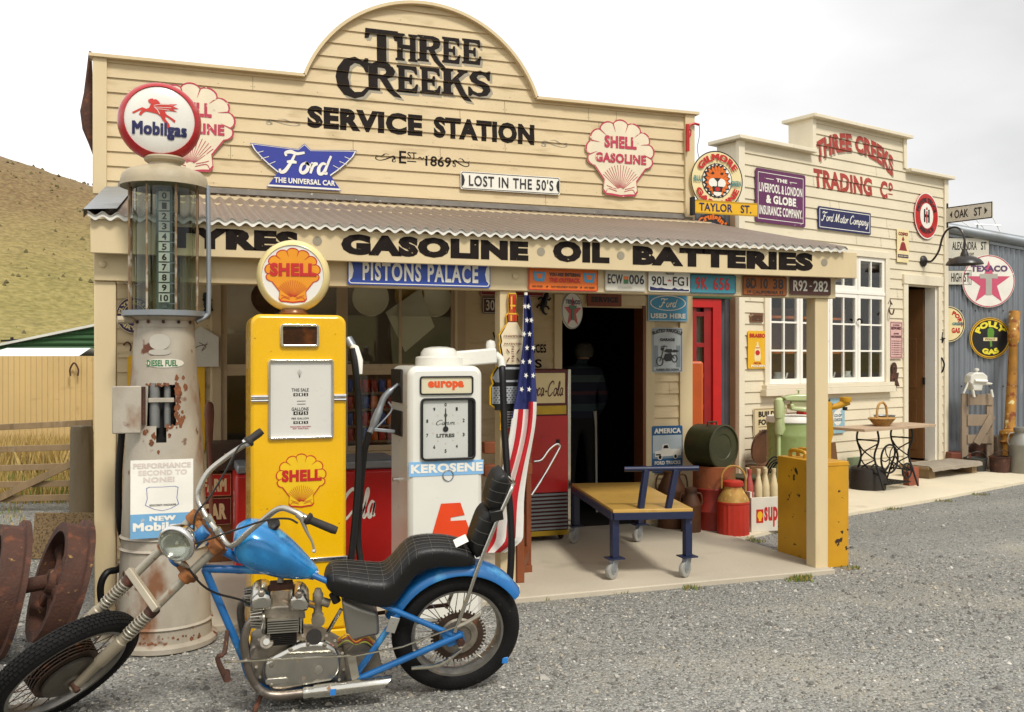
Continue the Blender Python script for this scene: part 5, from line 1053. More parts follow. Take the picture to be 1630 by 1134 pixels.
b = MB(); b.tube(crv([q(1416,475), q(1417,484), q(1415,490), q(1417,499,.08), q(1421,500,.1), q(1423,493,.09)],4), .01, 7); b.tube([q(1413,484), q(1416,478), q(1420,485)], .009, 7); plain('iron_hook', b, RUST, 'rusty iron hook hanging on the boards left of the store door', 'hook')
b = MB(); b.tube(crv([q(1500,529), q(1499,536), q(1501,540,.05), q(1499,546)],4), .013, 7); b.tube([q(1496,541), q(1504,539)], .009, 6); plain('door_knocker', b, BLACKM, 'black iron knocker on the right hand corner board of the store', 'knocker')
b = MB(); b.tube(crv([q(1498,570), q(1500,572,.05), q(1503,580,.07), q(1501,590,.05), q(1498,593)],4), .012, 7); plain('iron_door_pull', b, BLACKM, 'black iron pull below the knocker on the store corner board', 'door pull')
for (l, t_), g in (((1290,505), 'left'), ((1368,510), 'right')):
    b = MB(); b.tube(crv([q(l-3,t_,.03), q(l,t_-2,.06), q(l+4,t_+1,.06), q(l+3,t_+5,.05)],4), .011, 7); plain('window_catch', b, BLACKM, 'curled black iron catch on the '+g+' pair of store casements', 'catch', )
# projecting street sign and others beside the store corner
OL = .665; zO0, zO1 = T(1504,356.5)[1], T(1504,331.5)[1]
M = TM @ Matrix.Translation((4.268, -.02, zO0)) @ Matrix.Rotation(math.radians(-90), 4, 'Z')
t = sign('street_sign', 'white street sign reading OAK ST projecting from the store corner', (M, OL, zO1-zO0), lambda w, h: [(0,0),(w,0),(w,h),(0,h)], PWD, [('border', PK, FR(.02,.0,.004)), ('lettering', PK, J(TX('OAK', .2, .24, .5, .76, .02), TX('ST', .62, .24, .78, .76, .02), U(p_poly([(.1,.5),(.15,.72),(.15,.28)])), U(p_poly([(.9,.5),(.84,.72),(.84,.28)]))))], th=.02)
ob('mounting_bracket', MB().box(-OL/2-.02,-.02,-.06,-OL/2+.02,.02,zO1-zO0+.06), BLACKM, t)
sign('street_sign', 'white street sign reading ALEXANDRA ST on the grey shed', S_(1505,379,1573,412.5), lambda w, h: [(0,0),(w,0),(w,h),(0,h)], PWD, [('border', PK, FR(.012,.0,.004)), ('lettering', PK, J(TX('ALEXANDRA', .13, .42, .7, .8, .015), TX('ST', .8, .42, .93, .8, .015), TX('NO EXIT', .44, .15, .64, .28, .02)))])
sign('street_sign', 'small white street sign reading HIGH ST on the grey shed', S_(1504,431,1544,454,.036), lambda w, h: [(0,0),(w,0),(w,h),(0,h)], PWD, [('border', PK, FR(.015,.0,.004)), ('lettering', PK, J(TX('HIGH', .2, .2, .6, .82, .015), TX('ST', .7, .2, .92, .82, .015)))])
M, w, h = S_(1529.5,407,1613,490); star_sign('round_star_sign', 'large round faded white sign with pink star on the grey shed', M, w, big=True)
BIRD = [(.44,.72),(.5,.76),(.57,.73),(.6,.66),(.58,.5),(.54,.42),(.55,.3),(.5,.28),(.49,.42),(.44,.5),(.43,.62)]
M, w, h = S_(1541.5,505.5,1606.5,571); sign('round_parrot_sign', 'round black sign with a green parrot reading POLLY GAS', (M, w, w), disc, PY_, [('rim', PK, U(p_ring(ell(.5,.5,.485), ell(.5,.5,.47)))), ('field', PK, U(p_poly(ell(.5,.5,.44)))), ('bird', paint('parrot_green','5a8a2a'), U(p_poly(BIRD))), ('name_band', PC, U(p_rect(.33,.43,.67,.51))), ('band_lettering', PK, U(p_text('POLLY',.38,.445,.62,.495,.03))), ('lettering', paint('lemon','e2d23a'), lambda w, h: stack([p_arc('POLLY', w/2, h/2, .27*w, -68, 68, .15*w, .07), p_arc('GAS', w/2, h/2, .41*w, 214, 146, .14*w, .07, True)]))])
M, w, h = S_(1480,488,1533,545,.05); sign('round_cream_sign', 'round cream sign with red letters half hidden behind the store corner', (M, w, h), disc, PC, [('border', PK, U(p_ring(ell(.5,.5,.48), ell(.5,.5,.455)))), ('lettering', PR, lambda w, h: stack([p_arc('PORT', w/2, h/2, .3*w, 20, 100, .13*w, .06), p_text('GAS', .6*w, .25*h, .85*w, .4*h, .05)])), ('teal_word', paint('teal','2a7a80'), U(p_text('GREEN',.62,.47,.95,.55,.04)))])
# barn lamp on a swan neck
Ld = Vector((3.712, 0, 2.9)); LP = .60
lamp = thing('barn_lamp', 'black swan neck barn lamp on the trading store wall', 'lamp', M=TM @ Matrix.Translation(Ld))
LK = mat('black_enamel', '231d19', .35, var=.3, vs=8, spots=(('6a5a48',.68,20,.1),), bump=.05)
b = MB(); b.lathe([(.0,0),(.075,.0),(.075,.03),(.05,.05),(.03,.06),(.0,.06)], 18, Matrix.Rotation(math.radians(90),4,'X')); ob('wall_plate', b, LK, lamp)
sx_ = lambda v, py: (0, -v, 1.6+(567-py)*12.6/1500-Ld.z)
ob('swan_neck', MB().tube(crv([(0,-.05,0), sx_(.14,413), sx_(.24,398), sx_(.29,378), sx_(.36,366), sx_(.47,363), sx_(.56,370), sx_(.6,385), sx_(.6,400)], 5), .014, 10), LK, lamp)
zt = sx_(.6,399)[2]
b = MB(); b.lathe([(.03,.0),(.035,-.03),(.05,-.06),(.055,-.09),(.12,-.105),(.19,-.14),(.225,-.185),(.232,-.205),(.222,-.2),(.185,-.155),(.115,-.12),(.03,-.1)], 28, Matrix.Translation((0,-.6,zt))); ob('shade', b, LK, lamp)
# rusty blade hung on the left side of the building
q = lambda px, py: PY(px, py, YW+.1)
b = MB(); pts = [q(143.5,82), q(142.5,110), q(141,150), q(138.5,178), q(141,205), q(147,230), q(149.5,246)]
b.tube(pts, [.01,.02,.035,.05,.045,.025,.01], 8, sq=.5); plain('iron_ornament', b, RUST, 'long rusty iron blade shape hung on the left side of the false front', 'ornament')
# ================================================================ PUMPS
def put_at(px, py, rz=0., dz=0.):
    p = G(px, py); k = (p-CAM).dot(FWD)/1500; return Matrix.Translation(p+Vector((0,0,dz))) @ Matrix.Rotation(math.radians(rz-YAW), 4, 'Z'), k
ROTX = Matrix.Rotation(math.radians(90), 4, 'X')
OLDW = mat('old_white_pump_paint', 'a9a090', .5, var=.14, vs=5, spots=(('857866',.47,4,.3,.35),('7a5236',.585,5,.12,.5),('5e3018',.63,9,.06)), bump=.12)
OLDT = mat('grimy_cap_paint', 'a5977c', .55, var=.15, vs=6, spots=(('7a6a4c',.55,5,.25),('8a4a22',.72,14,.06)), bump=.12)
# ---- tall glass cylinder pump
GD = 5.28; gk = GD/1500; gp = PZ(262, 567, GD); gp.z = 0
gt = thing('visible_gasoline_pump', 'tall weathered white gasoline pump with glass cylinder and round red winged horse globe', 'gas pump', M=Matrix.Translation(gp) @ Matrix.Rotation(math.radians(-YAW+18), 4, 'Z'))
gz = lambda py: 1.6-(py-567)*gk
def shell_of(prof, n, skip, b):
    k = b.n()
    for r_, z in prof:
        for j in range(n): a = 2*math.pi*j/n; b.v.append(Vector((r_*math.sin(a), -r_*math.cos(a), z)))
    for i in range(len(prof)-1):
        for j in range(n):
            am = 360*(j+.5)/n; am = am-360 if am > 180 else am; zm = (prof[i][1]+prof[i+1][1])/2
            if skip(am, zm): continue
            b.f.append([k+i*n+j, k+i*n+(j+1)%n, k+(i+1)*n+(j+1)%n, k+(i+1)*n+j]); b.m.append(0)
def colr(z):
    P = ((0,.256),(.13,.25),(.57,.228),(1.13,.204),(1.6,.168),(1.8,.156),(2,.15))
    for (a, ra), (c, rc) in zip(P, P[1:]):
        if a <= z <= c: return ra+(rc-ra)*(z-a)/(c-a)
    return .15
prof = [(colr(z), z) for z in [.02+1.78*i/40 for i in range(41)]]
hz0, hz1 = gz(672), gz(614); hz2 = gz(703)
b = MB(); shell_of(prof, 72, lambda a, z: (-26 < a < 19 and hz0 < z < hz1) or (-11 < a < 5 and hz2 < z <= hz0), b); ob('column', b, OLDW, gt, sm=50)
b = MB(); b.lathe([(.27,.0),(.285,.01),(.285,.035),(.262,.05),(.255,.05)], 48); ob('base_ring', b, OLDW, gt)
for z in (.13, gz(876)+.03, gz(858)+.03): ob('band', MB().lathe([(colr(z)-.004, z-.014),(colr(z)+.011, z),(colr(z)-.004, z+.014)], 48), OLDW, gt)
b = MB(); b.lathe([(.125,hz2-.05),(.125,hz1+.05)], 24); ob('inner_lining', b, mat('pump_inside','171412',.9,bump=.1), gt)
for x, r_ in ((-.045,.028),(.02,.018)): ob('inner_pipe', MB().tube([(x,-.15,hz0-.02),(x,-.15,hz1+.02)], r_, 12), mat('pipe_grey','7d7d7a',.5,metal=.4,var=.2,vs=9,bump=.1), gt)
b = MB(); b.box(-.075,-.188,(hz0*.35+hz1*.65)-.014,.055,-.172,(hz0*.35+hz1*.65)+.01); ob('cross_strap', b, OLDW, gt, bev=.002)
b = MB(); b.box(-.2,-.02,hz0-.045,-.055,0,hz1+.005); b.xf(Matrix.Translation((-.055,-.182,0))); dr = ob('access_door', b, OLDW, gt, bev=.006)
ob('door_hinge', MB().tube([(-.1,-.18,hz0),(-.1,-.18,hz1)], .011, 8), RUST, dr)
def wrapc(b, dr=0.):
    for v in b.v: r_ = colr(v.z)+dr-v.y; a = v.x/r_; v.x, v.y = r_*math.sin(a), -r_*math.cos(a)
    return b
def p_lens(cx, cz, hw, hz, n=18):
    vs = []; fs = []
    for i in range(n+1): x = -1+2*i/n; h = hz*math.sqrt(max(0,1-abs(x)**2.5)); vs += [(cx+hw*x, cz-h),(cx+hw*x, cz+h)]
    return (vs, [[2*i,2*i+2,2*i+3,2*i+1] for i in range(n)])
b = wrapc(MB().flat(p_lens(-.02, gz(545), .056, .042), 0), .004); ob('oval_plate', b, mat('grey_plate','b5aea0',.4,metal=.2,bump=.04), gt, sm=30)
b = wrapc(MB().flat(p_lens(-.02, gz(561), .06, .016), 0), .004); ob('maker_plate', b, mat('grey_plate2','aaa396',.5,bump=.05), gt)
b = wrapc(MB().flat(p_lens(.01, gz(578), .105, .024), 0), .003); lb = ob('fuel_label', b, PWD, gt)
ob('label_lettering', wrapc(MB().flat(p_text('DIESEL FUEL', -.088, gz(583), .075, gz(573), .04), 0), .0045), PGR, lb, sm=0)
rg = random.Random(21); ps = []
def blob(cx, cz, r_, st=1.): return p_poly([(cx+r_*(.6+.6*rg.random())*math.cos(a), cz+r_*st*(.6+.6*rg.random())*math.sin(a)) for a in [i*math.pi/5 for i in range(10)]])
for i in range(46): x_ = .062+abs(rg.gauss(0,.022)); ps.append(blob(x_, hz0+rg.uniform(-.02,.26), .004+.012*rg.random(), 1.4))
for i in range(60): x_ = rg.gauss(-.01,.028); ps.append(blob(x_, hz0-abs(rg.gauss(0,.055))-.005, .003+.010*rg.random(), 1.6))
for i in range(26): ps.append(blob(rg.uniform(-.09,.08), hz1+.004+abs(rg.gauss(0,.008)), .003+.008*rg.random(), .7))
for i in range(40): ps.append(blob(rg.uniform(-.22,.22), .055+abs(rg.gauss(0,.02)), .004+.01*rg.random(), .8))
ps = [q_ for q_ in ps if not (-.075 < sum(v[0] for v in q_[0])/10 < .056 and hz0-.004 < sum(v[1] for v in q_[0])/10 < hz1+.004) and not (-.04 < sum(v[0] for v in q_[0])/10 < .02 and hz2 < sum(v[1] for v in q_[0])/10 < hz0)]
ob('rust_patches', wrapc(MB().flat(stack(ps), 0), .0016), mat('rust_stain','744426',.85,var=.4,vs=18,spots=(('4a2818',.56,20,.15),('96684a',.62,30,.1)),bump=.4), gt, sm=0)
px0, px1 = (216-262)*gk, (306-262)*gk; z0, z1 = gz(852)+.03, gz(728)+.01
K = Matrix.Translation((0,-.236,0)) @ Matrix.Translation((0,0,z0)) @ Matrix.Rotation(math.radians(-2.4), 4, 'X')
w, h = px1-px0, z1-z0
b = MB().box(px0,-.004,0,px1,.0,h).xf(K); pl = ob('advert_plate', b, PW, gt)
fl = lambda pc, d: MB().flat(([(px0+q[0]*w, q[1]*h)+tuple(q[2:]) for q in pc[0]], pc[1]), -.004-d).xf(K)
ob('blue_band', fl(p_rect(.0,.0,1,.31), .0012), paint('faded_blue','6d9fc4',.04), pl, sm=0)
ob('faded_lettering', fl(stack([p_text('PERFORMANCE',.04,.89,.96,.96,.05), p_text('SECOND TO',.12,.8,.9,.87,.05), p_text('NONE!',.2,.71,.7,.78,.05)]), .0012), paint('ghost','cfc2b8',.02), pl, sm=0)
SHD = [(.25,.64),(.3,.655),(.5,.65),(.7,.655),(.76,.64),(.74,.5),(.77,.42),(.64,.365),(.5,.34),(.37,.365),(.23,.42),(.26,.5)]
ob('shield_outline', fl(p_ring(SHD, [(.5+(x-.5)*.96,.5+(z-.5)*.97) for x, z in SHD]), .0012), PB, pl, sm=0)
ob('lettering', fl(stack([p_text('NEW',.3,.215,.72,.28,.06), p_text('Mobilgas',.04,.06,.93,.2,.05)]), .0024), PW, pl, sm=0)
ob('shield_lettering', fl(p_text('SOCONY-VACUUM',.3,.405,.72,.43,.03), .0012), PK, pl, sm=0)
# flying red horse
HORSE = [(.03,.50),(.16,.60),(.24,.66),(.33,.62),(.38,.66),(.42,.78),(.37,.83),(.36,.89),(.40,.93),(.45,.95),(.47,.92),(.53,.93),(.58,.88),(.62,.80),(.97,.84),(.86,.77),(1.0,.70),(.86,.68),(.97,.60),(.8,.62),(.70,.60),(.74,.5),(.84,.42),(.93,.34),(.91,.27),(.86,.33),(.76,.42),(.72,.44),(.72,.36),(.80,.22),(.82,.1),(.77,.06),(.75,.12),(.74,.22),(.66,.32),(.62,.43),(.54,.5),(.42,.53),(.32,.55),(.26,.5),(.22,.42),(.17,.44),(.2,.52),(.25,.6),(.18,.56),(.06,.46)]
cp = gz(270)
GLC = glassm('cylinder_glass', 'cfd8d2', 1.5)
b = MB(); b.lathe([(.165,gz(497)+.01),(.165,gz(296))], 40); b.f.pop(); b.f.pop(); b.m.pop(); b.m.pop(); ob('glass_cylinder', b, GLC, gt)
IRON = mat('rusty_rod','7d6446',.6,metal=.3,var=.3,vs=12,spots=(('a59c8c',.55,14,.1),),bump=.2)
for a in (-72,-26,20,66,112,158,204,250): ob('cage_rod', MB().tube([(.19*math.sin(math.radians(a)),-.19*math.cos(math.radians(a)),gz(499)),(.19*math.sin(math.radians(a)),-.19*math.cos(math.radians(a)),gz(292))], .006, 6), IRON, gt)
ob('rear_backing', MB().box(-.03,.12,gz(497),.03,.14,gz(297)), mat('pale_green_metal','7d8680',.4,bump=.05), gt)
ob('gauge_bar', MB().box(-.012,-.01,gz(490),.012,.0,gz(300)), GALV, gt)
for i in range(11):
    z = gz(313+16.2*i); nb = ob('gauge_plate', MB().box(-.03,-.03,z-.024,.028,-.024,z+.024), PW, gt); ob('numeral', MB().flat(p_text(str(i), -.013 if i < 10 else -.022, z-.018, .012 if i < 10 else .02, z+.018, .03), -.0315), PK, nb, sm=0)
    ob('gauge_pointer', MB().box(.0,-.022,z-.034,.06,-.017,z-.028), GALV, nb)
ob('pump_outlet', MB().tube([(-.0,.05,gz(497)),(-.0,.05,gz(297))], .05, 16), mat('clear_tube','76807a',.25,metal=.4,bump=0), gt)
ob('platform', MB().lathe([(.2,gz(506)),(.225,gz(504)),(.225,gz(496)),(.17,gz(495))], 40), GALV, gt)
for a in range(-60, 61, 30): ob('bolt', MB().lathe([(.009,0),(.009,.012),(.004,.016)], 8, Matrix.Translation((.158*math.sin(math.radians(a)),-.158*math.cos(math.radians(a)),gz(514))) @ Matrix.Rotation(math.radians(90),4,'X')), RUST, gt)
ob('neck', MB().lathe([(.162,gz(522)),(.158,gz(512)),(.19,gz(506))], 40), OLDW, gt)
ob('cap', MB().lathe([(.2,gz(297)),(.235,gz(300)),(.233,gz(293)),(.226,gz(283)),(.2,gz(275)),(.15,gz(270)),(.09,gz(268))], 44), OLDT, gt)
ob('collar', MB().lathe([(.09,gz(269)),(.085,gz(262)),(.105,gz(258)),(.11,gz(254)),(.1,gz(251)),(.06,gz(250))], 32), OLDT, gt)
ob('side_pipe', MB().tube(crv([(.23,-.06,gz(295)),(.235,-.06,gz(400)),(.235,-.06,gz(488)),(.225,-.06,gz(502)),(.17,-.08,gz(513))],5), .013, 10), GALV, gt)
ob('outlet_spout', MB().tube([(-.16,-.05,gz(510)),(-.24,-.07,gz(511))], .022, 10), OLDT, gt)
gc = Vector((-.025,0,gz(196))); GM = Matrix.Translation(gc) @ Matrix.Rotation(math.radians(2),4,'Z') @ ROTX
GLB = mat('red_globe','a8161c',.25,var=.1,vs=4,spots=(('d9a9a0',.64,3,.25),),bump=.02)
gl = ob('globe', MB().lathe([(.06,-.075),(.17,-.073),(.205,-.05),(.222,0),(.214,.035),(.196,.062),(.186,.07),(.183,.062),(.0,.062)], 56, GM), GLB, gt, sm=60)
fc = ob('globe_face', MB().lathe([(.0,.0625)]+[(.183*i/9, .085-.022*(i/9)**4) for i in range(9,-1,-1)], 48, GM), mat('globe_white','d9d5cb',.25,var=.05,bump=.02), gl, sm=60)
GF = Matrix.Translation(gc) @ Matrix.Rotation(math.radians(2),4,'Z') @ Matrix.Translation((0,-.086,0))
def dome(pc, r0=.183):   # lie on the gently domed face
    return ([(q[0], q[1], (q[2] if len(q) > 2 else 0)+.022*min(1,(q[0]**2+q[1]**2)/r0**2)**2-.0025) for q in pc[0]], pc[1])
hp = p_map(p_poly(HORSE), lambda x, z: (-.150+x*.25, -.065+z*.185))
bm_ = bmesh.new(); vv = [bm_.verts.new((x,0,z)) for x, z in hp[0]]; bm_.faces.new(vv); bm_.normal_update(); bmesh.ops.triangulate(bm_, faces=bm_.faces[:]); vi = {v: i for i, v in enumerate(bm_.verts)}; hp = (hp[0], [[vi[v] for v in f.verts] for f in bm_.faces]); bm_.free()
ob('winged_horse', MB().flat(dome(hp), 0).xf(GF), mat('horse_red','c02a1c',.35,bump=.02), fc, sm=0)
ob('lettering', MB().flat(dome(p_text('Mobilgas', -.142, -.112, .142, -.018, .05)), 0).xf(GF), PNV, fc, sm=0)
for pts in (((.48,.74),(.6,.78),(.8,.8)),((.5,.69),(.66,.70),(.84,.71)),((.52,.64),(.66,.645),(.8,.63)),((.6,.5),(.55,.62),(.48,.7))):
    ob('wing_line', MB().flat(dome(p_map(p_line(pts,.012,4), lambda x, z: (-.150+x*.25, -.065+z*.185))), -.001).xf(GF), PW, fc, sm=0)
HOSE = mat('black_hose','100f0f',.5,var=.3,vs=12,spots=(('38342e',.68,20,.1),),bump=.1,spec=.3)
gm_ = lambda px, py, dz=0: PZ(px, py, GD+dz)
ob('hose', MB().tube(crv([gm_(196,672,.0), gm_(193,700,.05), gm_(189,760,.05), gm_(190,830,.05), gm_(200,880,.1), gm_(190,905,-.02), gm_(170,912,-.1), gm_(160,935,-.12), gm_(165,968,-.1), gm_(185,985,-.05), gm_(215,990,.15)],6), .019, 10), HOSE, gt, ws=True)
# ---- yellow pump
SD = 5.24; p = PZ(471, 567, SD); SY = p.y; sx0, sx1 = PY(399,700,SY).x, PY(551.5,700,SY).x
YEL = mat('yellow_pump_enamel', 'dfac00', .28, var=.05, vs=3, spots=(('b57f0c',.6,3,.35),('7a4a1a',.715,22,.03)), bump=.02, coat=.4)
sm_ = thing('yellow_gasoline_pump', 'yellow gasoline pump with a round lit globe and red scallop emblem', 'gas pump', (p.x, SY+.2, 0))
qz = lambda py: PY(471, py, SY).z; qx = lambda px: PY(px, 620, SY).x
zt = qz(501); P = [(sx0,.06),(sx1,.06)]+[(sx1-.055+.055*math.sin(a), zt-.055+.055*math.cos(a)) for a in [math.pi/2-math.pi/2*i/8 for i in range(9)]]+[(sx0+.055-.055*math.sin(a), zt-.055+.055*math.cos(a)) for a in [math.pi/2*i/8 for i in range(9)]]
ob('body', MB().prism(P, SY, SY+.42), YEL, sm_, ws=True, bev=.018, sm=50)
ob('plinth', MB().box(sx0-.01,SY-.012,0,sx1+.01,SY+.43,.06), YEL, sm_, ws=True, bev=.008)
def framed(l, t_, r_, b_, Y, d, th_, fm, im, par, r0=.02, fname='frame', iname='face'):
    x0, z0, x1, z1 = wbox(l, t_, r_, b_, Y); o_ = rr(x0,z0,x1,z1,r0); i_ = rr(x0+th_,z0+th_,x1-th_,z1-th_,max(r0-th_,.004))
    g = MB(); n = len(o_); g.v += [Vector((x,Y-d,z)) for x,z in o_]+[Vector((x,Y-d,z)) for x,z in i_]+[Vector((x,Y+.001,z)) for x,z in o_]+[Vector((x,Y+.001,z)) for x,z in i_]
    for i in range(n): j = (i+1)%n; g.f += [[i,j,n+j,n+i],[j,i,2*n+i,2*n+j],[n+i,n+j,3*n+j,3*n+i]]; g.m += [0,0,0]
    f = ob(fname, g, fm, par, ws=True, bev=.002)
    return f, ob(iname, MB().prism(i_, Y-.003, Y+.001), im, f, ws=True, sm=0), (x0+th_, z0+th_, x1-th_, z1-th_)
f, g_, _ = framed(446,516,508,553,SY,.016,.014,CHROME,mat('amber_glass','3a1a0c',.1,var=.6,vs=6,spots=(('8a4a20',.55,5,.2),),bump=0),sm_,.02,'window_frame','window_glass')
f, g_, bx = framed(427,572.5,531,697,SY,.018,.012,CHROME,mat('dial_white','ccc9c0',.3,var=.05,vs=3,spots=(('7a6a52',.745,16,.03),),bump=.01),sm_,.016,'dial_frame','dial_face')
x0, z0, x1, z1 = bx; DW, DH = x1-x0, z1-z0; dd = lambda pc, m, nm='dial_lettering', par=None, e=.0045: ob(nm, MB().flat(([(x0+q[0]*DW, z0+q[1]*DH)+tuple(q[2:]) for q in pc[0]], pc[1]), SY-e), m, par or g_, ws=True, sm=0)
DK = paint('dial_ink','4a4844',.0)
dd(stack([p_text('THIS SALE',.34,.6,.62,.645,.02), p_text('GALLONS',.34,.345,.62,.39,.02), p_text('PER GALLON',.34,.23,.62,.255,.02), p_rect(.43,.47,.57,.477), p_rect(.43,.43,.57,.437)]+[p_line([(.47,.78),(.47+.014*i,.9-.012*abs(i))],(.002,.008,.002)) for i in (-3,-2,-1,0,1,2,3)]), DK)
for i, (za, zb, n_) in enumerate(((.54,.58,3),(.29,.335,3),(.17,.205,3))):
    for j in range(n_): dd(p_rect(.37+.085*j,za,.44+.085*j,zb), PK, 'number_wheel'); dd(p_text('012'[j] if i != 1 else '475'[j],.392+.085*j,za+.006,.42+.085*j,zb-.006,.03), PW, 'numeral', None, .006)
dd(stack([p_text('MEASURED DELIVERY',.32,.125,.66,.14,.02), p_text('BY METER',.36,.1,.62,.115,.02)]), PNK)
for (l, r_) in ((399,427),(531,551)):
    for py in (631,637.5): ob('chrome_band', MB().tube([(qx(l+.5)-.0, SY-.004, qz(py)), (qx(r_-.5), SY-.004, qz(py))], .010, 10), CHROME, sm_, ws=True)
ob('chrome_strip', MB().box(sx0-.004,SY-.01,qz(897),sx1+.004,SY+.002,qz(890)), CHROME, sm_, ws=True, bev=.003)
def shell_badge(l, t_, r_, b_, Y, par, Mx=None):
    x0, z0, x1, z1 = wbox(l, t_, r_, b_, Y); f_ = lambda pc: ([(x0+q[0]*(x1-x0), z0+q[1]*(z1-z0))+tuple(q[2:]) for q in pc[0]], pc[1])
    y_ = Y-.002
    o = ob('scallop_badge', MB().flat(f_(p_poly(PEC2)), y_), paint('badge_yellow','e0b614'), par, ws=True, sm=0)
    ob('badge_outline', MB().flat(f_(pec_ring(.022, PEC2)), y_-.0012), PR, o, ws=True, sm=0); ob('badge_rays', MB().flat(f_(pec_lines(.014)), y_-.0012), PR, o, ws=True, sm=0)
    ob('badge_lettering', MB().flat(f_(p_text('SHELL',.12,.48,.9,.7,.06)), y_-.003), PR, o, ws=True, sm=0)
shell_badge(438.5,723,520,806,SY,sm_)
gc = Vector((p.x+.0, SY+.12, PY(471,440,SY+.12).z)); R_ = 57.5*(SD+.12)/1500
IV = mat('ivory_globe','d8c489',.25,var=.06,vs=4,spots=(('d9a92a',.62,2.5,.3),),bump=.01)
GM = Matrix.Translation(gc) @ Matrix.Rotation(math.radians(-10),4,'Z') @ ROTX
gl = ob('globe', MB().lathe([(R_*.35,-.08),(R_*.8,-.075),(R_*.95,-.045),(R_,0),(R_*.97,.03),(R_*.88,.06),(R_*.83,.064),(R_*.82,.056),(0,.056)], 56, GM), IV, sm_, ws=True, sm=60)
GF = Matrix.Translation(gc) @ Matrix.Rotation(math.radians(-10),4,'Z')
fc = ob('globe_face', MB().flat(p_poly(ell(0,0,R_*.82)), -.058).xf(GF), mat('globe_white','d9d5cb'), gl, ws=True, sm=0)
s_ = R_*1.52; f_ = lambda pc: ([((q[0]-.5)*s_, (q[1]-.5)*s_*1.0)+tuple(q[2:]) for q in pc[0]], pc[1])
bd = ob('scallop_badge', MB().flat(f_(p_poly(PEC2)), -.0595).xf(GF), paint('badge_gold','d98c12'), fc, ws=True, sm=0)
bd.parent = gl
for nm_, pc, m_, e_ in (('badge_outline', pec_ring(.02, PEC2), PR, .061), ('badge_rays', pec_lines(.014), PR, .061), ('badge_lettering', p_text('SHELL',.1,.48,.92,.72,.06), PR, .063)):
    o = ob(nm_, MB().flat(f_(pc), -e_).xf(GF), m_, gl, ws=True, sm=0)
fc.parent = gl
ob('globe_collar', MB().lathe([(.075,zt-.004),(.08,zt+.01),(.072,zt+.02),(.07,gc.z-R_*.93)], 28, Matrix.Translation((gc.x,gc.y,0))), mat('amber_ring','7a4a20',.3,metal=.3,bump=.05), sm_, ws=True)
HP = lambda px, py, Y: PY(px, py, Y)
nz_ = MB(); a1, a2, a3 = HP(556,547,SY+.2), HP(565,555,SY+.15), HP(573,596,SY+.12); nz_.tube([a1, a2, HP(571,575,SY+.13), a3], [.012,.024,.026,.014], 12); ob('nozzle', nz_, WHITE, sm_, ws=True)
b = MB(); b.tube([HP(553,540,SY+.2), HP(560,552,SY+.18)], .03, 12); ob('nozzle_hook', b, GALV, sm_, ws=True)
ob('hose', MB().tube(crv([HP(561,556,SY+.14), HP(566,590,SY+.1), HP(571,660,SY+.1), HP(570,760,SY+.05), HP(563,850,SY+.02), HP(556,920,SY), HP(553,980,SY+.05)],6), .02, 10), HOSE, sm_, ws=True)
# ---- white kerosene pump
KD = 5.66; p = PZ(709, 567, KD); KY = p.y; kx0, kx1 = PY(650,700,KY).x, PY(768.5,700,KY).x; kz = lambda py: PY(709,py,KY).z; kx = lambda px: PY(px,660,KY).x
KW = mat('white_pump_enamel','d9d6cb',.32,var=.04,vs=4,spots=(('8a5a34',.735,9,.05),('4a3a2c',.765,34,.02)),bump=.03,coat=.2)
kt = thing('kerosene_pump', 'white kerosene pump with square litres dial and swing arm', 'fuel pump', (p.x, KY+.25, 0))
zt = kz(583); r0 = .06
P = [(kx0,.0),(kx1,.0)]+[(kx1-r0+r0*math.cos(a), zt-r0+r0*math.sin(a)) for a in [math.pi/2*i/8 for i in range(9)]]+[(kx0+r0-r0*math.sin(a), zt-r0+r0*math.cos(a)) for a in [math.pi/2*i/8 for i in range(9)]]
ob('body', MB().prism(P, KY, KY+.5), KW, kt, ws=True, bev=.03, sm=60)
zc = zt; dcx, dcy = (kx(660)+kx(723))/2+.1, KY+.27
ob('top_dome', MB().lathe([(.15,zc-.005),(.148,zc+.05),(.142,zc+.056),(.118,zc+.06),(.115,zc+.085),(.095,zc+.108),(.05,zc+.118),(0,zc+.12)], 36, Matrix.Translation((dcx,dcy,0))), KW, kt, ws=True)
e_ = PY(788,568,dcy); b = MB(); b.bar((dcx+.1,dcy,zc+.04),(e_.x,dcy,zc+.062),.095,.1); am = ob('swing_arm', b, KW, kt, ws=True, bev=.012)
ob('arm_knob', MB().lathe([(.03,zc+.1),(.032,zc+.13),(.026,zc+.155),(0,zc+.165)], 16, Matrix.Translation((e_.x-.03,dcy,0))), KW, am, ws=True)
ob('arm_elbow', MB().tube([(e_.x,dcy,zc+.07),(e_.x+.035,dcy-.01,zc+.04),(e_.x+.04,dcy-.02,zc-.01)], .026, 12), KW, am, ws=True)
ob('hose', MB().tube(crv([(e_.x+.04,dcy-.02,zc+.0), PY(800,600,dcy-.05), PY(803,680,dcy-.1), PY(808,760,dcy-.16), PY(814,850,dcy-.2), PY(811,925,dcy-.22), PY(800,960,dcy-.24)],6), .022, 10), HOSE, kt, ws=True)
BZ = mat('black_bezel','161514',.35,var=.2,vs=8,bump=.05)
f, g_, bx = framed(668,599,753,628,KY,.012,.009,BZ,mat('name_cream','cfc6a6',.35,var=.05,bump=.01),kt,.018,'name_frame','name_panel')
x0, z0, x1, z1 = bx; ob('lettering', MB().flat(p_text('europa', x0+.13*(x1-x0), z0+.2*(z1-z0), x0+.84*(x1-x0), z0+.78*(z1-z0), .06), KY-.005), paint('orange_red','d9501a'), g_, ws=True, sm=0)
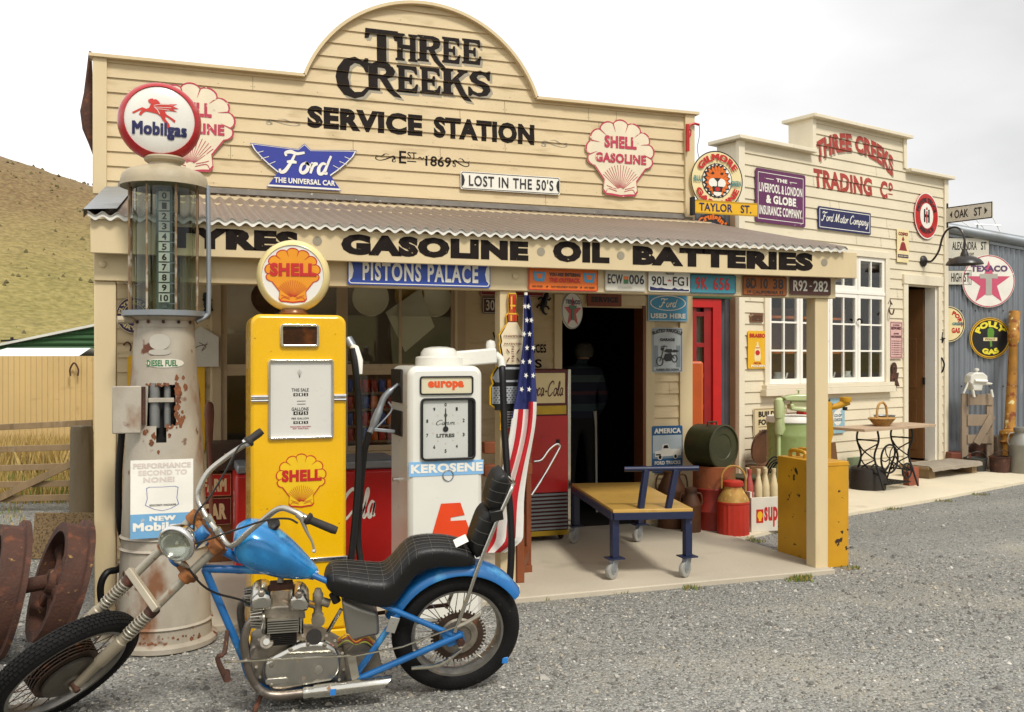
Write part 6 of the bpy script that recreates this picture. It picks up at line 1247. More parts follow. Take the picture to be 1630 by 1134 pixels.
f, g_, bx = framed(669,634,756,731,KY,.02,.014,BZ,mat('dial_grey','bdbeb6',.3,var=.05,vs=4,spots=(('8a6a4a',.72,9,.06),),bump=.01),kt,.03,'dial_frame','dial_face')
x0, z0, x1, z1 = bx; DW, DH = x1-x0, z1-z0; dd = lambda pc, m, nm='dial_lettering', e=.005: ob(nm, MB().flat(([(x0+q[0]*DW, z0+q[1]*DH)+tuple(q[2:]) for q in pc[0]], pc[1]), KY-e), m, g_, ws=True, sm=0)
ob('dial_shade', MB().box(x1-.1*DW,KY-.0062,z0,x1,KY-.0031,z1), BZ, f, ws=True, sm=0)
for i in range(10):
    a = 2*math.pi*i/10; cx, cz = .45+.38*math.sin(a), .52+.4*math.cos(a); dd(p_text(str(i), cx-.02, cz-.03, cx+.02, cz+.03, .03), PK, 'numeral'); a2 = a+.0; dd(p_poly(ell(.45+.26*math.sin(a2), .52+.27*math.cos(a2), .012, .011, 10)), paint('pink_dot','c9a89a'), 'dial_dot')
dd(stack([p_text('LITRES',.27,.355,.63,.42,.05)]), DK); dd(p_script('Canm', .26, .57, .64, .66, .12), DK, 'maker_script')
hb_ = dd(stack([p_poly([(.435,.5),(.465,.5),(.458,.86),(.442,.86)]), p_poly(ell(.45,.5,.055,.05,18)), p_ring(ell(.45,.74,.03,.03,16), ell(.45,.74,.02,.02,16))]), PK, 'dial_hand', .0075)
x0, x1 = kx0+.002, kx1+.004; z0, z1 = kz(757), kz(734)
s_ = ob('word_strip', MB().box(x0,KY-.003,z0,x1,KY+.001,z1), paint('strip_blue','7fb0d8'), kt, ws=True, sm=0); ob('lettering', MB().flat(p_text('KEROSENE', x0+.012, z0+.018, x1-.006, z1-.014, .05), KY-.0045), PW, s_, ws=True, sm=0)
x0, z0, x1, z1 = wbox(682,803,752,866,KY); ar = lambda pc: ([(x0+q[0]*(x1-x0), z0+q[1]*(z1-z0)) for q in pc[0]], pc[1])
ob('brand_letter', MB().flat(ar(p_poly([(0,0),(.28,1),(.72,1),(.82,.7),(.5,.66),(.5,.58),(.85,.58),(.97,.22),(.5,.18),(.5,.1),(1,.1),(1.0,0)])), KY-.003), paint('signal_orange','d8400f'), kt, ws=True, sm=0)
ob('pull_ring', MB().lathe([(.032,-.002),(.036,0),(.032,.002),(.029,0)], 24, Matrix.Translation((PY(713,757,KY).x,KY-.006,kz(757))) @ ROTX, closed=True), GALV, kt, ws=True)
sidep = lambda px, py: hit(px, py, (kx0-.004,0,0), Vector((1,0,0)))
for (t_, b_) in ((588,639),(655,690)):
    a1, a2 = sidep(624,b_), sidep(640,t_); ob('nozzle_pocket', MB().box(kx0-.012,min(a1.y,a2.y),min(a1.z,a2.z),kx0+.002,max(a1.y,a2.y),max(a1.z,a2.z)), BZ, kt, ws=True, bev=.008)
NK = lambda px, py: PY(px, py, KY+.22)
nzl = ob('nozzle', MB().tube(crv([NK(634,612), NK(622,622), NK(611,634), NK(603,655), NK(593,679), NK(588,690)],4), [.012]*4+[.02]*8+[.026]*4+[.018]*5, 12), GALV, kt, ws=True)
ob('nozzle_lever', MB().tube(crv([NK(618,640), NK(624,652), NK(612,668), NK(598,682)],4), .006, 8), GALV, nzl, ws=True)
ob('nozzle_bracket', MB().bar(NK(595,684), NK(628,687), .03, .02), GALV, nzl, ws=True, bev=.003)
ob('filling_hose', MB().tube(crv([NK(588,688), NK(580,720), NK(574,780), NK(570,850), PY(575,905,KY+.15)],6), .02, 10), HOSE, kt, ws=True)
ob('side_lock', MB().tube([sidep(633,763)+Vector((-.03,0,0)), sidep(633,763)+Vector((.01,0,0))], .014, 10), CHROME, kt, ws=True)
PSI, LEAN, STEER = 14, 13, 50
C0 = G(722, 1095)
_p, _l = math.radians(PSI), math.radians(LEAN)
EF = -RIGHT*math.cos(_p)-FWD*math.sin(_p); EL0 = RIGHT*math.sin(_p)-FWD*math.cos(_p)
EU = UP*math.cos(_l)+EL0*math.sin(_l); ET = EL0*math.cos(_l)-UP*math.sin(_l)
BKM = Matrix((( EF.x,ET.x,EU.x,C0.x),(EF.y,ET.y,EU.y,C0.y),(EF.z,ET.z,EU.z,C0.z),(0,0,0,1))); BKI = BKM.inverted()
def B(px, py, t=0.): return BKI @ hit(px, py, C0+ET*t, ET)
AX, YK = B(102, 1066), B(327.5, 845)
s_ax = (YK-AX).normalized(); f0_ = Vector((s_ax.z, 0, -s_ax.x)); _d = math.radians(STEER)
f_ax = f0_*math.cos(_d)+Vector((0,1,0))*math.sin(_d); a_ax = Vector((0,1,0))*math.cos(_d)-f0_*math.sin(_d)
STM = Matrix(((f_ax.x,a_ax.x,s_ax.x,AX.x),(f_ax.y,a_ax.y,s_ax.y,AX.y),(f_ax.z,a_ax.z,s_ax.z,AX.z),(0,0,0,1)))
SWM = BKM @ STM; SWI = SWM.inverted(); AW = BKM.to_3x3() @ a_ax
def FSp(px, py, a=0.): return SWI @ hit(px, py, BKM @ AX + AW*a, AW)
# ================================================================ MOTORCYCLE
bike = thing('motorcycle', 'blue chopper motorcycle with long raked fork, black stepped seat and tall backrest', 'motorcycle', M=BKM)
BLUE = mat('blue_swirl_paint', '1b76b2', .25, metal=.25, var=.3, vs=7, spots=(('2689c2',.5,6,.12),('145f9e',.58,5,.2),('4fa6d4',.64,9,.05),('6a3a22',.775,26,.02)), bump=.02, coat=.6)
FRB = mat('blue_frame_paint', '18609c', .35, var=.2, vs=6, spots=(('4f9cc8',.6,8,.15),('5a3422',.72,22,.04)), bump=.04, coat=.3)
SEAT = mat('black_vinyl', '141312', .42, var=.2, vs=8, spots=(('3a332c',.64,6,.3),), bump=.15, bs=150, spec=.35)
ALU = mat('dull_aluminium', 'b8b3a8', .32, metal=.85, var=.2, vs=9, spots=(('5c5244',.56,7,.25),), bump=.08)
ALUD = mat('dirty_engine_metal', '8f8678', .45, metal=.6, var=.35, vs=14, spots=(('4a4034',.55,10,.2),('7a5a3a',.68,18,.06)), bump=.25)
OLDC = mat('pitted_chrome', 'c6c2b8', .2, metal=1, var=.15, vs=8, spots=(('8a6a4a',.66,22,.06),), bump=.05)
FORKM = mat('grimy_fork_steel', 'a39c8c', .42, metal=.5, var=.2, vs=8, spots=(('7a5636',.62,12,.12),('6a3a1e',.7,20,.05)), bump=.12)
RIMM = mat('dull_rim_steel', '8e8a82', .35, metal=.8, var=.2, vs=9, spots=(('6a4a30',.6,12,.15),), bump=.06)
def torus(b, R_, r_, n=64, m=14, sq=1., mi=0, M=None):
    k = b.n()
    for i in range(n):
        a = 2*math.pi*i/n
        for j in range(m):
            c = 2*math.pi*j/m; q = R_+r_*math.cos(c); b.v.append(Vector((q*math.cos(a), r_*sq*math.sin(c), q*math.sin(a))))
    for i in range(n):
        for j in range(m): b.f.append([k+i*m+j, k+i*m+(j+1)%m, k+((i+1)%n)*m+(j+1)%m, k+((i+1)%n)*m+j]); b.m.append(mi)
    if M: b.xf(M, k)
    return b
def wheel(name, Mw, R_, tw, rimr, parent, tread):
    b = MB(); tr = tw/2; torus(b, R_-tr*.92, tr*.92, 72, 16, 1.08)
    if tread:
        nb = 84
        for i in range(nb):
            for j, y in enumerate((-.62,-.31,0,.31,.62)):
                a = 2*math.pi*(i+(.5 if j % 2 else 0))/nb; c = math.asin(y); rr_ = R_-tr*.92+tr*.92*math.cos(c)
                k = b.n(); b.box(-.0085,-.0062,-.004,.0085,.0062,.0045)
                b.xf(Matrix.Rotation(-a,4,'Y') @ Matrix.Translation((rr_,tr*y*1.0,0)) @ Matrix.Rotation(c*1.0,4,'Z') @ Matrix.Rotation(math.radians(90),4,'Y'), k)
    o = ob(name, b.xf(Mw), RUBBER, parent, sm=50)
    g = MB(); w_ = tw*.36; RX = Matrix.Rotation(math.radians(90),4,'X')
    g.lathe([(rimr-.012,-w_),(rimr+.012,-w_*1.05),(rimr+.014,-w_*.9),(rimr-.004,-w_*.75),(rimr-.016,-w_*.3),(rimr-.016,w_*.3),(rimr-.004,w_*.75),(rimr+.014,w_*.9),(rimr+.012,w_*1.05),(rimr-.012,w_),(rimr-.024,w_*.3),(rimr-.024,-w_*.3)], 64, RX, closed=True)
    ob('rim', g.xf(Mw), RIMM, o)
    g = MB(); n = 36
    for i in range(n):
        a = 2*math.pi*i/n; s_ = 1 if i % 2 else -1; a2 = a+(.55 if (i//2) % 2 else -.55)
        g.tube([(.045*math.cos(a2),s_*.035,.045*math.sin(a2)),((rimr-.02)*math.cos(a),s_*.006,(rimr-.02)*math.sin(a))], .0022, 5)
    ob('spokes', g.xf(Mw), OLDC if not tread else RUST, o)
    g = MB(); g.lathe([(.0,-.06),(.022,-.06),(.022,-.045),(.055,-.045),(.055,-.03),(.03,-.025),(.03,.025),(.055,.03),(.055,.045),(.022,.045),(.022,.06),(0,.06)], 28, RX); ob('hub', g.xf(Mw), ALUD, o)
    return o
RR = .308; RWM = Matrix.Translation((0,0,RR)); RX = Matrix.Rotation(math.radians(90),4,'X')
rw = wheel('rear_wheel', RWM, RR, .115, .222, bike, False)
g = MB(); g.lathe([(.0,.046),(.085,.046),(.092,.04),(.092,.062),(.085,.07),(.06,.072),(.055,.066),(0,.066)], 36, Matrix.Rotation(math.radians(-90),4,'X')); ob('brake_drum', g.xf(RWM), ALUD, rw)
g = MB()
for i in range(44): a = 2*math.pi*i/44; g.bar((.118*math.cos(a),-.058,.118*math.sin(a)), (.132*math.cos(a),-.058,.132*math.sin(a)), .008, .006)
g.lathe([(.08,-.061),(.12,-.061),(.12,-.055),(.08,-.055)], 44, Matrix.Rotation(math.radians(-90),4,'X'), closed=True); g.xf(Matrix.Scale(-1,4,(0,1,0))); ob('sprocket', g.xf(RWM), mat('brown_steel','4a3a2e',.5,metal=.5,var=.3,vs=10,spots=(('6a4228',.6,14,.1),),bump=.2), rw)
ob('chalk_mark', MB().box(-.014,.05,-.012,.016,.058,.02).xf(RWM @ Matrix.Translation((-.235,-.002,-.155))), paint('blue_mark','2f86d8'), rw, bev=.003)
TH_ = lambda px, py, t=0.: B(px, py, t)
tb = lambda nm, P, r_, m, n=12, k=0, par=None: ob(nm, MB().tube(crv(P, k) if k else P, r_, n), m, par or bike)
# frame
fr = tb('frame', [AX+s_ax*.66, AX+s_ax*.86], .03, FRB, 16)
tb('top_tube', [TH_(330,862), TH_(380,890), TH_(440,905), TH_(500,917)], .019, FRB, par=fr); tb('backbone_tube', [TH_(322,905,.02), TH_(420,908,.02), TH_(506,913,.02)], .018, FRB, par=fr)
for s_ in (1, -1):
    tb('seat_rail', [TH_(494,914,.035*s_), TH_(560,943,.07*s_), TH_(728,1014,.1*s_)], .0135, FRB, par=fr)
    tb('down_tube', [TH_(326,906,.02*s_), TH_(388,1050,.06*s_)], .017, FRB, par=fr)
    tb('cradle_tube', crv([TH_(386,1046,.06*s_), TH_(400,1082,.07*s_), TH_(440,1099,.08*s_), TH_(540,1092,.08*s_), TH_(563,1084,.085*s_)],4), .0145, FRB, par=fr)
    tb('chain_stay', [TH_(563,1084,.085*s_), TH_(735,1010,.105*s_)], .0155, FRB, par=fr)
    tb('seat_tube', [TH_(634,978,.085*s_), TH_(563,1080,.08*s_)], .0145, FRB, par=fr)
    a1, a2, a3 = TH_(706,1006,.1*s_), TH_(742,1014,.1*s_), TH_(722,1028,.1*s_)
    ob('axle_plate', MB().prism([(p.x,p.z) for p in (TH_(700,1008,.1*s_),TH_(716,1000,.1*s_),TH_(738,1006,.1*s_),TH_(740,1022,.1*s_),TH_(712,1030,.1*s_))], .1*s_-.006, .1*s_+.006), FRB, fr, bev=.003)
tb('rear_axle', [(0,-.13,RR),(0,.13,RR)], .014, RUST, par=fr)
ob('axle_nut', MB().lathe([(.0,.106),(.02,.106),(.02,.125),(0,.125)], 6, Matrix.Translation((0,0,RR)) @ Matrix.Rotation(math.radians(-90),4,'X')).xf(Matrix.Identity(4)), RUST, fr)
# rear fender
b = MB(); n = 26; prof = [(-.075,-.03),(-.068,-.008),(-.045,.006),(0,.012),(.045,.006),(.068,-.008),(.075,-.03)]; m = len(prof)
a0, a1 = math.radians(17), math.radians(146)
for lay in (0, -.004):
    for i in range(n+1):
        a = a0+(a1-a0)*i/n; w_ = 1-.25*max(0,(.12-i/n)/.12)
        for y, d in prof: q = .345+d+lay; b.v.append(Vector((q*math.cos(a), y*w_, RR+q*math.sin(a))))
N1 = (n+1)*m
for i in range(n):
    for j in range(m-1): p_ = i*m+j; b.f += [[p_,p_+1,p_+m+1,p_+m],[N1+p_+1,N1+p_,N1+p_+m,N1+p_+m+1]]; b.m += [0,0]
for i in range(n):
    for j in (0, m-1): p_ = i*m+j; b.f.append([p_,p_+m,N1+p_+m,N1+p_]); b.m.append(0)
for j in range(m-1):
    for i in (0, n): p_ = i*m+j; b.f.append([p_,p_+1,N1+p_+1,N1+p_]); b.m.append(0)
fd = ob('rear_fender', b, FRB, bike, sm=50)
# lofted bodies
def loft(st, n=24, e=.8, flat_bottom=1.):
    """st: (centre, half width, half height); rounded cross-sections"""
    b = MB(); pt = lambda c, w_, h_, a: Vector((c.x, c.y+w_*math.copysign(abs(math.cos(a))**e, math.cos(a)), c.z+h_*math.copysign(abs(math.sin(a))**e, math.sin(a))*(1 if math.sin(a) > 0 else flat_bottom)))
    for c, w_, h_ in st:
        for j in range(n): b.v.append(pt(c, w_, h_, 2*math.pi*j/n))
    for i in range(len(st)-1):
        for j in range(n): b.f.append([i*n+j, i*n+(j+1)%n, (i+1)*n+(j+1)%n, (i+1)*n+j]); b.m.append(0)
    b.f.append(list(range(n))[::-1]); b.m.append(0); b.f.append([(len(st)-1)*n+j for j in range(n)]); b.m.append(0)
    return b, pt
def stations(rows, k=4):
    P = crv([((TH_(x,t_)+TH_(x,b_))/2).to_tuple() for x, t_, b_, w_ in rows], k); Q = crv([(w_, (TH_(x,t_)-TH_(x,b_)).length/2, 0) for x, t_, b_, w_ in rows], k)
    return [(p, max(.004,q.x), max(.004,q.y)) for p, q in zip(P, Q)]
tk = stations([(370.5,864,872,.012),(374,846,881,.06),(382,836,890,.095),(402,830,901,.122),(433,839,911,.125),(460,858,916,.105),(485,882,918,.072),(500,898,916,.04),(506,905,913,.012)])
b, _ = loft(tk, 32, .85); tank = ob('fuel_tank', b, BLUE, bike, sm=70)
c = TH_(428,840); ob('fuel_cap', MB().lathe([(.045,-.02),(.05,-.004),(.045,.008),(.02,.012),(0,.012)], 20, Matrix.Translation(c+Vector((-.0,-.02,.0))) @ Matrix.Rotation(.5,4,'Y')), BZ, tank)
st = stations([(516,917,923,.03),(521,908,930,.075),(533,902,937,.1),(560,903,945,.118),(590,906,952,.125),(611,906,954,.125),(625,894,950,.12),(637,879,936,.112),(649,867,920,.108),(662,861,905,.104),(690,858,895,.1),(720,861,894,.097),(742,868,893,.09),(752,878,892,.07)])
b, pt = loft(st, 32, .55); seat = ob('seat', b, SEAT, bike, sm=60)
STW = mat('white_stitching','5c5851',.7,bump=0)
g = MB()
for y in (-.75,-.45,-.15,.15,.45,.75):
    a = math.acos(max(-1,min(1,math.copysign(abs(y)**(1/.55),y)))); P = [pt(c, w_, h_, a)+Vector((0,0,.002)) for c, w_, h_ in st[6:-3]]; g.tube(P, .0008, 4)
for i in range(7, len(st)-3, 4):
    c, w_, h_ = st[i]; g.tube([pt(c, w_, h_, math.radians(a))+Vector((0,0,.002)) for a in range(14, 167, 8)], .0008, 4)
ob('stitching', g, STW, seat)
# backrest pads and sissy bar
def pad(nm, p0, p1, hw, ht):
    p0, p1 = Vector(p0), Vector(p1); d = p1-p0; L = d.length; z = d.normalized(); y = Vector((0,1,0)); x = y.cross(z)
    Mx = Matrix(((x.x,y.x,z.x,p0.x),(x.y,y.y,z.y,p0.y),(x.z,y.z,z.z,p0.z),(0,0,0,1))); b = MB(); n = 28; K = 12
    for i in range(K+1):
        u = i/K; s_ = (1-abs(2*u-1)**4)**.5; s_ = max(s_, .12)
        for j in range(n):
            a = 2*math.pi*j/n; ca, sa = math.cos(a), math.sin(a); b.v.append(Vector((ht*s_*math.copysign(abs(ca)**.7,ca), hw*(.8+.2*s_)*math.copysign(abs(sa)**.6,sa), L*u)))
    for i in range(K):
        for j in range(n): b.f.append([i*n+j, i*n+(j+1)%n, (i+1)*n+(j+1)%n, (i+1)*n+j]); b.m.append(0)
    b.f += [list(range(n))[::-1], [K*n+j for j in range(n)]]; b.m += [0,0]
    o = ob(nm, b.xf(Mx), SEAT, bike, sm=60); g = MB()
    for q in (.3,.55,.8): g.tube([Vector((ht*1.005*math.copysign(abs(math.cos(a))**.7,math.cos(a)), hw*math.copysign(abs(math.sin(a))**.6,math.sin(a)), L*q)) for a in [math.radians(x_) for x_ in range(20,165,10)]], .0007, 4)
    ob('stitching', g.xf(Mx), STW, o); return o
pad('backrest_pad', TH_(754,878), TH_(779,806), .085, .048); pad('headrest_pad', TH_(780,808), TH_(798,748), .078, .046)
P = [TH_(724,1006,.115), TH_(745,950,.112), TH_(763,898,.1), TH_(790,832,.09), TH_(811,786,.08)]; P2 = [Vector((p.x,-p.y,p.z)) for p in P]
sb_ = tb('sissy_bar', P+[TH_(815,774,.06), TH_(817,768,0)]+[Vector((q.x,-q.y,q.z)) for q in (TH_(815,774,.06),)]+P2[::-1], .0095, OLDC, 10, 3)
ob('pad_bracket', MB().bar(TH_(780,822,.085), TH_(800,818,.085), .03, .05, (0,0,1)), BZ, sb_, bev=.004)
ob('price_tag', MB().box(-.032,-.002,-.04,.032,.002,.04).xf(Matrix.Translation(TH_(733,869,.035)+Vector((0,0,.024))) @ Matrix.Rotation(.45,4,'Y') @ Matrix.Rotation(math.radians(90),4,'X')), PW, seat, bev=.002)
# engine
def ppr(nm, px, t0, t1, m, par=None, bev=.006):
    return ob(nm, MB().prism([(q.x,q.z) for q in [TH_(x,y,(t0+t1)/2) for x,y in px]][::-1], t0, t1), m, par or bike, bev=bev, sm=40)
eng = ppr('engine', [(399,1020),(425,1003),(480,1006),(508,1008),(545,1028),(552,1070),(535,1090),(440,1102),(408,1086),(396,1050)], -.11, .065, ALUD, None, .012)
pc_ = ppr('primary_cover', [(418,1066),(421,1052),(436,1042),(457,1031),(478,1022),(500,1018.5),(518,1020),(533,1030),(540,1043),(542,1062),(538,1074),(528,1083),(500,1088),(470,1093),(450,1098),(432,1096),(422,1086)], .064, .112, OLDC, eng, .016)
q = TH_(441,1084,.113); ob('cover_badge', MB().prism(rr(q.x-.05,q.z-.014,q.x+.05,q.z+.014,.013), .112, .117), ALU, pc_, bev=.002)
for (x, y) in ((432,1060),(432,1090),(462,1034),(490,1026),(517,1027)): q = TH_(x,y,.113); ob('cover_screw', MB().lathe([(.009,.11),(.009,.117),(.005,.12),(0,.12)], 10, Matrix.Translation((q.x,0,q.z)) @ Matrix.Rotation(math.radians(-90),4,'X')), ALUD, pc_)
q = TH_(507,1066,.113); ob('filler_plug', MB().lathe([(.018,.111),(.018,.115),(.013,.117),(0,.1165)], 20, Matrix.Translation((q.x,0,q.z)) @ Matrix.Rotation(math.radians(-90),4,'X')), ALU, pc_)
def fins(nm, y0, y1, n, x0, x1, t0, t1, m, core=.75):
    b = MB(); c0, c1 = TH_((x0+x1)/2,y0), TH_((x0+x1)/2,y1); hx = (TH_(x0,(y0+y1)/2)-TH_(x1,(y0+y1)/2)).length/2
    for i in range(n): c = c0.lerp(c1, i/(n-1)); b.prism([(a,z) for a,z in rr(c.x-hx,c.z-.0028,c.x+hx,c.z+.0028,.0027)], t0, t1)
    b.box(min(c0.x,c1.x)-hx*core, t0*core, min(c0.z,c1.z), max(c0.x,c1.x)+hx*core, t1*core, max(c0.z,c1.z)); return ob(nm, b, m, eng, sm=0)
fins('cylinder_block', 1011, 993, 7, 430, 472, -.1, .085, mat('black_fins','201c18',.6,metal=.4,var=.3,vs=12,bump=.15)); fins('cylinder_head', 991, 972, 6, 426, 475, -.105, .09, ALU)
ppr('head_casting', [(416,972),(420,957),(440,952),(462,952),(482,958),(486,972)], -.09, .07, ALUD, eng, .008)
for nm, l in (('rocker_box', [(399,962),(398,945),(408,933),(424,931),(434,940),(434,958)]), ('rocker_box', [(459,960),(460,943),(470,934),(484,936),(492,948),(490,962)])):
    rb = ppr(nm, l, -.07, .095, OLDC, eng, .022); q = TH_(sum(x for x,y in l)/6, sum(y for x,y in l)/6, .1); ob('rocker_cap', MB().lathe([(.017,.092),(.017,.104),(.01,.109),(0,.109)], 6, Matrix.Translation((q.x,0,q.z)) @ Matrix.Rotation(math.radians(-90),4,'X')), ALUD, rb)
ppr('head_steady', [(428,938),(430,928),(466,926),(468,935)], -.02, .03, RUST, eng, .003)
tb('steady_bolt', [TH_(446,928,.02), TH_(448,912,.0)], .014, ALUD, par=eng)
for tt, c_ in ((.075,(410,984)), (-.06,(400,950))):
    c = TH_(*c_, tt); g = MB()
    for i in range(20): a = 2*math.pi*i/20; g.bar(c+Vector((0,.018*math.cos(a),.018*math.sin(a))), c+Vector((.006,.046*math.cos(a),.046*math.sin(a))), .05, .0035, Vector((0,-math.sin(a),math.cos(a))))
    g.tube([c+Vector((-.03,0,0)), c+Vector((.03,0,0))], .022, 14); ob('exhaust_rose', g, ALU, eng, sm=30)
for x_, y_, t_ in ((404,1030,.07),(412,1018,.07),(430,1012,.068),(446,1014,.068),(520,1012,.068),(533,1020,.068),(545,1040,.068),(547,1066,.068),(408,1062,.07),(414,1078,.07),(540,1082,.068),(482,1012,.068)): ob('case_bolt', MB().tube([TH_(x_,y_,t_-.004), TH_(x_,y_,t_+.01)], .007, 6), ALUD, eng)
for x_ in (421,479): tb('pushrod_tube', [TH_(x_,1008,.03), TH_(x_,968,.03)], .012, OLDC, 10, par=eng)
ob('timing_cover', MB().tube([TH_(424,1022,.05), TH_(424,1022,.085)], .032, 20), ALUD, eng, bev=.004); ob('timing_cap', MB().tube([TH_(424,1022,.085), TH_(424,1022,.092)], .014, 12), OLDC, eng)
ob('finned_plug', MB().tube([TH_(500,1014,.02), TH_(500,1014,.1)], .035, 14), mat('black_fins'), eng)
EXH = mat('burnt_exhaust','7a7066',.35,metal=.8,var=.3,vs=9,spots=(('4a3c30',.55,6,.2),('a8a49c',.62,9,.1)),bump=.06)
ex = tb('exhaust_pipe', [TH_(411,981,.08), TH_(397,992,.09), TH_(389,1018,.1), TH_(392,1050,.11), TH_(402,1082,.12), TH_(418,1101,.125), TH_(440,1107,.13), TH_(484,1103,.13)], .0185, EXH, 14, 5)
e0, e1 = TH_(482,1103.5,.13), TH_(612,1087,.13); d = (e1-e0)
g = MB(); P = [e0, e0+d*.01, e0+d*.05, e0+d*.12, e0+d*.14, e1]; g.tube(P, [.022,.026,.026,.024,.031,.031], 20, caps=False)
for i in range(20): 
    v = g.v[5*20+i]; v += d.normalized()*(.035*(v.z-e1.z)/.031)
g.tube([e0+d*.6, e1-d*.02], [.027,.027], 16, caps=False); mu_ = ob('muffler', g, OLDC, bike, sm=60)
ob('paint_mark', MB().box(-.012,-.001,-.016,.012,.001,.014).xf(Matrix.Translation(e0+d*.36+Vector((0,.0315,.006)))), paint('blue_mark','2f86d8'), mu_)
tb('exhaust_pipe', [TH_(401,950,-.07), TH_(388,958,-.07), TH_(383,972,-.07), TH_(386,1000,-.08), TH_(396,1050,-.1), TH_(415,1095,-.11), TH_(470,1100,-.12), TH_(560,1090,-.12)], .0185, EXH, 12, 4)
c = TH_(506,962,.03); g = MB(); g.lathe([(.02,-.09),(.024,-.085),(.026,-.05),(.019,-.04),(.019,0),(.024,.01),(.024,.05),(.018,.06),(.014,.075)], 18, Matrix.Translation(c)); g.tube([c+Vector((.0,0,-.01)), TH_(482,958,.03)], .016, 12); g.tube([c+Vector((-.0,.03,-.06)), c+Vector((0,.045,-.06))], .03, 16); g.tube([c+Vector((.0,.0,.02)), c+Vector((-.05,0,.0))], .02, 12); ob('carburettor', g, ALUD, eng)
tb('fuel_line', [TH_(472,930,.06), TH_(471,948,.09), TH_(479,957,.08), TH_(500,962,.06)], .006, mat('amber_hose','a8741f',.4,bump=0), 8, 4, eng)
ppr('oil_tank', [(543,946),(546,975),(550,1000),(557,1011),(580,1004),(602,1000),(601,975),(598,966),(570,957)], -.06, .075, mat('raw_aluminium','8f8b82',.42,metal=.7,var=.12,vs=5,spots=(('5a3524',.69,24,.05),),bump=.05), None, .014)
tb('oil_cap', [TH_(536,958,.03), TH_(530,945,.03)], .02, BZ)
ppr('gearbox', [(545,1030),(560,1014),(598,1012),(606,1050),(580,1068),(548,1075)], -.08, .04, ALUD, eng, .01)
for i, (c_, y) in enumerate((('b8741f',1016),('7a2a1a',1020),('8a8a30',1024),('c9a04a',1013),('2a2420',1027))): tb('wire', [TH_(538,y+4,.05), TH_(552,y-6+i,.07), TH_(566,y+6-i*2,.07), TH_(582,y-2,.06), TH_(596,y+8,.05)], .0032, mat('wire_'+c_,c_,.5,bump=0), 6, 4, eng)
tb('kick_shaft', [TH_(522,1006,.03), TH_(543,970,.05)], .009, OLDC)
tb('brake_rod', [TH_(356,1054,.13), TH_(460,1049,.135), TH_(557,1044,.135)], .0055, OLDC, 8); tb('brake_rod', [TH_(557,1046,.135), TH_(640,1030,.13), TH_(730,996,.115)], .0045, OLDC, 8)
tb('brake_arm', [TH_(728,998,.118), TH_(742,992,.12), TH_(765,978,.115)], .009, FORKM, 8)
ppr('linkage_plate', [(552,1044),(566,1044),(572,1078),(560,1084)], .11, .118, FORKM, None, .002)
tb('foot_control', [TH_(362,1004,.06), TH_(357,1040,.13), TH_(346,1048,.14), TH_(361,1083,.15)], [.009,.011,.011,.014], RUST, 8, 3)
tb('foot_peg', [TH_(361,1070,.1), TH_(362,1082,.2)], .014, RUST, 10)
tb('side_stand', [TH_(418,1100,.08), BKI @ Vector((*(G(404,1140).xy),0.01))], .011, RUST, 8)
tb('chain_guard', [TH_(655,1064,.12), TH_(700,1058,.125), TH_(735,1034,.125)], [.008,.012,.007], OLDC, 8, 4)
ob('chain', MB().box(0,-.072,.03,.42,-.06,.045).xf(Matrix.Translation((.02,0,RR-.04+.1)) @ Matrix.Rotation(.06,4,'Y')), RUST, bike); 
ob('rear_tag', MB().box(-.022,-.003,-.038,.022,.003,.038).xf(Matrix.Translation(TH_(625,995,.12)) @ Matrix.Rotation(-.3,4,'Y')), mat('tag_metal','b9b6ae',.3,metal=.6,bump=.05), bike, bev=.002)
# ---- front end, steered to the left
fw = wheel('front_wheel', STM, .333, .088, .262, bike, True)
g = MB(); g.lathe([(0,.03),(.11,.03),(.118,.036),(.118,.05),(.1,.062),(.04,.066),(.03,.075),(0,.075)], 36, Matrix.Rotation(math.radians(-90),4,'X')); ob('brake_drum', g.xf(STM), mat('cast_drum','5c564c',.5,metal=.5,var=.25,vs=9,bump=.15), fw)
g = MB()
for i in range(7): g.lathe([(.085+.006*(i%2),-.062+.014*i),(.15-.001*i,-.062+.014*i),(.15-.001*i,-.057+.014*i),(.085,-.057+.014*i)], 40, Matrix.Rotation(math.radians(-90),4,'X'), closed=True)
g.lathe([(.0,-.064),(.12,-.064),(.12,.03),(0,.03)], 36, Matrix.Rotation(math.radians(-90),4,'X')); ob('drum_fins', g.xf(STM), mat('brown_steel'), fw)
FS_ = lambda f, a, s: STM @ Vector((f, a, s))
fork = None
for a, f in ((.088,-.012), (-.088,.0)):
    leg = ob('fork_leg', MB().tube([FS_(f,a,.30), FS_(f,a,.84)], .0185, 16), FORKM, bike)
    ob('fork_slider', MB().tube([FS_(f,a,-.02), FS_(f,a,.13), FS_(f,a,.14), FS_(f,a,.27), FS_(f,a,.275), FS_(f,a,.3)], [.02,.021,.028,.028,.024,.024], 16), mat('rusty_slider','9a8f7a',.5,metal=.35,var=.2,vs=8,spots=(('6a3a1e',.6,9,.12),),bump=.15), leg)
    P = [FS_(f+.026*math.cos(i*.62), a+.026*math.sin(i*.62), .30+.145*i/90) for i in range(91)]; ob('fork_spring', MB().tube(P, .004, 6), FORKM, leg)
    ob('spring_collar', MB().tube([FS_(f,a,.44), FS_(f,a,.475)], .028, 14), RUST, leg)
    ob('clamp_collar', MB().tube([FS_(f,a,.655), FS_(f,a,.69)], .026, 14), RUST, leg)
b = MB(); b.bar(FS_(.022,-.115,.49), FS_(.016,.115,.49), .03, .032, s_ax); ob('fork_brace', b, mat('brace_cream','a99f8b',.45,metal=.3,var=.12,vs=8,spots=(('6a5a44',.66,12,.1),),bump=.06), bike, bev=.004)
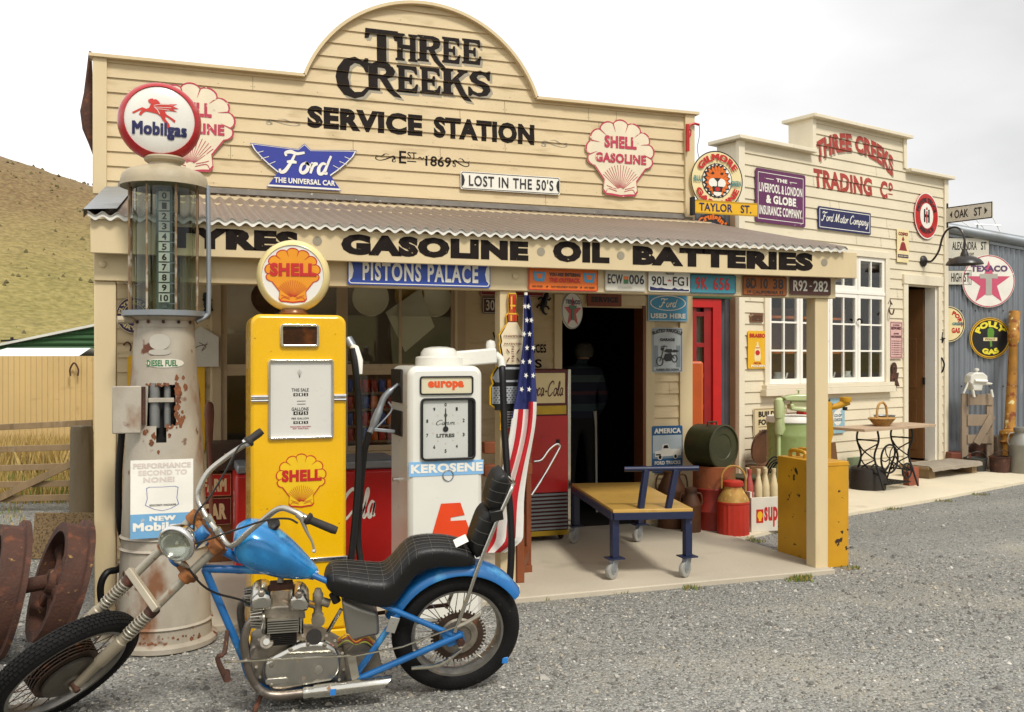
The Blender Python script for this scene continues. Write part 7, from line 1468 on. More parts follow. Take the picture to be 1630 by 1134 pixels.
for s_ in (.67, .845):
    b = MB(); b.bar(FS_(-.02,-.115,s_), FS_(-.03,.115,s_), .055, .03, s_ax)
    for a in (-.088,.088): b.tube([FS_(-.006,a,s_-.022), FS_(-.006,a,s_+.024)], .031, 16)
    ob('fork_yoke', b, mat('orange_rust','8a5426',.75,var=.3,vs=12,spots=(('5a3218',.56,9,.2),('b07a3a',.64,14,.1)),bump=.4), bike, bev=.004)
tb('front_axle', [FS_(0,-.12,0), FS_(0,.12,0)], .013, RUST)
HBM = mat('worn_handlebar','b5b0a6',.25,metal=.9,var=.2,vs=9,spots=(('7a5038',.58,14,.12),),bump=.06)
hb = tb('handlebar', [TH_(412,690,-.18), TH_(395,704,-.17), TH_(360,728,-.15), TH_(332,751,-.12), TH_(318,776,-.09), TH_(315,792,-.075), TH_(320,808,-.05), TH_(336,834,-.0), TH_(350,850,.04), TH_(359,864,.07), TH_(367,869,.09), TH_(378,864,.11), TH_(397,846,.14), TH_(424,824,.17), TH_(438,813,.19), TH_(450,809,.205), TH_(466,814,.225), TH_(490,826,.25)], .0125, HBM, 12, 5)
for px, py, t_ in ((333,829,-.01),(348,849,.035)): ob('bar_clamp', MB().tube([TH_(px-4,py-7,t_), TH_(px+4,py+7,t_)], .019, 14), OLDC, hb)
GR_ = mat('brown_black_grip','231d18',.7,var=.2,vs=12,bump=.3,bs=200)
for P in ([TH_(488,824.5,.248), TH_(492,827,.252), TH_(496,829,.256), TH_(530,843,.29), TH_(536,845,.295)], [TH_(394,705,-.17), TH_(397,702,-.172), TH_(400,699,-.175), TH_(412,690,-.185), TH_(417,686,-.19)]):
    ob('hand_grip', MB().tube(P, [.026,.026,.017,.0185,.016], 14), GR_, hb)
lv = tb('brake_lever', [TH_(479,822,.25), TH_(484,836,.26), TH_(490,850,.27), TH_(497,863,.275), TH_(500,876,.28)], [.012,.009,.006,.005,.005], ALU, 10, 3, hb); ob('lever_ball', MB().lathe([(0,-.009),(.006,-.007),(.009,0),(.006,.007),(0,.009)], 12, Matrix.Translation(TH_(500,877,.28))), CHROME, lv)
tb('lever_perch', [TH_(474,818,.24), TH_(481,824,.25)], .016, ALU, par=hb); tb('throttle_perch', [TH_(390,707,-.17), TH_(398,701,-.172)], .022, CHROME, par=hb)
tb('cable', [TH_(474,833,.25), TH_(458,826,.23), TH_(425,828,.2), TH_(380,842,.16), TH_(340,856,.1), TH_(310,866,.08)], .0045, BZ, 8, 5, hb)
tb('cable', [TH_(395,703,-.16), TH_(380,712,-.12), TH_(362,745,-.08), TH_(335,790,-.05), TH_(312,818,-.02), TH_(308,845,.0)], .0045, BZ, 8, 5, hb)
tb('cable', [TH_(300,905,.1), TH_(320,930,.1), TH_(345,945,.08), TH_(390,958,.06), TH_(420,985,.05)], .005, BZ, 8, 5)
# headlight
hc = FSp(281, 866, .0); hc = STM @ hc; D = Vector((f_ax.x, f_ax.y, 0)).normalized()+Vector((0,.25,-.12)); D.normalize()
yv = Vector((0,0,1)).cross(D).normalized(); zv = D.cross(yv)
HM = Matrix(((zv.x,yv.x,D.x,hc.x),(zv.y,yv.y,D.y,hc.y),(zv.z,yv.z,D.z,hc.z),(0,0,0,1)))
HM = HM @ Matrix.Scale(.9, 4)
hl = ob('headlight', MB().lathe([(0,-.1),(.03,-.097),(.06,-.08),(.078,-.05),(.084,-.015),(.09,-.012),(.093,.002),(.088,.012),(.08,.014),(.078,.004),(.06,-.02),(.03,-.04),(0,-.046)], 40, HM), CHROME, bike, sm=50)
ob('headlight_lens', MB().lathe([(.079,.006),(.06,.018),(.03,.026),(0,.028)], 36, HM), glassm('lens_glass','f0f2ee',1.45,.05), hl)
ob('bulb', MB().lathe([(0,-.04),(.008,-.036),(.012,-.01),(.007,.0),(0,.002)], 12, HM), mat('bulb_glass','d8d6cc',.2,bump=0), hl)
ob('headlight_bracket', MB().bar(hc+Vector((0,0,-.08)), STM @ (STM.inverted() @ (TH_(306,908,.02))), .04, .012), FORKM, hl, bev=.003)
# ================================================================ GOODS AND CLUTTER
def at(name, label, cat, px, py, rz=0., group=None, dz=0.):
    M, k = put_at(px, py, rz, dz); t = thing(name, label, cat, M=M, group=group); return t, k
def single(name, b, m, label, cat, px, py, rz=0., group=None, dz=0., **kw):
    M, k = put_at(px, py, rz, dz); o = ob(name, b, m, loc=(0,0,0), **kw); o.matrix_world = M; MWS[o.name] = M; return props(o, label, cat, group)
RUSTO = mat('rusty_orange_drum','8a4a26',.7,var=.25,vs=5,spots=(('5a6a3a',.58,4,.2),('4a2416',.62,7,.15),('b5642a',.66,10,.1)),bump=.2)
RUSTR = mat('rusty_red_drum','8a2414',.6,var=.25,vs=5,spots=(('4a1c10',.6,6,.2),('7a4a2a',.66,9,.1)),bump=.2)
OLIVE = mat('dark_olive_tub','3a3a1e',.5,metal=.2,var=.3,vs=5,spots=(('5a3a20',.55,4,.25),('20180f',.62,6,.2)),bump=.15)
BROWNCH = mat('brown_rusty_can','5c3a22',.6,metal=.2,var=.25,vs=6,spots=(('3a2416',.55,6,.2),('8a5a34',.66,10,.12)),bump=.15)
REDCH = mat('red_can_paint','b02a16',.5,var=.15,vs=6,spots=(('7a2412',.64,7,.2),('5a3a20',.74,18,.05)),bump=.1)
RUSTY = mat('rusty_yellow_shoulder','a8803a',.7,var=.25,vs=9,spots=(('8a4a20',.55,9,.15),('d0b878',.64,10,.1)),bump=.25)
# drum with tub on top
t, k = at('oil_drum', 'small rusty orange and red steel drum by the red glazed door', 'drum', 1137, 846); r_ = 33*k
ob('lower_drum', MB().lathe([(r_,0),(r_*1.02,.01),(r_,.02),(r_,.19),(r_*1.03,.2),(r_,.21),(r_,.39),(r_*1.03,.4),(r_,.41)], 32), RUSTR, t); ob('upper_drum', MB().lathe([(r_,.411),(r_,.575),(r_*1.03,.6),(r_*.97,.606),(r_*.95,.59),(0,.59)], 32), RUSTO, t)
tb_t, k = at('wash_tub', 'dark olive round tub lying on its side on top of the rusty drum', 'tub', 1130, 846, dz=.607); Mt = Matrix.Translation((0.02,0,30*k)) @ Matrix.Rotation(math.radians(38),4,'Z') @ Matrix.Rotation(math.radians(90),4,'X')
R_ = 34*k; ob('drum_shell', MB().lathe([(R_*.93,-.17),(R_,-.165),(R_,.12),(R_*1.05,.125),(R_*1.05,.14),(R_*.98,.145),(R_*.95,.13),(R_*.6,.128),(R_*.57,.122),(0,.122)], 36, Mt), OLIVE, tb_t)
ob('carry_handle', MB().tube([Mt @ Vector((-.06,R_*.98,-.0)), Mt @ Vector((-.06,R_*1.12,0)), Mt @ Vector((.06,R_*1.12,0)), Mt @ Vector((.06,R_*.98,0))], .008, 8), OLIVE, tb_t)
def churn(name, lab, px, py, rp, hp, m, ms, arch=True, fl=False):
    t, k = at(name, lab, 'can', px, py); r, h = rp*k, hp*k; b = MB()
    prof = [(r*.97,0),(r,.01),(r,h*.62),(r*1.01,h*.63)]
    if fl:
        n = 48; K = b.n()
        for z in (.02, h*.6):
            for j in range(n): a = 2*math.pi*j/n; q = r*(1+.025*math.cos(12*a*1.5)); b.v.append(Vector((q*math.cos(a), q*math.sin(a), z)))
        for j in range(n): b.f.append([K+j,K+(j+1)%n,K+n+(j+1)%n,K+n+j]); b.m.append(0)
        b.lathe([(r*.98,0),(r*1.02,.008),(r*1.02,.02)], 36); b.lathe([(r*1.0,h*.6),(r*1.03,h*.61),(r*1.03,h*.635),(r*.98,h*.64)], 36)
    else: b.lathe(prof+[(r,h*.64)], 32)
    ob('can_body', b, m, t); ob('shoulder', MB().lathe([(r,h*.64),(r*.93,h*.7),(r*.62,h*.84),(r*.56,h*.87),(r*.56,h*.92)], 32), ms, t)
    ob('lid', MB().lathe([(r*.6,h*.9),(r*.64,h*.92),(r*.62,h*.985),(r*.5,h),(0,h*1.01)], 28), m, t)
    if arch: ob('carry_handle', MB().tube(crv([(-r*.72,0,h*.86),(-r*.7,0,h*1.1),(-r*.3,0,h*1.24),(r*.3,0,h*1.24),(r*.75,0,h*1.1),(r*.8,0,h*.8)],4), .009, 8), RUSTY, t)
    else:
        for s_ in (-1,1): ob('side_handle', MB().tube(crv([(s_*r*.6,0,h*.88),(s_*r*1.0,0,h*.86),(s_*r*1.15,0,h*.7),(s_*r*1.0,0,h*.62)],4), .008, 8), m, t)
    return t
churn('milk_can', 'red ribbed can with rusty yellow shoulder standing before the orange drum', 1167, 855, 25, 90, REDCH, RUSTY, True, True)
churn('milk_can', 'small brown milk can on the concrete beside the rusty drum', 1100, 852, 15.5, 76, BROWNCH, BROWNCH, False)
churn('milk_can', 'larger dark brown milk can half hidden behind the trolley handle', 1069, 845, 22, 102, BROWNCH, BROWNCH, False)
# petrol crate with bottles
t, k = at('bottle_crate', 'white crate with a red scallop panel reading SUPER, packed with oil bottles', 'crate', 1196, 853, 17)
CW = mat('chipped_white_crate','cfc8b8',.5,var=.08,vs=6,spots=(('7a5a44',.66,9,.08),),bump=.1)
b = MB(); w_, h_, d_ = .50, 60*k, .3; b.box(0,0,.03,w_,.02,h_); b.box(0,d_-.02,.03,w_,d_,h_); b.box(0,.02,.03,.02,d_-.02,h_+.05); b.box(w_-.02,.02,.03,w_,d_-.02,h_+.05); b.box(.02,.02,.03,w_-.02,d_-.02,.05); ob('crate_box', b, CW, t, bev=.003)
cr = ob('emblem_panel', MB().box(.05,-.003,.11,.12,.0,.23), PR, t, sm=0); ob('emblem', MB().flat(([(.057+q[0]*.056, .125+q[1]*.09) for q in PEC], [list(range(len(PEC)))]), -.0045), PY_, cr, sm=0)
ob('lettering', MB().flat(p_text('super', .13, .07, .36, .25, .03), -.002), PR, t, sm=0)
BOT = mat('dirty_cream_bottle','cdbb93',.4,var=.15,vs=9,spots=(('8a6a44',.6,9,.15),),bump=.05); BOTR = mat('dull_red_bottle','a84a44',.45,var=.15,vs=9,spots=(('d0b898',.66,9,.1),),bump=.05)
bp_ = MB().lathe([(.034,0),(.036,.01),(.036,.12),(.02,.2),(.0165,.215),(.018,.24),(.02,.245),(.02,.275),(0,.277)], 16)
MC0, kk = put_at(1196, 853, 17); proto = None
for i, (x, y, m, lab) in enumerate(((.035,.09,BOTR,'dull red oil bottle at the left end of the white crate'),(.12,.08,BOT,'cream oil bottle second from the left in the white crate'),(.20,.09,BOT,'cream oil bottle with rusty cap in the middle of the crate'),(.28,.08,BOT,'tall cream oil bottle right of the crate middle'),(.37,.1,BOT,'stained cream oil bottle beside the black cord in the crate'),(.08,.2,BOT,'cream oil bottle in the back row of the crate at left'),(.26,.2,BOT,'cream oil bottle in the back row of the crate at right'))):
    o = ob('oil_bottle', bp_, m, loc=(0,0,0)); o.matrix_world = MC0 @ Matrix.Translation((x,y,h_-.03)); MWS[o.name] = o.matrix_world.copy(); props(o, lab, 'bottle', 'oil bottles in the crate')
single('black_lid', MB().lathe([(.16,0),(.17,.006),(.17,.02),(.15,.024),(0,.018)], 32), OLIVE, 'dark round lid lying behind the oil bottles', 'lid', 1186, 830, dz=.42)
single('barrel_stand', MB().lathe([(.13,0),(.13,.41),(0,.419)], 24), BROWNCH, 'brown drum under the dark round lid behind the red can', 'drum', 1186, 830)
# yellow steel bin by the post
q0, q1, q2 = G(1308,906), G(1238,884), G(1351,901.5); ux = (q2-q0); uy = (q1-q0); Mb = Matrix(((ux.normalized().x, uy.normalized().x, 0, q0.x),(ux.normalized().y, uy.normalized().y, 0, q0.y),(0,0,1,0),(0,0,0,1)))
YB_ = mat('chipped_yellow_steel','bd8a14',.5,var=.14,vs=4,spots=(('9a6a10',.55,3,.3),('2a1c0c',.655,9,.02),('2a1c0c',.69,24,.02)),bump=.1)
t = thing('yellow_steel_bin', 'chipped yellow steel bin standing behind the right hand veranda post', 'bin', M=Mb); bw, bd, bh = ux.length, uy.length, .80
ob('bin_body', MB().box(0,0,.0,bw,bd,bh), YB_, t, bev=.006); b = MB(); b.tube(crv([(bw*.3,bd*.55,bh),(bw*.3,bd*.55,bh+.045),(bw*.3,bd*.85,bh+.05),(bw*.3,bd*.88,bh)],3), .016, 8); b.tube(crv([(bw*.6,bd*.5,bh),(bw*.6,bd*.5,bh+.05),(bw*.6,bd*.85,bh+.055),(bw*.6,bd*.88,bh)],3), .016, 8); ob('lid_handle', b, YB_, t); ob('lid_rim', MB().box(-.004,-.004,bh-.03,bw+.004,bd+.004,bh-.02), YB_, t)
# green wringer washing machine
WG = mat('pale_green_enamel','8f9f62',.3,var=.06,vs=4,spots=(('6f7a48',.66,5,.2),),bump=.02,coat=.3); WGL = mat('light_green_enamel','b3bd88',.3,var=.05,vs=5,bump=.02,coat=.3)
def atz(name, label, cat, px, z, rz=0.):
    p = PZ(px, 567, z); p.z = .03; return thing(name, label, cat, M=Matrix.Translation(p) @ Matrix.Rotation(math.radians(rz-YAW),4,'Z')), z/1500
t, k = atz('washing_machine', 'pale green wringer washing machine between the store wall and the veranda post', 'washing machine', 1262, 9.45); X = lambda px: (px-1262)*k; Zz = lambda py: 1.57-(py-567)*k
r_ = 40*k; ob('wash_tub', MB().lathe([(r_*.92,.12),(r_*.97,.16),(r_,Zz(735)),(r_*1.02,Zz(733)),(r_*1.02,Zz(729)),(r_,Zz(728)),(r_,Zz(694)),(r_*1.012,Zz(692)),(r_,Zz(690)),(r_,Zz(672))], 44), WG, t)
ob('tub_rim', MB().lathe([(r_*1.01,Zz(672)),(r_*1.05,Zz(671)),(r_*1.05,Zz(668)),(r_*.98,Zz(662)),(0,Zz(661))], 44), WHITE, t)
for a in (45,135,225,315): ob('leg', MB().tube([(r_*.85*math.cos(math.radians(a)),r_*.85*math.sin(math.radians(a)),.14),(r_*.95*math.cos(math.radians(a)),r_*.95*math.sin(math.radians(a)),0)], [.02,.014], 10), WG, t)
yq = -r_*.75
ob('wringer_post', MB().tube([(X(1231),yq,Zz(760)),(X(1231),yq,Zz(690)),(X(1231),yq,Zz(689)),(X(1233),yq,Zz(680)),(X(1233),yq,Zz(664)),(X(1232),yq,Zz(663)),(X(1232),yq,Zz(640)),(X(1232),yq,Zz(635)),(X(1232),yq,Zz(632))], [.02,.02,.04,.055,.045,.052,.055,.045,.02], 16), WGL, t)
b = MB(); P = [(X(1236),Zz(631)),(X(1250),Zz(627)),(X(1284),Zz(626)),(X(1290),Zz(632)),(X(1291),Zz(650)),(X(1286),Zz(657)),(X(1270),Zz(654)),(X(1247),Zz(651)),(X(1246),Zz(641)),(X(1252),Zz(641)),(X(1253),Zz(646)),(X(1284),Zz(648)),(X(1285),Zz(637)),(X(1240),Zz(637))]; b.prism(P, yq-.07, yq+.07); wh = ob('wringer_head', b, WGL, t, bev=.012)
ob('roller', MB().tube([(X(1250),yq,Zz(639.5)),(X(1287),yq,Zz(640.5))], .026, 14), mat('cream_roller','d6cfae',.5,bump=.05), wh); ob('roller', MB().tube([(X(1250),yq,Zz(646)),(X(1287),yq,Zz(647))], .024, 14), mat('cream_roller'), wh)
ob('release_knob', MB().tube([(X(1262),yq,Zz(626)),(X(1262),yq,Zz(621)),(X(1262),yq,Zz(620.5)),(X(1262),yq,Zz(619))], [.008,.008,.03,.02], 12), WGL, wh)
p = TM @ Vector((T(1268,668,-.2)[0], -.3, T(1280,668,-.2)[1])); b = MB(); b.box(0,0,0,.2,.14,.26); o = ob('red_tin', b, RED, loc=p, bev=.006); props(o, 'bright red tin box behind the green washing machine wringer', 'tin')
b = MB(); b.box(.0,.0,0,.36,.3,T(1280,668,-.2)[1]-.035); props(ob('tin_stand', b, OAK, loc=TM @ Vector((T(1268,668,-.2)[0]-.08, -.38, .03)), bev=.006), 'brown wooden stand behind the green washing machine', 'stand')
single('brown_pan', MB().lathe([(.0,0),(.2,.0),(.215,.04),(.205,.04),(.19,.012),(0,.01)], 30, Matrix.Translation((0,0,.21)) @ Matrix.Rotation(math.radians(100),4,'X') @ Matrix.Rotation(.6,4,'Y')), BROWNCH, 'brown round pan leaning on the store wall behind the oil bottles', 'pan', 1214, 790, dz=.35)
single('pan_stand', MB().box(-.17,-.1,0,.17,.15,.35), OAK, 'low dark wooden stand under the brown round pan', 'stand', 1214, 790, bev=.005)
single('yellow_kettle', MB().lathe([(.09,0),(.11,.03),(.115,.09),(.09,.15),(.05,.18),(.03,.19),(.03,.21),(0,.22)], 24), mat('brassy_yellow','b89a34',.35,metal=.3,var=.2,vs=8,bump=.05), 'brassy yellow kettle half hidden behind the yellow steel bin', 'kettle', 1238, 815, dz=.30)
single('kettle_box', MB().box(-.12,-.1,0,.14,.12,.30), BROWNCH, 'brown box under the brassy yellow kettle', 'box', 1238, 815, bev=.005)
M, k = put_at(1222, 825); b = MB(); rg = random.Random(9)
for i in range(4): b.tube(crv([(-.1+.03*i,-.12,.40+.02*i),(-.04+.03*i,-.15,.56),(.04+.03*i,-.14,.62-.03*i),(.1,-.13,.5),(.08+.02*i,-.13,.36)],5), .008, 6)
o = ob('electric_cord', b, HOSE, loc=(0,0,0)); o.matrix_world = M; MWS[o.name] = M; props(o, 'coil of black and grey cord hanging above the oil crate', 'cord')
# yellow hand pump behind the post
t, k = atz('hand_pump', 'old yellow hand pump with spout showing right of the veranda post', 'hand pump', 1315, 9.9); X = lambda px: (px-1315)*k; Zz = lambda py: 1.57-(py-567)*k
ob('pump_column', MB().tube([(0,0,0),(0,0,Zz(705)),(0,0,Zz(690)),(0,0,Zz(640))], [.05,.05,.075,.06], 16), YB_, t); ob('spout', MB().tube(crv([(0,0,Zz(648)),(X(1330),-.02,Zz(647)),(X(1341),-.02,Zz(642)),(X(1348),-.02,Zz(638))],3), [.03,.032,.04,.05], 14), YB_, t)
ob('spout_cap', MB().lathe([(.055,0),(.06,.02),(.06,.05),(0,.055)], 18, Matrix.Translation((X(1345),-.02,Zz(640)))), YB_, t); ob('spout_tip', MB().tube([(X(1344),-.02,Zz(648)),(X(1344),-.02,Zz(653))], .025, 10), BLACKM, t)
single('orange_plank', MB().box(-.05,-.01,0,.05,.02,.66).xf(Matrix.Rotation(-.12,4,'Y')), OAK, 'orange brown plank leaning behind the yellow steel bin', 'plank', 1334, 800, bev=.004)
# black boiler, treadle table
single('iron_boiler', MB().lathe([(.19,0),(.205,.02),(.21,.22),(.2,.27),(.17,.29),(0,.285)], 36), mat('sooty_iron','2b2520',.6,metal=.2,var=.3,vs=6,spots=(('4a3a28',.6,5,.2),),bump=.2), 'round black iron boiler on the path left of the treadle table', 'boiler', 1381, 782)
tb0 = TM @ Vector((0,0,0)); tu0, tz = T(1352,671,-.75)[0], 0; tu1 = T(1474,671,-.75)[0]; uc = (tu0+tu1)/2-.04
t = thing('treadle_table', 'small table on black iron sewing machine treadle legs under the store window', 'table', M=TM @ Matrix.Translation((uc,-.72,.03)))
L = (tu1-tu0)/2*.93; zt = 1.57-(674-567)*11.75/1500
ob('table_top', MB().box(-L,-.22,zt-.02,L,.22,zt+.012), mat('bleached_board','b0977c',.7,var=.15,vs=5,spots=(('8a6a50',.6,8,.2,.3),),bump=.2,streak=.9), t, bev=.003)
IR = mat('treadle_iron','161414',.5,metal=.3,var=.2,vs=9,bump=.1)
for sx in (-.34,.34):
    b = MB()
    for y in (-.16,.16): b.tube(crv([(sx,y*.8,zt-.02),(sx,y*.9,zt*.8),(sx,y*.55,zt*.55),(sx,y*.9,zt*.3),(sx,y*1.35,.02)],4), .012, 8)
    for a,c in (((-.13,.75),(.10,.5)),((.13,.75),(-.1,.5)),((-.1,.5),(.14,.25)),((.1,.5),(-.14,.25))): b.tube(crv([(sx,a[0],zt*a[1]),(sx,(a[0]+c[0])/2+.04,zt*(a[1]+c[1])/2),(sx,c[0],zt*c[1])],4), .008, 6)
    for z in (.8,.28): b.tube([(sx,-.15,zt*z),(sx,.15,zt*z)], .01, 6)
    ob('side_frame', b, IR, t)
b = MB(); torus(b, .165, .012, 40, 8, 1, 0, Matrix.Translation((-.12,-.14,zt*.5)))
for i in range(6): a = math.pi*i/3; b.tube(crv([(-.12,-.14,zt*.5),(-.12+.09*math.cos(a+.3),-.14,zt*.5+.09*math.sin(a+.3)),(-.12+.165*math.cos(a),-.14,zt*.5+.165*math.sin(a))],3), .007, 6)
ob('drive_wheel', b, IR, t); b = MB(); torus(b, .09, .01, 30, 8, 1, 0, Matrix.Translation((.2,-.16,zt*.28))); [b.tube([(.2,-.16,zt*.28),(.2+.09*math.cos(i*1.257),-.16,zt*.28+.09*math.sin(i*1.257))], .006, 6) for i in range(5)]; ob('small_wheel', b, IR, t)
b = MB(); [b.bar((-.24,-.18+.04*i,.075),(.24,-.18+.04*i,.075),.012,.012) for i in range(9)]; [b.bar((x,-.18,.075),(x,.14,.075),.016,.012) for x in (-.24,-.08,.08,.24)]; ob('treadle_plate', b, IR, t)
b = MB(); 
for s_ in (-1,1): b.tube(crv([(s_*.34,0,zt*.28),(s_*.17,.02,zt*.4),(0,.02,zt*.27),(-s_*.17,.02,zt*.4),(-s_*.34,0,zt*.28)],4), .009, 6)
ob('cross_brace', b, IR, t)
WICK = mat('wicker','b58a4a',.7,var=.3,vs=25,spots=(('7a5226',.58,40,.1),),bump=.6,bs=90)
q = thing('wicker_basket', 'small wicker basket with arched handle on the treadle table', 'basket', M=TM @ Matrix.Translation((uc-.09,-.74,.043+zt))); b = MB(); 
for i in range(8): b.lathe([(.10+.011*i-.006,.012*i),(.10+.011*i+.006,.012*i+.004),(.10+.011*i,.012*i+.012)], 30, None, 0, .8)
b.lathe([(.0,.002),(.1,.003),(.1,.006),(.0,.006)], 30, None, 0, .8); ob('basket_body', b, WICK, q); ob('basket_handle', MB().tube(crv([(-.1,0,.08),(-.09,0,.2),(-.05,0,.26),(.0,0,.275),(.05,0,.26),(.09,0,.2),(.1,0,.08)],4), .014, 8), WICK, q)
o = ob('metal_bowl', MB().lathe([(.05,0),(.06,.006),(.1,.05),(.125,.11),(.132,.112),(.12,.108),(.09,.05),(.0,.012)], 30), GALV, loc=TM @ Vector((uc+.14,-.62,.043+zt))); props(o, 'round grey metal bowl behind the wicker basket on the treadle table', 'bowl')
for i, (u, h) in enumerate(((.44,.17),(.54,.22))): props(ob('red_brick', MB().box(-.04,-.05,0,.04,.05,h), mat('brick','8a4a32',.8,var=.25,vs=9,bump=.3), loc=TM @ Vector((uc+u,-.75,.03)), bev=.004), ('shorter' if i == 0 else 'taller')+' upright brick beside the treadle table legs', 'brick', 'bricks beside the treadle table')
# doorstep
t = thing('timber_doorstep', 'low weathered timber step with a grey mat before the store door', 'step', M=TM @ Matrix.Translation((T(1500,745,-.4)[0],-.38,.03)))
b = MB(); b.box(-.62,-.2,.12,.62,.22,.155); ob('step_board', b, TIMBER, t, bev=.004)
for x in (-.5,.5): ob('step_block', MB().box(x-.06,-.18,0,x+.06,.2,.12), TIMBER, t, bev=.004)
b = MB(); n = 14
for i in range(n+1):
    x = -.6+1.2*i/n
    for j, (y, z) in enumerate(((.2,.158),(0,.16),(-.2,.159),(-.235,.14),(-.245,.10))): b.v.append(Vector((x+.008*math.sin(j*2+i),y-.01*math.sin(i*1.3),z+.004*math.sin(i*2.1+j))))
for i in range(n):
    for j in range(4): b.f.append([i*5+j,i*5+j+1,(i+1)*5+j+1,(i+1)*5+j]); b.m.append(0)
ob('door_mat', b, mat('worn_mat','8f8474',.95,var=.15,vs=6,spots=(('6a5f50',.6,6,.2),),bump=.4,bs=180), t)
# items against the grey shed
def shed_at(px, z_off=-.1): return SM @ Matrix.Translation((Sx(px), z_off, 0))
t = thing('timber_gate_panel', 'grey weathered timber frame with diagonal brace leaning on the shed wall', 'gate', M=shed_at(1535,-.35) ); X = lambda px: (px-1535)*13.05/1500; Zq = lambda py: 1.6-(py-567)*13.05/1500
WD = mat('grey_brown_boards','8d7b66',.8,var=.2,vs=5,spots=(('5c4c3c',.6,8,.2,.25),),bump=.4,bs=40,streak=.9)
for px in (1516,1556): ob('stile', MB().box(X(px)-.045,-.02,.0,X(px)+.045,.02,Zq(627)), WD, t, bev=.003)
for y0, y1 in ((628,645),(660,678),(692,706)): ob('rail', MB().box(X(1519),-.035,Zq(y1),X(1559),-.019,Zq(y0)), WD, t, bev=.003)
ob('brace', MB().bar((X(1532),-.05,Zq(706)),(X(1557),-.05,Zq(662)),.02,.1,(0,0,1)), WD, t, bev=.003)
ow = thing('hand_wringer', 'old white enamel hand wringer standing on the timber gate frame', 'wringer', M=shed_at(1534,-.37) @ Matrix.Translation((0,0,Zq(627)))); 
EN = mat('old_white_enamel','cfccc0',.35,var=.1,vs=6,spots=(('6a6258',.68,9,.1),),bump=.05); zz = lambda py: (627-py)*13.05/1500; xx = lambda px: (px-1534)*13.05/1500
ob('wringer_body', MB().prism([(xx(1518),zz(610)),(xx(1520),zz(598)),(xx(1527),zz(593)),(xx(1540),zz(593)),(xx(1547),zz(599)),(xx(1547),zz(608)),(xx(1556),zz(610)),(xx(1553),zz(613)),(xx(1540),zz(613)),(xx(1538),zz(622)),(xx(1524),zz(622)),(xx(1522),zz(612))], -.09, .09), EN, ow, bev=.015); ob('wringer_knob', MB().lathe([(.02,zz(594)),(.02,zz(591)),(.035,zz(590)),(.03,zz(587)),(0,zz(586))], 14, Matrix.Translation((xx(1534),0,0))), EN, ow)
ob('roller', MB().tube([(xx(1526),-.1,zz(606)),(xx(1545),-.1,zz(607))], .022, 12), WHITE, ow); ob('crank_arm', MB().tube([(xx(1518),-.05,zz(609)),(xx(1512),-.06,zz(622)),(xx(1510),-.06,zz(626))], .014, 8), EN, ow)
for px in (1524,1553): ob('clamp', MB().tube([(xx(px),-.07,zz(620)),(xx(px+2),-.08,zz(632))], .018, 8), EN, ow)
single('brown_crate', MB().box(-.14,-.15,0,.14,.15,.26), mat('red_brown_crate','6a3420',.6,var=.2,vs=6,bump=.15), 'red brown wooden box below the timber gate frame', 'box', 1522, 749, bev=.006)
def bucket(name, lab, px, py, r0, r1, h, m, tilt=0., handle=True):
    t, k = at(name, lab, 'bucket', px, py); Mx = Matrix.Translation((0,0,r1*abs(math.sin(tilt)))) @ Matrix.Rotation(tilt,4,'Y')
    ob('bucket_body', MB().lathe([(r0,0),(r1,h),(r1+.008,h),(r1+.008,h-.012),(r1-.006,h),(r0-.006,.01),(0,.01)], 30, Mx), m, t)
    if handle: ob('bucket_handle', MB().tube([Mx @ Vector(p) for p in crv([(-r1,0,h),(-r1*.6,-.05,h+.06),(0,-.07,h+.09),(r1*.6,-.05,h+.06),(r1,0,h)],4)], .006, 6), m, t)
DKB = mat('dark_zinc','4a4a46',.5,metal=.5,var=.25,vs=6,bump=.1)
bucket('dark_bucket', 'dark grey zinc bucket on the path beside the red brown box', 1553, 753, .12, .145, .21, DKB)
bucket('rusty_bucket', 'rusty brown tin bucket in front of the rusty iron column', 1592, 755, .12, .135, .24, RUST)
single('rusty_hopper', MB().prism([(-.2,.12),(-.08,.32),(.12,.4),(.24,.16),(.1,.02),(-.12,.0)], -.14, .14), RUST, 'tipped rusty sheet iron hopper behind the dark zinc bucket', 'hopper', 1557, 746, bev=.01, dz=.08)
single('grey_chute', MB().prism([(-.08,0),(.2,0),(.22,.55),(-.1,.48)], -.05, .1), WD, 'grey board chute leaning behind the rusty tin bucket', 'board', 1596, 750, bev=.006)
churn('milk_can', 'tall grey milk can with rusty lid at the right edge by the shed', 1628, 756, 21, 76, mat('grey_tin','8a8880',.5,metal=.5,var=.15,vs=5,spots=(('6a5a48',.6,6,.2),),bump=.08), mat('grey_tin'), False)
pb, ptp = SM @ Vector((Sx(1575),-.5,0)), SM @ Vector((Sx(1608),-.12,Sz(497)))
PIPE = mat('rusty_yellow_pipe','a8752a',.7,var=.3,vs=9,spots=(('7a3a18',.54,9,.08),('d8c88a',.62,12,.06)),bump=.3); d = ptp-pb
b = MB(); b.tube([pb, pb+d*.04, pb+d*.17, pb+d*.18, pb+d*.2, pb+d*.215, pb+d*.23, pb+d*.25, pb+d*.26, pb+d*.8, pb+d*.81, pb+d*.86, pb+d*.87, pb+d*1.0], [.11,.085,.08,.12,.09,.085,.13,.13,.075,.055,.075,.08,.07,.075], 18); props(ob('iron_column', b, PIPE, sm=45), 'rusty yellow cast iron column leaning on the grey shed', 'column')
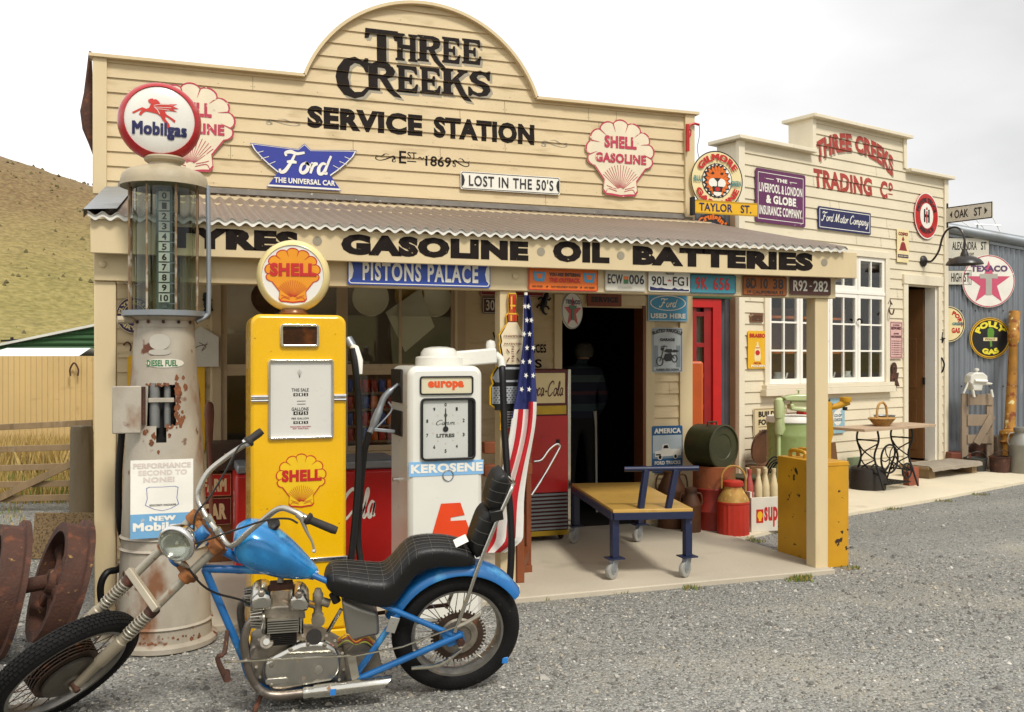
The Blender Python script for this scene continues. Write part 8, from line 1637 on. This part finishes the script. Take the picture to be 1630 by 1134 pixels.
# red oil cabinet in the gap
single('orange_cabinet', MB().prism(rr(-.11,0,.1,1.55,.03), -.1, .1), mat('orange_paint','c0561a',.45,var=.12,vs=5,spots=(('8a3a14',.64,6,.2),),bump=.06), 'tall orange cabinet standing before the red glazed door', 'cabinet', 1100, 832, bev=.02)
# ---- under the veranda: coolers, vending machine, shelf, window goods, person
CR_ = mat('cooler_red','b41614',.35,var=.1,vs=4,spots=(('6a0c0c',.64,4,.2),),bump=.03,coat=.2)
yc = 7.02; x0, x1 = PY(375,800,yc).x, PY(640,800,yc).x; zc = PY(600,748,yc).z
t = thing('drinks_chest', 'long red chest cooler with white script behind the yellow and white pumps', 'cooler', ((x0+x1)/2, yc+.3, .035))
ob('chest_body', MB().box(x0,yc,.035,x1,yc+.6,zc), CR_, t, ws=True, bev=.02); ob('chest_lid', MB().box(x0+.01,yc+.02,zc+.002,x1-.01,yc+.58,zc+.07), GALV, t, ws=True, bev=.015)
xs0, xs1 = PY(470,800,yc).x, PY(598,800,yc).x; ob('script', MB().flat(p_script('Coca-Cola', xs0, PY(500,832,yc).z, xs1, PY(580,775,yc).z, .17), yc-.003), PW, t, ws=True, sm=0)
b = MB(); b.flat(p_script('Coca-Cola', 0, 0, .5, .13, .17), -.003); b.xf(Matrix.Translation((x0-.002,yc+.15,.62)) @ Matrix.Rotation(math.radians(-90),4,'Z') @ Matrix.Rotation(math.radians(90),4,'Y')); ob('side_script', b, PW, t, ws=True, sm=0)
for lab, wd, zt_, zb_, pm in (('dark red tin sign with white letters ending RM behind the glass pump', 'FARM', 755, 790, CR_), ('dark red tin sign with white letters reading CAR below the other red sign', 'CAR', 793, 836, paint('deep_red','6a0f12'))):
    sign('red_tin_sign', lab, W_(318,zt_,368,zb_,.0,yc+.45), rect, pm, [('border', PC, FR(.008,.01,.01)), ('lettering', PC, TX(wd, .1, .2, .85, .8, .06))], group='red tin signs behind the glass pump')
t = thing('red_sign_stand', 'dark wooden rack holding the red tin signs behind the glass pump', 'rack', (PY(343,900,yc+.5).x, yc+.52, .035)); xa, xb = PY(316,800,yc+.5).x, PY(370,800,yc+.5).x
ob('rack_frame', MB().box(xa,yc+.47,.035,xb,yc+.6,PY(340,752,yc+.5).z), OAK, t, ws=True, bev=.004)
xa, xb = PY(330,700,yc+.4).x, PY(402,700,yc+.4).x; t = thing('tool_box', 'dark brown tool chest on the rack behind the glass pump', 'tool box', ((xa+xb)/2, yc+.5, PY(360,752,yc+.4).z)); ob('chest', MB().box(xa,yc+.4,PY(360,750,yc+.4).z,xb,yc+.65,PY(360,705,yc+.4).z), mat('dark_brown_chest','3a2618',.5,var=.25,vs=6,bump=.15), t, ws=True, bev=.008)
ob('latch', MB().box(xa+.12,yc+.39,PY(360,730,yc+.4).z,xa+.16,yc+.4,PY(360,722,yc+.4).z), CHROME, t, ws=True)
b = MB(); f = lambda px, py, y: PY(px, py, y); b.tube([f(337,868,6.75), f(335,760,6.8), f(334,705,6.85), f(334,700,6.85), f(333,660,6.87), f(333,645,6.87), f(333,640,6.87)], [.014,.014,.014,.02,.034,.03,.015], 12); props(ob('wooden_handled_pole', b, mat('red_brown_handle','6a3a24',.6,var=.2,vs=8,bump=.15)), 'rusty pole with a brown club shaped handle behind the glass pump', 'pole')
# vending machine
yv = 7.42; x0, x1 = PY(826,700,yv).x, PY(908,700,yv).x; zt = PY(880,588,yv).z; vz = lambda py: PY(870,py,yv).z; vx = lambda px: PY(px,700,yv).x
t = thing('vending_machine', 'old red upright drinks machine with chrome edge beside the doorway', 'vending machine', ((x0+x1)/2, yv+.2, .035))
ob('cabinet', MB().box(x0,yv,.12,x1,yv+.42,zt), mat('dark_red_cabinet','5a0e0e',.4,var=.15,vs=4,bump=.04), t, ws=True, bev=.008)
for px in (829,905.5): ob('chrome_edge', MB().box(vx(px)-.014,yv-.012,.12,vx(px)+.014,yv+.004,zt), OLDC, t, ws=True, bev=.003)
dp = ob('display_panel', MB().box(x0+.04,yv-.008,vz(642),vx(899),yv-.001,vz(594)), PC, t, ws=True, bev=.002); ob('script', MB().flat(p_script('Coca-Cola', x0+.07, vz(632), vx(896), vz(606), .15), yv-.0095), paint('maroon_ink','5a1a1c'), dp, ws=True, sm=0)
ob('gold_strip', MB().box(x0+.04,yv-.01,vz(660),vx(901),yv-.001,vz(646)), mat('gold_strip','b5942a',.35,metal=.4,var=.2,vs=9,bump=.05), t, ws=True, bev=.002)
ob('door', MB().box(x0+.03,yv-.02,vz(784),vx(903),yv-.001,vz(662)), CR_, t, ws=True, bev=.004); ob('lock', MB().box(vx(884),yv-.03,vz(709),vx(889),yv-.019,vz(700)), BLACKM, t, ws=True)
b = MB(); [b.box(x0+.03,yv-.02,vz(843)+i*.032,vx(902),yv-.004,vz(843)+i*.032+.016) for i in range(10)]; ob('grille', b, GALV, t, ws=True); ob('base_strip', MB().box(x0+.01,yv-.015,vz(849)-.02,vx(904),yv-.002,vz(845)), mat('gold_strip'), t, ws=True, bev=.002)
for px in (845,896): ob('castor', MB().lathe([(0,-.012),(.04,-.012),(.045,0),(.04,.012),(0,.012)], 18, Matrix.Translation((vx(px),yv+.05,.08)) @ Matrix.Rotation(math.radians(90),4,'Y')), RUST, t, ws=True)
b = MB(); f = lambda px, py, dy=0: PY(px, py, yv-.25+dy); b.tube(crv([f(846,788), f(866,757), f(888,718), f(891,711), f(886,707), f(874,716), f(862,732), f(850,735)],4), .011, 10); props(ob('chrome_trolley_handle', b, CHROME), 'bent chrome trolley handle in front of the red drinks machine', 'handle bar')
TIM2 = mat('red_brown_timber','7a3f1c',.55,var=.25,vs=4,spots=(('4a2412',.6,8,.2,.25),),bump=.2,bs=30,streak=.9)
t = thing('timber_rack', 'red brown timber rack on the concrete behind the striped flag', 'rack', tuple(G(832,938))); f = lambda px, py, y: PY(px, py, y); yr = G(832,938).y+.03
ob('leg', MB().box(f(823,800,yr).x,yr,.035,f(835,800,yr).x,yr+.07,f(830,818,yr).z), TIM2, t, ws=True, bev=.004); ob('leg', MB().box(f(838,800,yr+.5).x,yr+.5,.035,f(846,800,yr+.5).x,yr+.57,f(840,700,yr+.5).z), TIM2, t, ws=True, bev=.004)
for py in (712,748,912): ob('rail', MB().box(f(770,py,yr+.3).x,yr+.28,f(800,py+9,yr+.3).z,f(846,py,yr+.3).x,yr+.35,f(800,py-9,yr+.3).z), TIM2, t, ws=True, bev=.004)
ob('side_rail', MB().bar((f(829,800,yr).x,yr+.02,.13),(f(842,800,yr+.5).x,yr+.55,.13),.05,.09), TIM2, t, ws=True, bev=.004)
# goods in the window
CANS = [mat('can_'+c, c, .35, var=.3, vs=30, spots=(('d8c070',.62,18,.04),), bump=0) for c in ('a81e18','c8601a','27408a','8a1a14')]
yk = 7.99; ck = MB().lathe([(.03,0),(.032,.004),(.032,.1),(.03,.105),(0,.104)], 16)
sh = thing('can_shelf', 'dark shelf unit of canned goods inside the big shop window', 'shelf', ((WIN[0]+WIN[2])/2, yk+.05, WIN[1]-.1)); xa, xb = PY(556,650,yk).x, PY(640,650,yk).x
rows = [PY(600,py,yk).z for py in (700,676,650,624)]
for z in rows: ob('board', MB().box(xa-.05,yk-.06,z-.02,xb+.05,yk+.1,z), OAK, sh, ws=True)
ob('back', MB().box(xa-.05,yk+.1,rows[0]-.1,xb+.05,yk+.12,rows[-1]+.2), OAK, sh, ws=True)
cm = {}
for ri, z in enumerate(rows):
    x = xa; i = 0
    while x < xb:
        m = CANS[(i*3+ri*2) % 4]; o = ob('tin_can', ck, m, loc=(x, yk-.01, z), sm=60) if m not in cm else None
        if o is None: o = link(cm[m].copy()); o.location = (x, yk-.01, z); MWS[o.name] = Matrix.Translation((x, yk-.01, z))
        else: cm[m] = o
        props(o, ['bottom','second','third','top'][ri]+' shelf '+{0:'red',1:'orange',2:'blue',3:'dark red'}[CANS.index(m)]+' tin in the shop window, behind the pump nozzles', 'tin', 'tins on the window shelves'); x += .07; i += 1
for lab, px, py, rp, c in (('round cream enamel dish hung at the left of the right hand window sash', 590, 474, 29, mat('cream_enamel_dish','efe6cc',.35,bump=.02)), ('round yellow dish hung behind the window mullion', 652, 470, 24, paint('ochre_dish','b58f3a')), ('round cream enamel dish hung at the right of the window', 692, 477, 28, mat('cream_enamel_dish','efe6cc',.35,bump=.02)), ('round dark brown dish hung behind the yellow pump globe', 428, 474, 26, BROWNCH)):
    p = PY(px, py, 7.96); r_ = rp*8.2/1500; o = ob('hanging_dish', MB().lathe([(0,-.03),(r_*.7,-.03),(r_,0),(r_*.97,.004),(r_*.68,-.022),(0,-.022)], 36, ROTX), c, loc=p); props(o, lab, 'dish', 'dishes hung in the shop window')
b = MB(); b.prism([(0,-.22),(.26,.0),(.13,.33),(-.17,.12)], 0, .004); o = ob('paper_sheet', b, mat('tracing_paper','c9c2ae',.7,bump=.03), loc=PY(645,520,7.93)); props(o, 'tilted pale paper sheet stuck inside the shop window', 'paper')
# person in the doorway
def person():
    sk = [(0,0,.92),(0,0,1.12),(.0,.01,1.34),(0,.0,1.47),(-.02,-.01,1.53),(-.03,-.02,1.62), (-.17,0,1.38),(-.24,-.05,1.14),(-.2,-.2,.98),(-.19,-.26,.94), (.18,0,1.38),(.26,.03,1.12),(.24,-.1,.92),(.23,-.15,.86), (-.1,0,.86),(-.11,.0,.48),(-.11,.04,.09),(-.12,-.1,.045), (.1,0,.86),(.12,.02,.48),(.12,.06,.09),(.13,-.08,.045)]
    ed = [(0,1),(1,2),(2,3),(3,4),(4,5),(2,6),(6,7),(7,8),(8,9),(2,10),(10,11),(11,12),(12,13),(0,14),(14,15),(15,16),(16,17),(0,18),(18,19),(19,20),(20,21)]
    rad = [.155,.15,.165,.06,.058,.09,.08,.055,.04,.035,.08,.055,.04,.035,.1,.07,.05,.04,.1,.07,.05,.04]
    me = bpy.data.meshes.new('person'); me.from_pydata(sk, ed, []); o = link(bpy.data.objects.new('person', me))
    md = o.modifiers.new('skin','SKIN'); md.use_smooth_shade = True
    for i, r in enumerate(rad): me.skin_vertices[0].data[i].radius = (r, r*(.72 if i < 3 else 1))
    me.skin_vertices[0].data[0].use_root = True; s = o.modifiers.new('sub','SUBSURF'); s.levels = s.render_levels = 2
    return o
m = bpy.data.materials.new('dark_patterned_clothes'); m.use_nodes = True; nt = m.node_tree; N = nt.nodes; L_ = nt.links.new; b_ = N['Principled BSDF']; b_.inputs['Roughness'].default_value = .9
t_ = N.new('ShaderNodeTexCoord'); sp_ = N.new('ShaderNodeSeparateXYZ'); L_(t_.outputs['Object'], sp_.inputs[0]); ra = N.new('ShaderNodeValToRGB'); dv = N.new('ShaderNodeMath'); dv.operation = 'DIVIDE'; dv.inputs[1].default_value = 1.8; L_(sp_.outputs[2], dv.inputs[0]); L_(dv.outputs[0], ra.inputs[0]); ra.color_ramp.interpolation = 'CONSTANT'
e = ra.color_ramp.elements; e[0].color = lin('1a1818'); e[1].position = .85; e[1].color = lin('b08a72')
for p_, c_ in ((.52,'23283a'),(.56,'3a4a50'),(.60,'23283a'),(.65,'54343c'),(.67,'23283a'),(.72,'4a5a58'),(.76,'23283a'),(.80,'3a4a50')): e.new(p_).color = lin(c_)
L_(ra.outputs[0], b_.inputs['Base Color'])
po = person(); po.data.materials.append(m); pp = PY(925, 567, 8.75); po.location = (pp.x, pp.y, .037); po.rotation_euler = (0,0,math.radians(-15+180)); MWS[po.name] = Matrix.Translation((pp.x,pp.y,.037)) @ Matrix.Rotation(math.radians(165),4,'Z')
props(po, 'person with grey hair in a dark patterned sweater standing in the doorway, back turned', 'person')
ob('hair', MB().lathe([(.085,-.05),(.1,.0),(.098,.04),(.075,.085),(.03,.105),(0,.107)], 20, Matrix.Translation((-.03,-.01,1.60))), mat('grey_hair','5a554c',.9,var=.3,vs=30,bump=.5), po)
hl_ = MB(); 
for s_, hp_ in ((1,(.23,-.16,.84)),(-1,(-.19,-.28,.92))):
    for i in range(4): hl_.tube([(hp_[0]+.016*(i-1.5),hp_[1]-.0,hp_[2]),(hp_[0]+.017*(i-1.5),hp_[1]-.035,hp_[2]-.02),(hp_[0]+.016*(i-1.5),hp_[1]-.03,hp_[2]-.055-.006*(1.5-abs(i-1.5)))], .0085, 6)
    hl_.tube([(hp_[0]-s_*.03,hp_[1],hp_[2]+.01),(hp_[0]-s_*.045,hp_[1]-.03,hp_[2]-.02)], .0095, 6)
ob('fingers', hl_, mat('skin','b08a72',.6,bump=0), po)
cw = PY(950, 567, 8.6); b = MB(); b.tube([(cw.x,cw.y,.04),(cw.x-.01,cw.y,.9),(cw.x-.02,cw.y,1.05)], [.012,.012,.02], 8); props(ob('walking_stick', b, mat('pale_stick','b8b2a6',.5,bump=0)), 'pale walking stick held upright by the person in the doorway', 'walking stick')
t = thing('interior_counter', 'dark shop counter far inside the open doorway', 'counter', (3.2, 11.2, .037)); ob('counter_body', MB().box(-.9,-.3,0,.9,.3,.9), OAK, t, bev=.01)
# flag on a pole at the middle post
t = thing('striped_flag', 'red white and blue stars and stripes flag hanging beside the middle post', 'flag', tuple(PY(838,880,YB-.06))); fy = YB-.05
ob('flag_pole', MB().tube([PY(837,466,fy+.03), PY(833,560,fy+.03)], .012, 10), PW, t, ws=True)
FL = [(470,834,843),(500,833,848),(540,832,851),(580,829,852),(620,826,852),(640,822,851),(680,812,849),(720,802,846),(760,792,842),(800,780,836),(840,768,831),(862,762,826),(880,757,800)]
FR_ = mat('flag_red','b5121c',.8,var=.1,vs=8,bump=.1,bs=200); FW = mat('flag_white','dcd8d0',.8,var=.06,vs=8,bump=.1,bs=200); FB = mat('flag_blue','232a63',.8,var=.12,vs=8,bump=.1,bs=200)
n = 24; rows = []
cv = crv([(y, l, r_) for y, l, r_ in FL], 3)
for q in cv:
    row = []
    for i in range(n+1):
        u = i/n; px = q.y+(q.z-q.y)*u+min(1,(q.x-470)/200)*4*math.sin(q.x*.028+u*2.2); row.append(PY(px, q.x, fy-.03+.028*math.sin(u*9+q.x*.006)))
    rows.append(row)
bb = {q_: MB() for q_ in range(2, 8)}
for j in range(len(rows)-1):
    yy = cv[j].x
    for i in range(n):
        bd_ = 632+10*(1-i/n)*2
        mt = 2 if yy < bd_ else 3+min(4, int((i/n)*5))
        bb[mt].add([rows[j][i],rows[j][i+1],rows[j+1][i+1],rows[j+1][i]], [(0,1,2,3)])
for mt, nm_, m_ in ((2,'canton',FB),(3,'white_stripe',FW),(4,'red_stripe',FR_),(5,'white_stripe',FW),(6,'red_stripe',FR_),(7,'white_stripe',FW)): ob(nm_, bb[mt], m_, t, ws=True, sm=180)
b = MB(); rg = random.Random(3)
for py in range(488, 632, 22):
    for u in (.28,.72):
        l = 834-(py-470)*.06; r_ = 844+min(8,(py-470)*.1); px = l+(r_-l)*(u+(.15 if (py//22)%2 else -.08)); p = PY(px, py, fy-.064); s_ = p_star(0,0,.02,.42,5,rg.random()*.5); b.add([(p.x+x*.8,p.y,p.z+z) for x,z in s_[0]], s_[1])
ob('stars', b, FW, t, ws=True, sm=0)
# ---- timber topped trolley
DB = mat('dark_blue_steel','1d2440',.4,var=.15,vs=6,spots=(('6a6a72',.74,22,.03),),bump=.05); PLY = mat('varnished_plywood','bd954a',.4,var=.12,vs=4,spots=(('9a7030',.6,7,.25,.2),),bump=.08,streak=.9,coat=.2)
hT = .51; cFL, cFR, cBL, cBR = G(976,816,hT), G(1103,813.5,hT), G(910,773,hT), G(1020,771,hT)
t = thing('trolley', 'low trolley with varnished timber top, dark blue legs and castors', 'trolley', (cFL.x, cFL.y, .035)); up = Vector((0,0,1))
b = MB(); tp = [cFL,cFR,cBR,cBL]; b.add([p+up*(-.005) for p in tp]+[p+up*.018 for p in tp], [(3,2,1,0),(4,5,6,7),(0,1,5,4),(1,2,6,5),(2,3,7,6),(3,0,4,7)]); ob('timber_top', b, PLY, t, ws=True, bev=.003)
cen = (cFL+cFR+cBL+cBR)/4; inn = lambda p, d=.05: p+(cen-p).normalized()*d
for a_, b__ in ((cFL,cFR),(cFR,cBR),(cBR,cBL),(cBL,cFL)): ob('frame_rail', MB().bar(inn(a_,.02)-up*.03, inn(b__,.02)-up*.03, .04, .05), DB, t, ws=True, bev=.002)
for p in tp:
    q = inn(p,.06); lg = ob('leg', MB().box(q.x-.026,q.y-.026,.185,q.x+.026,q.y+.026,hT-.012), DB, t, ws=True, bev=.003)
    ob('leg_plate', MB().box(q.x-.06,q.y-.05,.176,q.x+.06,q.y+.05,.185), DB, lg, ws=True)
    ca = ob('castor', MB().lathe([(0,-.016),(.052,-.016),(.057,-.008),(.057,.008),(.052,.016),(0,.016)], 24, Matrix.Translation((q.x-.025,q.y-.01,.035+.057)) @ Matrix.Rotation(math.radians(25),4,'Z') @ Matrix.Rotation(math.radians(90),4,'X')), mat('grey_castor_tyre','8f8d86',.5,var=.1,vs=9,bump=.05), t, ws=True)
    ob('castor_fork', MB().bar((q.x,q.y,.176),(q.x-.025,q.y-.01,.092),.045,.05), GALV, ca, ws=True, bev=.004); ob('castor_hub', MB().lathe([(0,-.02),(.02,-.02),(.02,.02),(0,.02)], 14, Matrix.Translation((q.x-.025,q.y-.01,.092)) @ Matrix.Rotation(math.radians(25),4,'Z') @ Matrix.Rotation(math.radians(90),4,'X')), GALV, ca, ws=True)
zF = (cFR-CAM).dot(FWD); hp = lambda px, py, dz=0: PZ(px, py, zF+dz)
for x0_, x1_ in ((1018,1028.5),(1061,1076)): ob('handle_upright', MB().bar(hp(x0_,822), hp(x1_,748,.02), .04, .04), DB, t, ws=True, bev=.003)
ob('push_handle', MB().tube([hp(994,747,.02), hp(1112,745.5,.02)], .019, 12), DB, t, ws=True)
# ---- rusty iron wheels at the left
def iron_wheel(label, cpx, cpy, z, D, tilt, yaw, wd):
    c = PZ(cpx, cpy, z); Mx = Matrix.Translation(c) @ Matrix.Rotation(math.radians(yaw-YAW),4,'Z') @ Matrix.Rotation(math.radians(tilt),4,'Y') @ Matrix.Rotation(math.radians(90),4,'Y')
    t = thing('train_wheel', label, 'train wheel', M=Matrix.Translation((c.x,c.y,0)), group='rusty iron wheels on their axle'); R_ = D/2; w2 = wd/2
    ob('rim', MB().lathe([(R_,-w2),(R_,w2-.03),(R_+.035,w2-.025),(R_+.035,w2),(R_-.03,w2),(R_-.035,w2-.02),(R_-.05,-w2)], 56, Mx, closed=True), RUST, t, ws=True)
    for i in range(6):
        a = math.pi*i/3; b = MB(); b.tube(crv([(.05*math.cos(a),.05*math.sin(a),-.02),((R_*.55)*math.cos(a),(R_*.55)*math.sin(a),.0),((R_-.04)*math.cos(a),(R_-.04)*math.sin(a),-.0)],4), [.045,.03,.028,.05], 10, sq=.5); ob('spoke', b.xf(Mx), RUST, t, ws=True)
    ob('hub', MB().lathe([(0,-w2),(.06,-w2),(.075,-.03),(.075,.05),(.06,w2),(0,w2)], 24, Mx), RUST, t, ws=True); return Mx
M1 = iron_wheel('rusty iron flanged wheel leaning by the veranda corner, right one of the pair', 94, 928, 5.12, .64, 17, 35, .13)
M2 = iron_wheel('rusty iron flanged wheel cut by the left edge of the picture', 2, 936, 5.03, .66, 12, 34, .13)
p0, p1 = M2 @ Vector((0,0,.05)), M1 @ Vector((0,0,-.05)); props(ob('iron_axle', MB().tube([p0,p1], .04, 14), RUST), 'rusty axle joining the two iron wheels', 'axle')
single('woven_panel', MB().box(-.3,-.02,0,.28,.02,.36).xf(Matrix.Rotation(-.15,4,'X')), mat('woven_brown_mat','7a6444',.9,var=.2,vs=30,spots=(('52402a',.5,60,.1),),bump=.6,bs=120), 'brown woven panel standing behind the rusty wheels', 'panel', 112, 890, bev=.004)
b = MB(); rg = random.Random(6)
for i in range(9): b.tube([(rg.uniform(-.1,.1),rg.uniform(-.1,.1),-.05),(rg.uniform(-.3,.3),rg.uniform(-.1,.1),rg.uniform(.3,.6))], .012, 5)
q = TM @ Vector((us0-.25,.9,3.95)); t = thing('yucca_plant', 'tip of a spiky brown plant showing above the store parapet', 'plant', (q.x,q.y,0)); ob('trunk', MB().tube([(q.x,q.y,0),(q.x,q.y,4.05)], .08, 8), TIMBER, t, ws=True)
b = MB()
for i in range(26): a = i*2.4; l = .25+.18*rg.random(); b.add([(q.x+.02*math.sin(a),q.y,4.0),(q.x-.02*math.sin(a),q.y+.02,4.0),(q.x+l*math.cos(a)*.7,q.y+l*math.sin(a)*.7,4.0+l*(.5+.6*rg.random()))], [(0,1,2)])
ob('leaves', b, mat('yucca_leaf','6a5a34',.8,bump=0), t, ws=True, sm=0)
